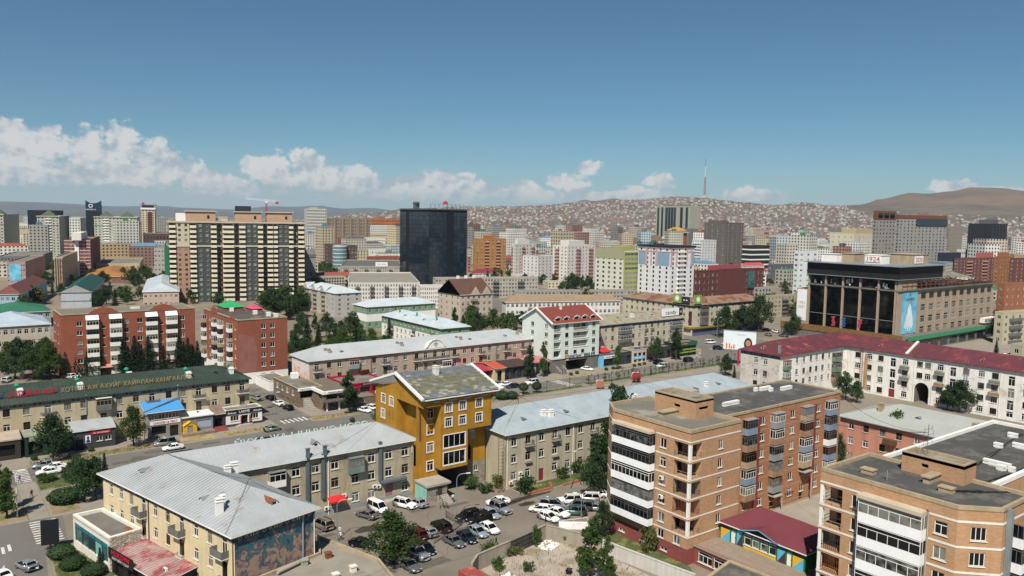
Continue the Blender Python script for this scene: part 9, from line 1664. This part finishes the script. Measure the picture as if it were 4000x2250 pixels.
 b=Bld('kindergarten',(106,71,0),'kindergarten pavilion with maroon roof and colourful yellow, blue and green boards','kindergarten');f,r_,k,l=b.rect(101.9,111.5,63.2,78.4,2.9,5.9);RB_=mat('brick_terrace','8c4f42',.88,.1,brick=(.25,.08,.01,'7a463c',.12));L=l['L'];BD=[mat('board_'+n,c,.7,.06)for n,c in(('yellow','d3a82e'),('blue','5aa9cc'),('purple','4a3038'),('green','1f6a3f'),('deepblue','2f6a9c'))]
 T=lambda u,z,d=.04:(*b.fpt(l,u,d),z)
 for(a,c,z0,z1,k1,k2)in((.1,1.9,3,4.9,0,1),(3.2,4.3,3,5.4,1,2),(10.6,12.0,3,5.0,1,2),(13.2,15.0,3,4.9,0,1)):
  mb=MB();mb.quad([T(a,z0),T(c,z1),T(a,z1)],0);mb.quad([T(a,z0),T(c,z0),T(c,z1)],1);b.part('painted_board',mb,[BD[k1],BD[k2]])
 for(a,c,z0,z1,k1)in((.1,1.9,5,5.8,2),(13.2,15,5,5.8,2),(4.5,10.4,2.95,3.5,0),(4.5,10.4,5.25,5.85,4),(6,9,5.3,6.6,3)):mb=MB();mb.quad([T(a,z0),T(c,z0),T(c,z1),T(a,z1)]);b.part('painted_board',mb,[BD[k1]])
 for u in(5.2,6.7,8.2,9.7):window(b,l,u,3.6,1.25,1.6,'1t')
 for u in(2.5,12.6):door(b,l,u,2.95,.9,2.1,'white_paint')
 for u in(2.0,3.05,4.45,10.5,12.05,13.1):mb=MB();mb.bar(T(u,2.95,.06),T(u,5.85,.06),.1);b.part('post',mb,[BD[3]])
 b.walls([BD[3]]);mr=mat('roof_kinder_maroon','6a333a',.75,.06,scale=.4,fine=.06);ze,zr=5.9,8.4;e=.5;A=[(101.9-e,63.2-e,ze),(111.5+e,63.2-e,ze),(111.5+e,78.4+e-.4,ze),(101.9-e,78.4+e-.4,ze)];R1,R2=(106.7,67.5,zr),(106.7,74.2,zr)
 r=roof_faces(b,[[A[3],A[0],R1,R2],[A[0],A[1],R1],[A[1],A[2],R2,R1],[A[2],A[3],R2]],mr,.18,.0);G=[(101.2,74.2,5.95),(101.2,67.4,5.95),(101.1,70.8,7.0)];roof_faces(b,[[G[0],G[2],(104,70.8,7.1),(101.7,74.2,6.05)],[G[2],G[1],(101.7,67.4,6.05),(104,70.8,7.1)]],mr,.15,name='roof_gable',fascia=BD[1]);mb=MB();mb.quad([(101.4,73.8,5.9),(101.4,67.8,5.9),(101.4,70.8,6.9)]);b.part('gable_glass',mb,[M['dark_glass']])
 t=Bld('terrace',(98.5,71,0),'red brick terrace of the kindergarten with wide ground-floor windows and rails','terrace');fs=t.rect(96.2,101.8,60.5,78.9,0,2.85);
 for u in(2.2,5.2,8.2):window(t,fs[3],u,.7,2.7,1.7,'3t')
 t.walls([RB_]);tm=MB();tm.box(96.0,101.85,60.3,78.95,2.86,3.0);t.part('deck',tm,[mat('deck_boards','8d7f70',.85,.1,brick=(.15,3,.01,'6d6256',.1))]);mb=MB()
 for i in range(9):y=60.6+i*2.25;mb.bar((96.2,y,3),(96.2,y,4.0),.06)
 for z in(3.3,3.65,4.0):mb.bar((96.2,60.6,z),(96.2,78.6,z),.04)
 t.part('railing',mb,[M['salmon']])
 b=Bld('garage',(93,62,0),'flat dark felt roof with pale parapet at the bottom edge below the kindergarten','garage');p=[(88.2,50),(95.6,50),(96.1,60.2),(95.4,71.6),(87.6,69.8)];[b.face(p[i],p[(i+1)%5],0,3.3)for i in range(5)];b.walls([RB_]);flat_roof(b,p,3.3,FELT,M['panel_tan'],.25,.5)
yard()
def street_things():
 p=at(2700+575/3.15,1240+590/3.15);o=empty('billboard',(p.x,p.y,0),'large street billboard with a smiling face and orange bottles on a red post','billboard',None,math.radians(-62));mb=MB();mb.tube((0,0,0),(0,0,6),.35,10);link('post',mb.mesh('post',[M['letter_red']]),o);mb=MB();mb.box(-5.6,6.2,-.35,.35,6,13);link('board',mb.mesh('board',[M['poster_pale']]),o);mb=MB();mb.box(-5.8,6.4,-.45,.45,5.85,6.0);mb.box(-5.8,6.4,-.45,.45,13,13.15);link('board_frame',mb.mesh('board_frame',[M['zinc']]),o)
 el=lambda x,z,rx,rz,m,y=-.37:(lambda mb:(mb.quad([(x+rx*math.cos(t),y,z+rz*math.sin(t))for t in(2*math.pi*i/18 for i in range(18))]),link('printed_shape',mb.mesh('printed_shape',[m]),o)))(MB());el(3.4,8.4,1.5,2.3,HAIRM);el(3.4,8.6,.95,1.3,SKINM,-.38);el(3.4,6.5,1.6,.45,HAIRM,-.375)
 for x,h in((-4.4,2.0),(-3.3,1.9),(-1.7,1.7),(-2.5,.9)):mb=MB();mb.quad([(x-.3,-.38,6.3),(x+.3,-.38,6.3),(x+.28,-.38,6.3+h*.8),(x+.12,-.38,6.3+h),(x-.12,-.38,6.3+h),(x-.28,-.38,6.3+h*.8)]);link('printed_bottle',mb.mesh('printed_bottle',[M['orange_logo']]),o)
 fit_text(link('lettering',text_mesh('SKIN HOLIC',.5,.02,'panel_grey'),o,(1.0,-.37,11.4)),3.2)
 p=at(440/2.2286,1600+1225/2.2286);o=empty('street_screen',(p.x,p.y,0),'black upright advertising screen on a post at the crossing corner','billboard',None,math.radians(-15));mb=MB();mb.tube((0,0,0),(0,0,1.4),.12,8);link('post',mb.mesh('post',[M['black']]),o);mb=MB();mb.box(-1.25,1.25,-.2,.2,1.0,5.0);link('screen',mb.mesh('screen',[M['black']]),o)
 def apple(x,y,s,m,label,ang):
  o=empty('apple_sculpture',(x,y,.1),label,'sculpture',None,ang);pts=[(s*(1.05*math.sin(t)*(1+.12*math.cos(2*t))),s*(1.25+1.0*math.cos(t)*(1-.22*math.exp(-(t if t<3.14 else 6.283-t)**2*6))))for t in(2*math.pi*i/28 for i in range(28))];mb=MB();n=len(pts)
  mb.quad([(x_,-.35,z)for x_,z in reversed(pts)],0);mb.quad([(x_,.35,z)for x_,z in pts],0)
  for i in range(n):(xa,za),(xb,zb)=pts[i],pts[(i+1)%n];mb.quad([(xa,-.35,za),(xb,-.35,zb),(xb,.35,zb),(xa,.35,za)],1)
  link('body',mb.mesh('body',[m,M['sill']]),o);mb=MB();mb.tube((0,0,s*2.0),(.15,0,s*2.4),.12,6);link('stalk',mb.mesh('stalk',[m]),o);return o
 ar=mat('apple_red','8c2f38',.6,.06);o=apple(188.8,181.6,1.7,ar,'big red apple-shaped sculpture with dark figures on the promenade',math.radians(-30));
 for x,h in((-.7,1.5),(.2,1.6),(.55,1.5),(.95,1.4)):
  mb=MB();mb.lathe([(.1,.4),(.2,.8),(.16,h*.75+.3),(.2,h+.1),(.06,h+.25),(.13,h+.4),(.02,h+.6)],(x,-.4,0),8);link('relief_figure',mb.mesh('relief_figure',[M['black']]),o)
 apple(172,181,1.4,mat('apple_brown','9a6a52',.7,.1),'pale-rimmed round brown sculpture half hidden behind the blue roof',math.radians(-30))
 nb=[0]
 def bush(px,py,r,h,label,m='leaf_dark',grp=None,ball=False):
  nb[0]+=1;p=at(px,py);me=cached(('bush',nb[0]%4,m,ball),lambda:ball_mesh(nb[0],1,m)if ball else bush_mesh(nb[0],1.0,1.0,m));o=link('clipped_bush' if ball else 'bush',me,None,(p.x,p.y,.1+(h*.5 if ball else 0)),nb[0]*1.7);o.scale=(r,r,h*(.5 if ball else 1));return tag(o,label,'bush',grp)
 for px,py,r,h,lab in((240,2180,2.0,1.9,'large clipped hedge ball below the black screen'),(285,2224,1.9,1.9,'second clipped hedge ball below the black screen'),(366,2250,1.8,1.8,'clipped hedge ball at the bottom edge by the showroom'),(250,1965,2.8,2.6,'wide rounded hedge left of the cream corner block')):bush(px,py,r,h,lab,'leaf_dark',None,True)
 for px,py in((2045,1540),(2096,1536)):
  p=at(px,py);o=empty('ball_tree',(p.x,p.y,.1),('left' if px<2060 else 'right')+' of two ball-clipped street trees on the promenade','tree');mb=MB();mb.tube((0,0,0),(0,0,1.4),.1,7);link('trunk',mb.mesh('trunk',[M['bark']]),o);c=link('crown',cached('ballcrown',lambda:ball_mesh(5,1.5,'leaf_dark',2400,.11)),o,(0,0,2.2));c.scale=(1.05,1.05,.85)
 bush(1960,1560,2.2,2.6,'wide clipped tree pair behind the yellow house','leaf_dark',None,True);bush(2000,1560,1.8,2.4,'smaller clipped tree behind the yellow house','leaf_dark',None,True)
 for i,(px,py)in enumerate(((134,1800),(355,1765),(1376,1648),(2230,1468),(2254,1462),(2368,1448),(2395,1444),(2478,1434),(2498,1430),(2517,1426))):bush(px,py,.7,1.1,ORD[i]+' small clipped shrub ball from the left on the street verges','leaf_dark','small clipped shrubs on the verges',True)
 for i,(px,py,r,h)in enumerate(((160,1880,1.3,1.6),(180,1890,1.4,1.5),(205,1878,1.3,1.6),(255,1868,1.0,2.2),(300,1850,1.3,2.4))):bush(px,py,r,h,ORD[i]+' shrub from the left in the row by the parked white cars','leaf','shrubs in the verge row')
 for px,py,r,h,lab,m in((1850,1912,2.4,2.6,'dense green shrub beside the passage of the yellow house','leaf'),(1895,1925,1.9,2.2,'second green shrub beside the passage','leaf'),(1945,1905,1.6,2.8,'small shrub below the fire ladder','leaf'),(2052,1925,2.4,3.6,'tall bushy shrub in front of the tan block','leaf_dark'),(2260,1845,3.0,3.6,'big shrub mass by the flower bed','leaf'),(2300,1880,2.2,3.2,'shrub at the foot of the brick block beside the flower bed','leaf'),(2195,1870,1.8,2.6,'shrub inside the zigzag brick kerb','leaf'),(2100,2135,1.0,3.6,'upright bush against the yard wall corner','leaf'),(2207,2120,.9,1.8,'round bush beside the rubble heap','leaf'),(1905,2185,1.6,3.2,'weedy bush at the left end of the yard','leaf'),(1940,2230,1.3,2.2,'weedy bush beside the scattered boards','leaf'),(2010,2165,1.7,1.6,'olive weeds below the metal gate','leaf_olive'),(2065,2235,1.0,1.8,'small bush at the bottom of the yard','leaf'),(1980,2175,.9,1.8,'dark small bush below the gate','leaf_dark'),(2530,2160,1.7,4.2,'olive bush in front of the brick plinth','leaf_olive')):bush(px,py,r,h,lab,m)
 for(px,py,h,arm,a,lab)in((1317,2112,7,1.9,-25,'grey street lamp with curved arm by the annex roof'),(1783,2023,8.2,1.8,-30,'grey street lamp with curved arm beside the passage'),(68,2024,8.6,.9,-20,'white lamp post beside the birch trees at the left'),(2228,1912,7.5,1.0,10,'grey lamp post in the flower bed by the tan block'),(2270,2030,5,1.0,150,'short lamp post among the white cars'),(2200,1515,9,.9,-30,'pale street lamp on the promenade'),(1075,1668,9,.6,-30,'tall lamp pole at the side street corner'),(2800,1335,11,1.2,-30,'tall lamp pole at the crossing')):street_lamp(at(px,py),h,arm,a,lab,'zinc' if px!=68 else 'white_paint')
 for i in range(13):
  x=136+9.2*i;o=empty('promenade_lamp',(x,186.2,.1),ORD[i]+' slim black promenade lamp from the left','street lamp','black promenade lamps');mb=MB();mb.tube((0,0,0),(0,0,3.6),.06,6);link('pole',mb.mesh('pole',[M['black']]),o);mb=MB();mb.box(-.08,.5,-.15,.15,3.45,3.65);link('lantern',mb.mesh('lantern',[M['black']]),o)
 rr=random.Random(12)
 for i in range(30):
  x=174+2.4*i+rr.uniform(-.5,.5);tree('young_thin' if i%3 else 'young',(x,188.6+rr.uniform(-.5,.5),.15),rr.uniform(2.2,3.4),'young sapling in the planted strip of the boulevard','saplings in the boulevard strip')
 for k_,(p,ts)in enumerate((((37.9,113.9,15.0),[(31.9,136.8,14.3),(31.5,104.5,11.3),(45,108,11.4),(70,136,14.3),(33,108,11.5)]),((101,131.1,16.2),[(136.5,131.1,16.2),(92,124,11.6),(112,123,11.5),(76,128,19),(80.5,127,12)]),((136.5,131.1,16.2),[(205,140,14.6),(118,124,11.6),(150,123.5,11.6)]),((106,48.8,26.5),[(172,80,9.5),(147,86.3,20.2),(127,86,19.9),(106,84,24)]))):
  mb=MB()
  for t in ts:
   a,c=Vector(p),Vector(t);L=(c-a).length;prev=a
   for i in range(1,11):s_=i/10;q=a.lerp(c,s_)-Vector((0,0,L*.03*4*s_*(1-s_)));mb.bar(prev,q,.035);prev=q
  o=thing('overhead_wires',mb,[M['wire']],('fan of black wires over the corner block roof','fan of black wires over the blue metal roof','long wires running east over the blue roof','wires strung between the brick blocks')[k_],'wires')
M['poster_pale']=mat('poster_pale','d3dce0',.6,.05)
street_things()
def vehicles():
 a=lambda x,y:at(x,y)
 for k,x,y,h,c,l in(('hatch',1915,2019,-88,'pale_blue','pale blue hatchback beside the silver off-roader'),('offroad',1957,2000,-85,'silver','silver off-roader in the upper parking row'),('sedan',1945,1970,165,'white','white sedan parked sideways above the silver off-roader'),('suv',1828,2030,175,'black','black car behind the railing, upper one'),('suv',1872,2042,178,'black','black car behind the railing, lower one'),('hatch',1912,2076,-88,'white','white hatchback at the end of the middle parking row'),('hatch',1866,2090,-88,'pale_blue','light blue hatchback between white and black ones'),('hatch',1824,2112,-88,'dark_blue','dark navy hatchback in the middle parking row'),('sedan',1773,2127,-86,'grey','grey sedan with red dashboard cover at the row start'),('suv',1722,2070,92,'black','dark charcoal SUV with rear towards the railing'),('hatch',1670,2090,92,'silver','silver hatchback with rear towards the railing'),('suv',1626,2100,92,'dark_red','dark maroon SUV half under the tree'),('hatch',1662,2156,-88,'black','black hatchback below the tree'),('offroad',1632,2178,-86,'silver','silver off-roader with roof rack below the tree'),('sedan',1598,2222,-84,'grey','grey sedan nearest to the bottom edge'),('sedan',1416,2136,-60,'black','black sedan in the shade behind the tree'),('sedan',1433,2022,110,'grey','grey sedan parked beside the white van'),('van',1476,1996,-82,'white','white minivan by the tan wall'),('suv',1582,1982,-65,'white','white SUV near the pink door'),('sedan',1632,1976,100,'silver','silver sedan by the teal porch'),('offroad',1259,2063,100,'bronze','bronze SUV at the mural corner'),('hatch',2142,2032,-78,'white','white hatchback nearest to the yard wall corner'),('sedan',2180,2014,-76,'white','white sedan second from the yard wall corner'),('van',2155,1984,-38,'silver','silver minivan side-on in the right parking group'),('suv',2243,2010,140,'teal','grey-green estate car in the right parking group'),('suv',2224,1966,150,'white','white SUV behind the silver minivan'),('van',2268,1990,130,'grey','grey van with dark windows in the right parking group'),('hatch',2325,1994,132,'silver','silver hatchback close to the brick block'),('suv',2298,1958,138,'white','white estate at the back of the right parking group'),('sedan',2330,1940,140,'white','white sedan furthest back beside the poplar'),('hatch',2112,2000,130,'white','white hatchback partly hidden left of the silver minivan')):car(k,a(x,y),h,c,l)
 for k,x,y,h,c,l in(('van',644,1740,178,'silver','silver minivan on the street behind the corner block roof'),('sedan',675,1757,180,'white','white sedan beside the silver minivan on the street'),('hatch',170,1826,178,'silver','silver hatchback by the crossing at the left'),('sedan',212,1834,178,'white','white sedan beside the silver hatchback at the left'),('sedan',190,1852,176,'white','white car partly behind shrubs at the left'),('hatch',104,2222,110,'silver','silver car driving at the bottom left'),('sedan',4,2262,110,'white','white car cut by the bottom left corner'),('hatch',1064,1683,8,'green','pale green hatchback at the kerb behind the roof letters'),('sedan',1003,1562,98,'silver','silver sedan on the side street'),('hatch',1056,1561,96,'black','black hatchback on the side street, upper one'),('sedan',1088,1583,96,'white','white sedan between black cars on the side street'),('hatch',1124,1600,96,'black','black hatchback on the side street nearest the crossing'),('sedan',1424,1609,-75,'white','white car in front of the stone hut'),('hatch',1458,1600,-70,'white','white hatchback beside the stone hut'),('sedan',1486,1594,-70,'silver','silver car half hidden by the yellow house'),('sedan',1938,1522,160,'white','white car behind the yellow house corner'),('sedan',1972,1508,170,'white','white sedan on the boulevard behind clipped trees'),('hatch',2003,1515,172,'dark_blue','dark blue car on the boulevard behind clipped trees'),('sedan',1940,1506,172,'green','pale green car on the boulevard'),('offroad',2077,1502,178,'white','white SUV driving on the boulevard'),('sedan',1932,1546,170,'red','red car peeking past the yellow house'),('sedan',2294,1447,-70,'white','white sedan leaving the bank passage'),('suv',2585,1436,184,'white','white crossover with dark stripes on the boulevard'),('van',2690,1413,2,'black','black van parked by the green corner shop'),('suv',2806,1366,-30,'dark_blue','dark SUV turning at the crossing'),('van',2776,1342,-20,'white','white and black van at the crossing'),('hatch',2829,1349,60,'white','white hatchback waiting at the crossing'),('sedan',2858,1345,60,'black','black car beside the billboard edge'),('sedan',2570,1422,10,'black','dark car parked under the street tree')):car(k,a(x,y),h,c,l,'cars on the streets',1.0,True)
 for i,(x,y,c)in enumerate(((30,1492,'white'),(3000,1312,'silver'),(3030,1300,'white'),(2990,1292,'black'),(3060,1316,'grey'),(3930,1396,'silver'),(3945,1392,'white'),(3960,1388,'grey'),(270,1478,'white'),(290,1474,'silver'),(1270,1082,'white'),(1290,1080,'silver'),(1312,1078,'black'),(1255,1086,'grey'))):car('sedan' if i%2 else 'suv',a(x,y),60+i*7,c,'distant parked car between buildings','distant parked cars',1.0,True)
 for x,y,h,t,l,ps,lab in((1770,1962,150,'white','navy','walk','person in white top walking in front of the passage'),(1328,2092,100,'white','grey','walk','person in white shirt by the annex railing, further one'),(1331,2112,95,'white','black','walk','person in white shirt and black trousers by the annex railing'),(1938,2134,200,'black','black','walk','person in black crossing the parking court'),(2131,2040,30,'grey','black','stand','person in grey standing at the white hatchback'),(77,1887,20,'blue','navy','walk','person in blue on the zebra crossing'),(124,1945,10,'black','black','walk','person in black with a bag on the footway'),(170,2130,60,'red','navy','stand','person in red behind the black screen'),(176,2142,30,'white','pink','wait','person in white and pink at the black screen'),(226,2136,200,'blue','blue','walk','person in a blue dress right of the black screen'),(222,2124,190,'navy','jean','walk','person in navy walking behind the one in blue'),(2722,1400,20,'white','black','stand','person in white waiting at the boulevard corner'),(2726,1385,60,'red','black','wait','person in red at the boulevard corner'),(2733,1392,90,'white','grey','walk','person in white stepping off the boulevard corner'),(2035,1555,30,'white','grey','wait','person in white by the promenade bench'),(1288,1600,10,'white','grey','wait','person in white at the cafe door')):person(a(x,y),h,t,l,ps,lab)
 for i in range(3):
  o=empty('bicycle',(76.0+.5*i,122.0-.35*i,.01),ORD[i]+' bicycle from the left beside the porch steps','bicycle','bicycles by the porch',math.radians(60+14*i));mb=MB()
  for s_ in(-.5,.5):
   for j in range(10):t,u=j*.628,(j+1)*.628;mb.bar((s_+.33*math.cos(t),0,.34+.33*math.sin(t)),(s_+.33*math.cos(u),0,.34+.33*math.sin(u)),.035)
  link('wheels',mb.mesh('wheels',[M['tyre']]),o);mb=MB();[mb.bar(p,q,.04)for p,q in(((-.5,0,.34),(-.1,0,.8)),((-.1,0,.8),(.35,0,.85)),((.35,0,.95),(.5,0,.34)),((0,0,.34),(.35,0,.85)),((-.15,0,.95),(0,0,.34)),((-.5,0,.34),(0,0,.34)),((.35,-.25,1.0),(.35,.25,1.0)))];link('frame',mb.mesh('frame',[M['dark_frame']]),o);mb=MB();mb.box(-.28,-.05,-.08,.08,.95,1.0);link('saddle',mb.mesh('saddle',[M['black']]),o)
vehicles()
def trees():
 T=lambda k,px,py,h,lab,g=None,sx=1.0:tree(k,at(px,py),h,lab,g,None,sx)
 for k,px,py,h,sx,lab in(('broad0',1535,2205,8.5,1.25,'big leafy tree shading the parked cars'),('broad1',2340,1940,12.5,.8,'tall dark poplar against the brick block corner'),('broad3',2372,1900,14,.8,'second tall poplar behind the brick block corner'),('broad1',2412,1790,16.8,.75,'round tree crown showing behind the flat brick roof'),('poplar1',2305,2262,9.5,1.15,'tall young tree in front of the demolition yard wall'),('poplar1',2370,2268,7,1.0,'smaller young tree beside the tall one at the bottom'),('broad1',2352,2100,6.5,.75,'leafy tree at the corner of the brick block'),('broad1',208,1800,10.5,.85,'street tree in front of the green shop'),('broad0',522,1745,9.5,.85,'street tree left of the blue-roofed shop'),('poplar0',1362,1615,12,1.15,'tall tree in front of the brown-roofed cafe'),('poplar1',28,2028,9.5,1.0,'birch-like tree on the corner island at the left'),('poplar1',4,2000,9,1.0,'second slim tree on the corner island at the left edge'),('broad1',330,1960,8.5,.85,'dark dense tree beside the cream corner block'),('broad1',372,1940,8,.8,'dark tree touching the cream corner block'),('broad3',300,1915,7,.8,'dark tree behind the wide hedge'),('spruce',410,1880,6,.8,'small conifer behind the corner block roof edge'),('spruce',392,2225,3.6,.9,'small conifer in front of the showroom'),('broad3',3302,1562,9,.85,'leafy tree in the inner corner of the white block'),('broad1',3345,1575,7,.8,'smaller tree beside the inner corner of the white block'),('broad1',3745,1610,9.5,1.15,'wide leafy tree in front of the white block'),('broad3',3700,1600,7.5,.9,'leafy tree left of the wide one by the white block'),('broad3',3880,1620,8.5,1.0,'leafy tree right of the wide one by the white block'),('poplar0',3945,1625,10.5,1.0,'taller tree by the white block near the right edge'),('broad0',3500,1800,11.5,.85,'leafy tree in front of the pink house'),('broad3',3648,1770,9,.6,'small tree by the white parapet of the right block'),('broad1',3275,1830,8,.5,'shrubby tree at the wing end of the brick block'),('broad3',2835,1468,8,.85,'leafy tree left of the weathered white end wall'),('spruce',2868,1475,4.5,.8,'small conifer by the weathered white end wall'),('broad1',2832,1318,15,.95,'dark tree at the crossing, left of the billboard'),('broad1',2962,1295,18,1.0,'tall dark tree behind the billboard'),('broad3',2900,1300,14,.95,'dark tree between the two at the crossing'),('broad1',2565,1418,10,.8,'street tree in front of the cream shop row'),('poplar0',2640,1408,13,.95,'tall street tree left of the green corner shop'),('broad0',2414,1446,9,.6,'thin street tree by the grey shop'),('poplar0',2068,1484,12,.95,'dark street tree by the salmon shop roof'),('poplar1',2122,1474,12.5,.7,'pale slim street tree beside the mint building'),('broad3',2390,1540,3.6,1.2,'bush showing above the blue roof ridge'),('broad0',1470,1662,4.5,.8,'small round tree left of the yellow house'),('spruce',3890,1392,7,.9,'lone conifer on the plaza by the store')):T(k,px,py,h,lab,None,sx)
 for i,(px,py,h)in enumerate(((257,1478,9),(300,1472,11),(348,1470,11.5),(395,1466,9),(482,1460,12),(528,1456,13),(580,1452,12.5),(640,1448,9),(700,1440,12),(735,1436,11),(772,1432,9.5))):T('spruce' if i%2 else 'larch1',px,py,h,ORD[i]+' dark conifer from the left in front of the red brick block','conifers before the red brick block',1.0)
 r=random.Random(17);K=['broad1','broad3','broad0','poplar0','larch1','broad1','broad3']
 groves=[([(-20,1440),(30,1455),(70,1445),(110,1440),(150,1452),(185,1460),(60,1480),(130,1485),(175,1420),(20,1400),(195,1480)],(9,13),'dark tree in the grove left of the red brick block','trees left of the red block'),([(1160,1330),(1200,1350),(1245,1340),(1180,1300),(1230,1300),(1275,1320),(1310,1345),(1330,1335),(1380,1330),(1410,1335),(1450,1360),(1390,1380),(1340,1390),(1290,1385),(1240,1390),(1190,1395),(1150,1400),(1420,1395),(1470,1400),(1150,1360),(1500,1385),(1520,1350)],(7,13),'tree in the park grove behind the pink block','trees of the park grove'),([(1840,1288),(1880,1300),(1925,1300),(1965,1296),(2005,1290),(2040,1286),(1810,1300),(1860,1315),(1990,1310),(2075,1290),(1775,1290)],(8,12),'tree in the grove between the cream gable house and the mint building','trees before the mint building'),([(1050,1225),(1085,1240),(1120,1235),(1150,1225),(1100,1205),(1170,1240),(1130,1250),(1065,1250),(1180,1215)],(11,17),'tall dark tree at the foot of the beige slab','trees by the beige slab'),([(380,1200),(415,1190),(450,1205),(350,1165),(310,1130),(280,1115),(430,1150),(470,1170),(500,1190),(560,1090),(600,1105),(640,1120),(520,1090),(480,1080),(240,1165),(205,1150),(160,1180),(120,1200),(90,1180),(140,1140),(180,1120),(540,1130),(590,1150),(400,1120)],(7,12),'tree in the scattered greenery left of the beige slab','trees left of the beige slab'),([(2000,1128),(2050,1118),(2080,1125),(2180,1090),(2255,1130),(2275,1135),(2295,1132),(2310,1140),(2235,1128),(1905,1090),(1930,1095),(1960,1100),(2330,1150),(1290,1070),(1250,1065),(1530,950),(1550,960),(1515,965)],(8,13),'tree between the mid-distance apartment blocks','trees among mid-distance blocks'),([(3060,1215),(3085,1225),(3040,1205),(2960,1215),(2930,1230),(2990,1235),(3900,1250),(3890,1290),(3880,1330),(2900,1260),(3100,1310),(3120,1250)],(7,11),'tree near the burnt department store','trees near the store')]
 for pts,(h0,h1),lab,g in groves:
  for px,py in pts:T(r.choice(K),px,py,r.uniform(h0,h1),lab,g,r.uniform(.85,1.2))
 for i in range(260):
  px=r.uniform(0,4000);d=r.uniform(480,1250);p=polar(px,d);tree('far%d'%(i%3),p,r.uniform(6,11),'small dark tree among the far city roofs','far city trees',None,r.uniform(.8,1.6))
 mb=MB()
 for(x0,x1,y0,y1,n)in((17.5,48,190.8,194.4,1400),(59,70,191.6,194.4,350),(82,94,193.4,196,300),(134,170,186.5,188,900),(173,246,187.4,189.6,2200),(17.6,33,173,180,900),(15,21,126,138,500),(93.4,117.6,118.8,122,900),(89,94,79,97,700),(68,87,80,97,900),(108,128,104,117,900)):
  for _ in range(n):x,y=r.uniform(x0,x1),r.uniform(y0,y1);h=r.uniform(.12,.35);a=r.uniform(0,6.28);w=.06;z=.15;mb.quad([(x-w*math.cos(a),y-w*math.sin(a),z),(x+w*math.cos(a),y+w*math.sin(a),z),(x+.1*math.sin(a),y+.1*math.cos(a),z+h)])
 o=mb.build('grass',[M['grass']]);o['kind']='stuff';o['label']='grass and weeds on the verges and yards'
trees()
haze()
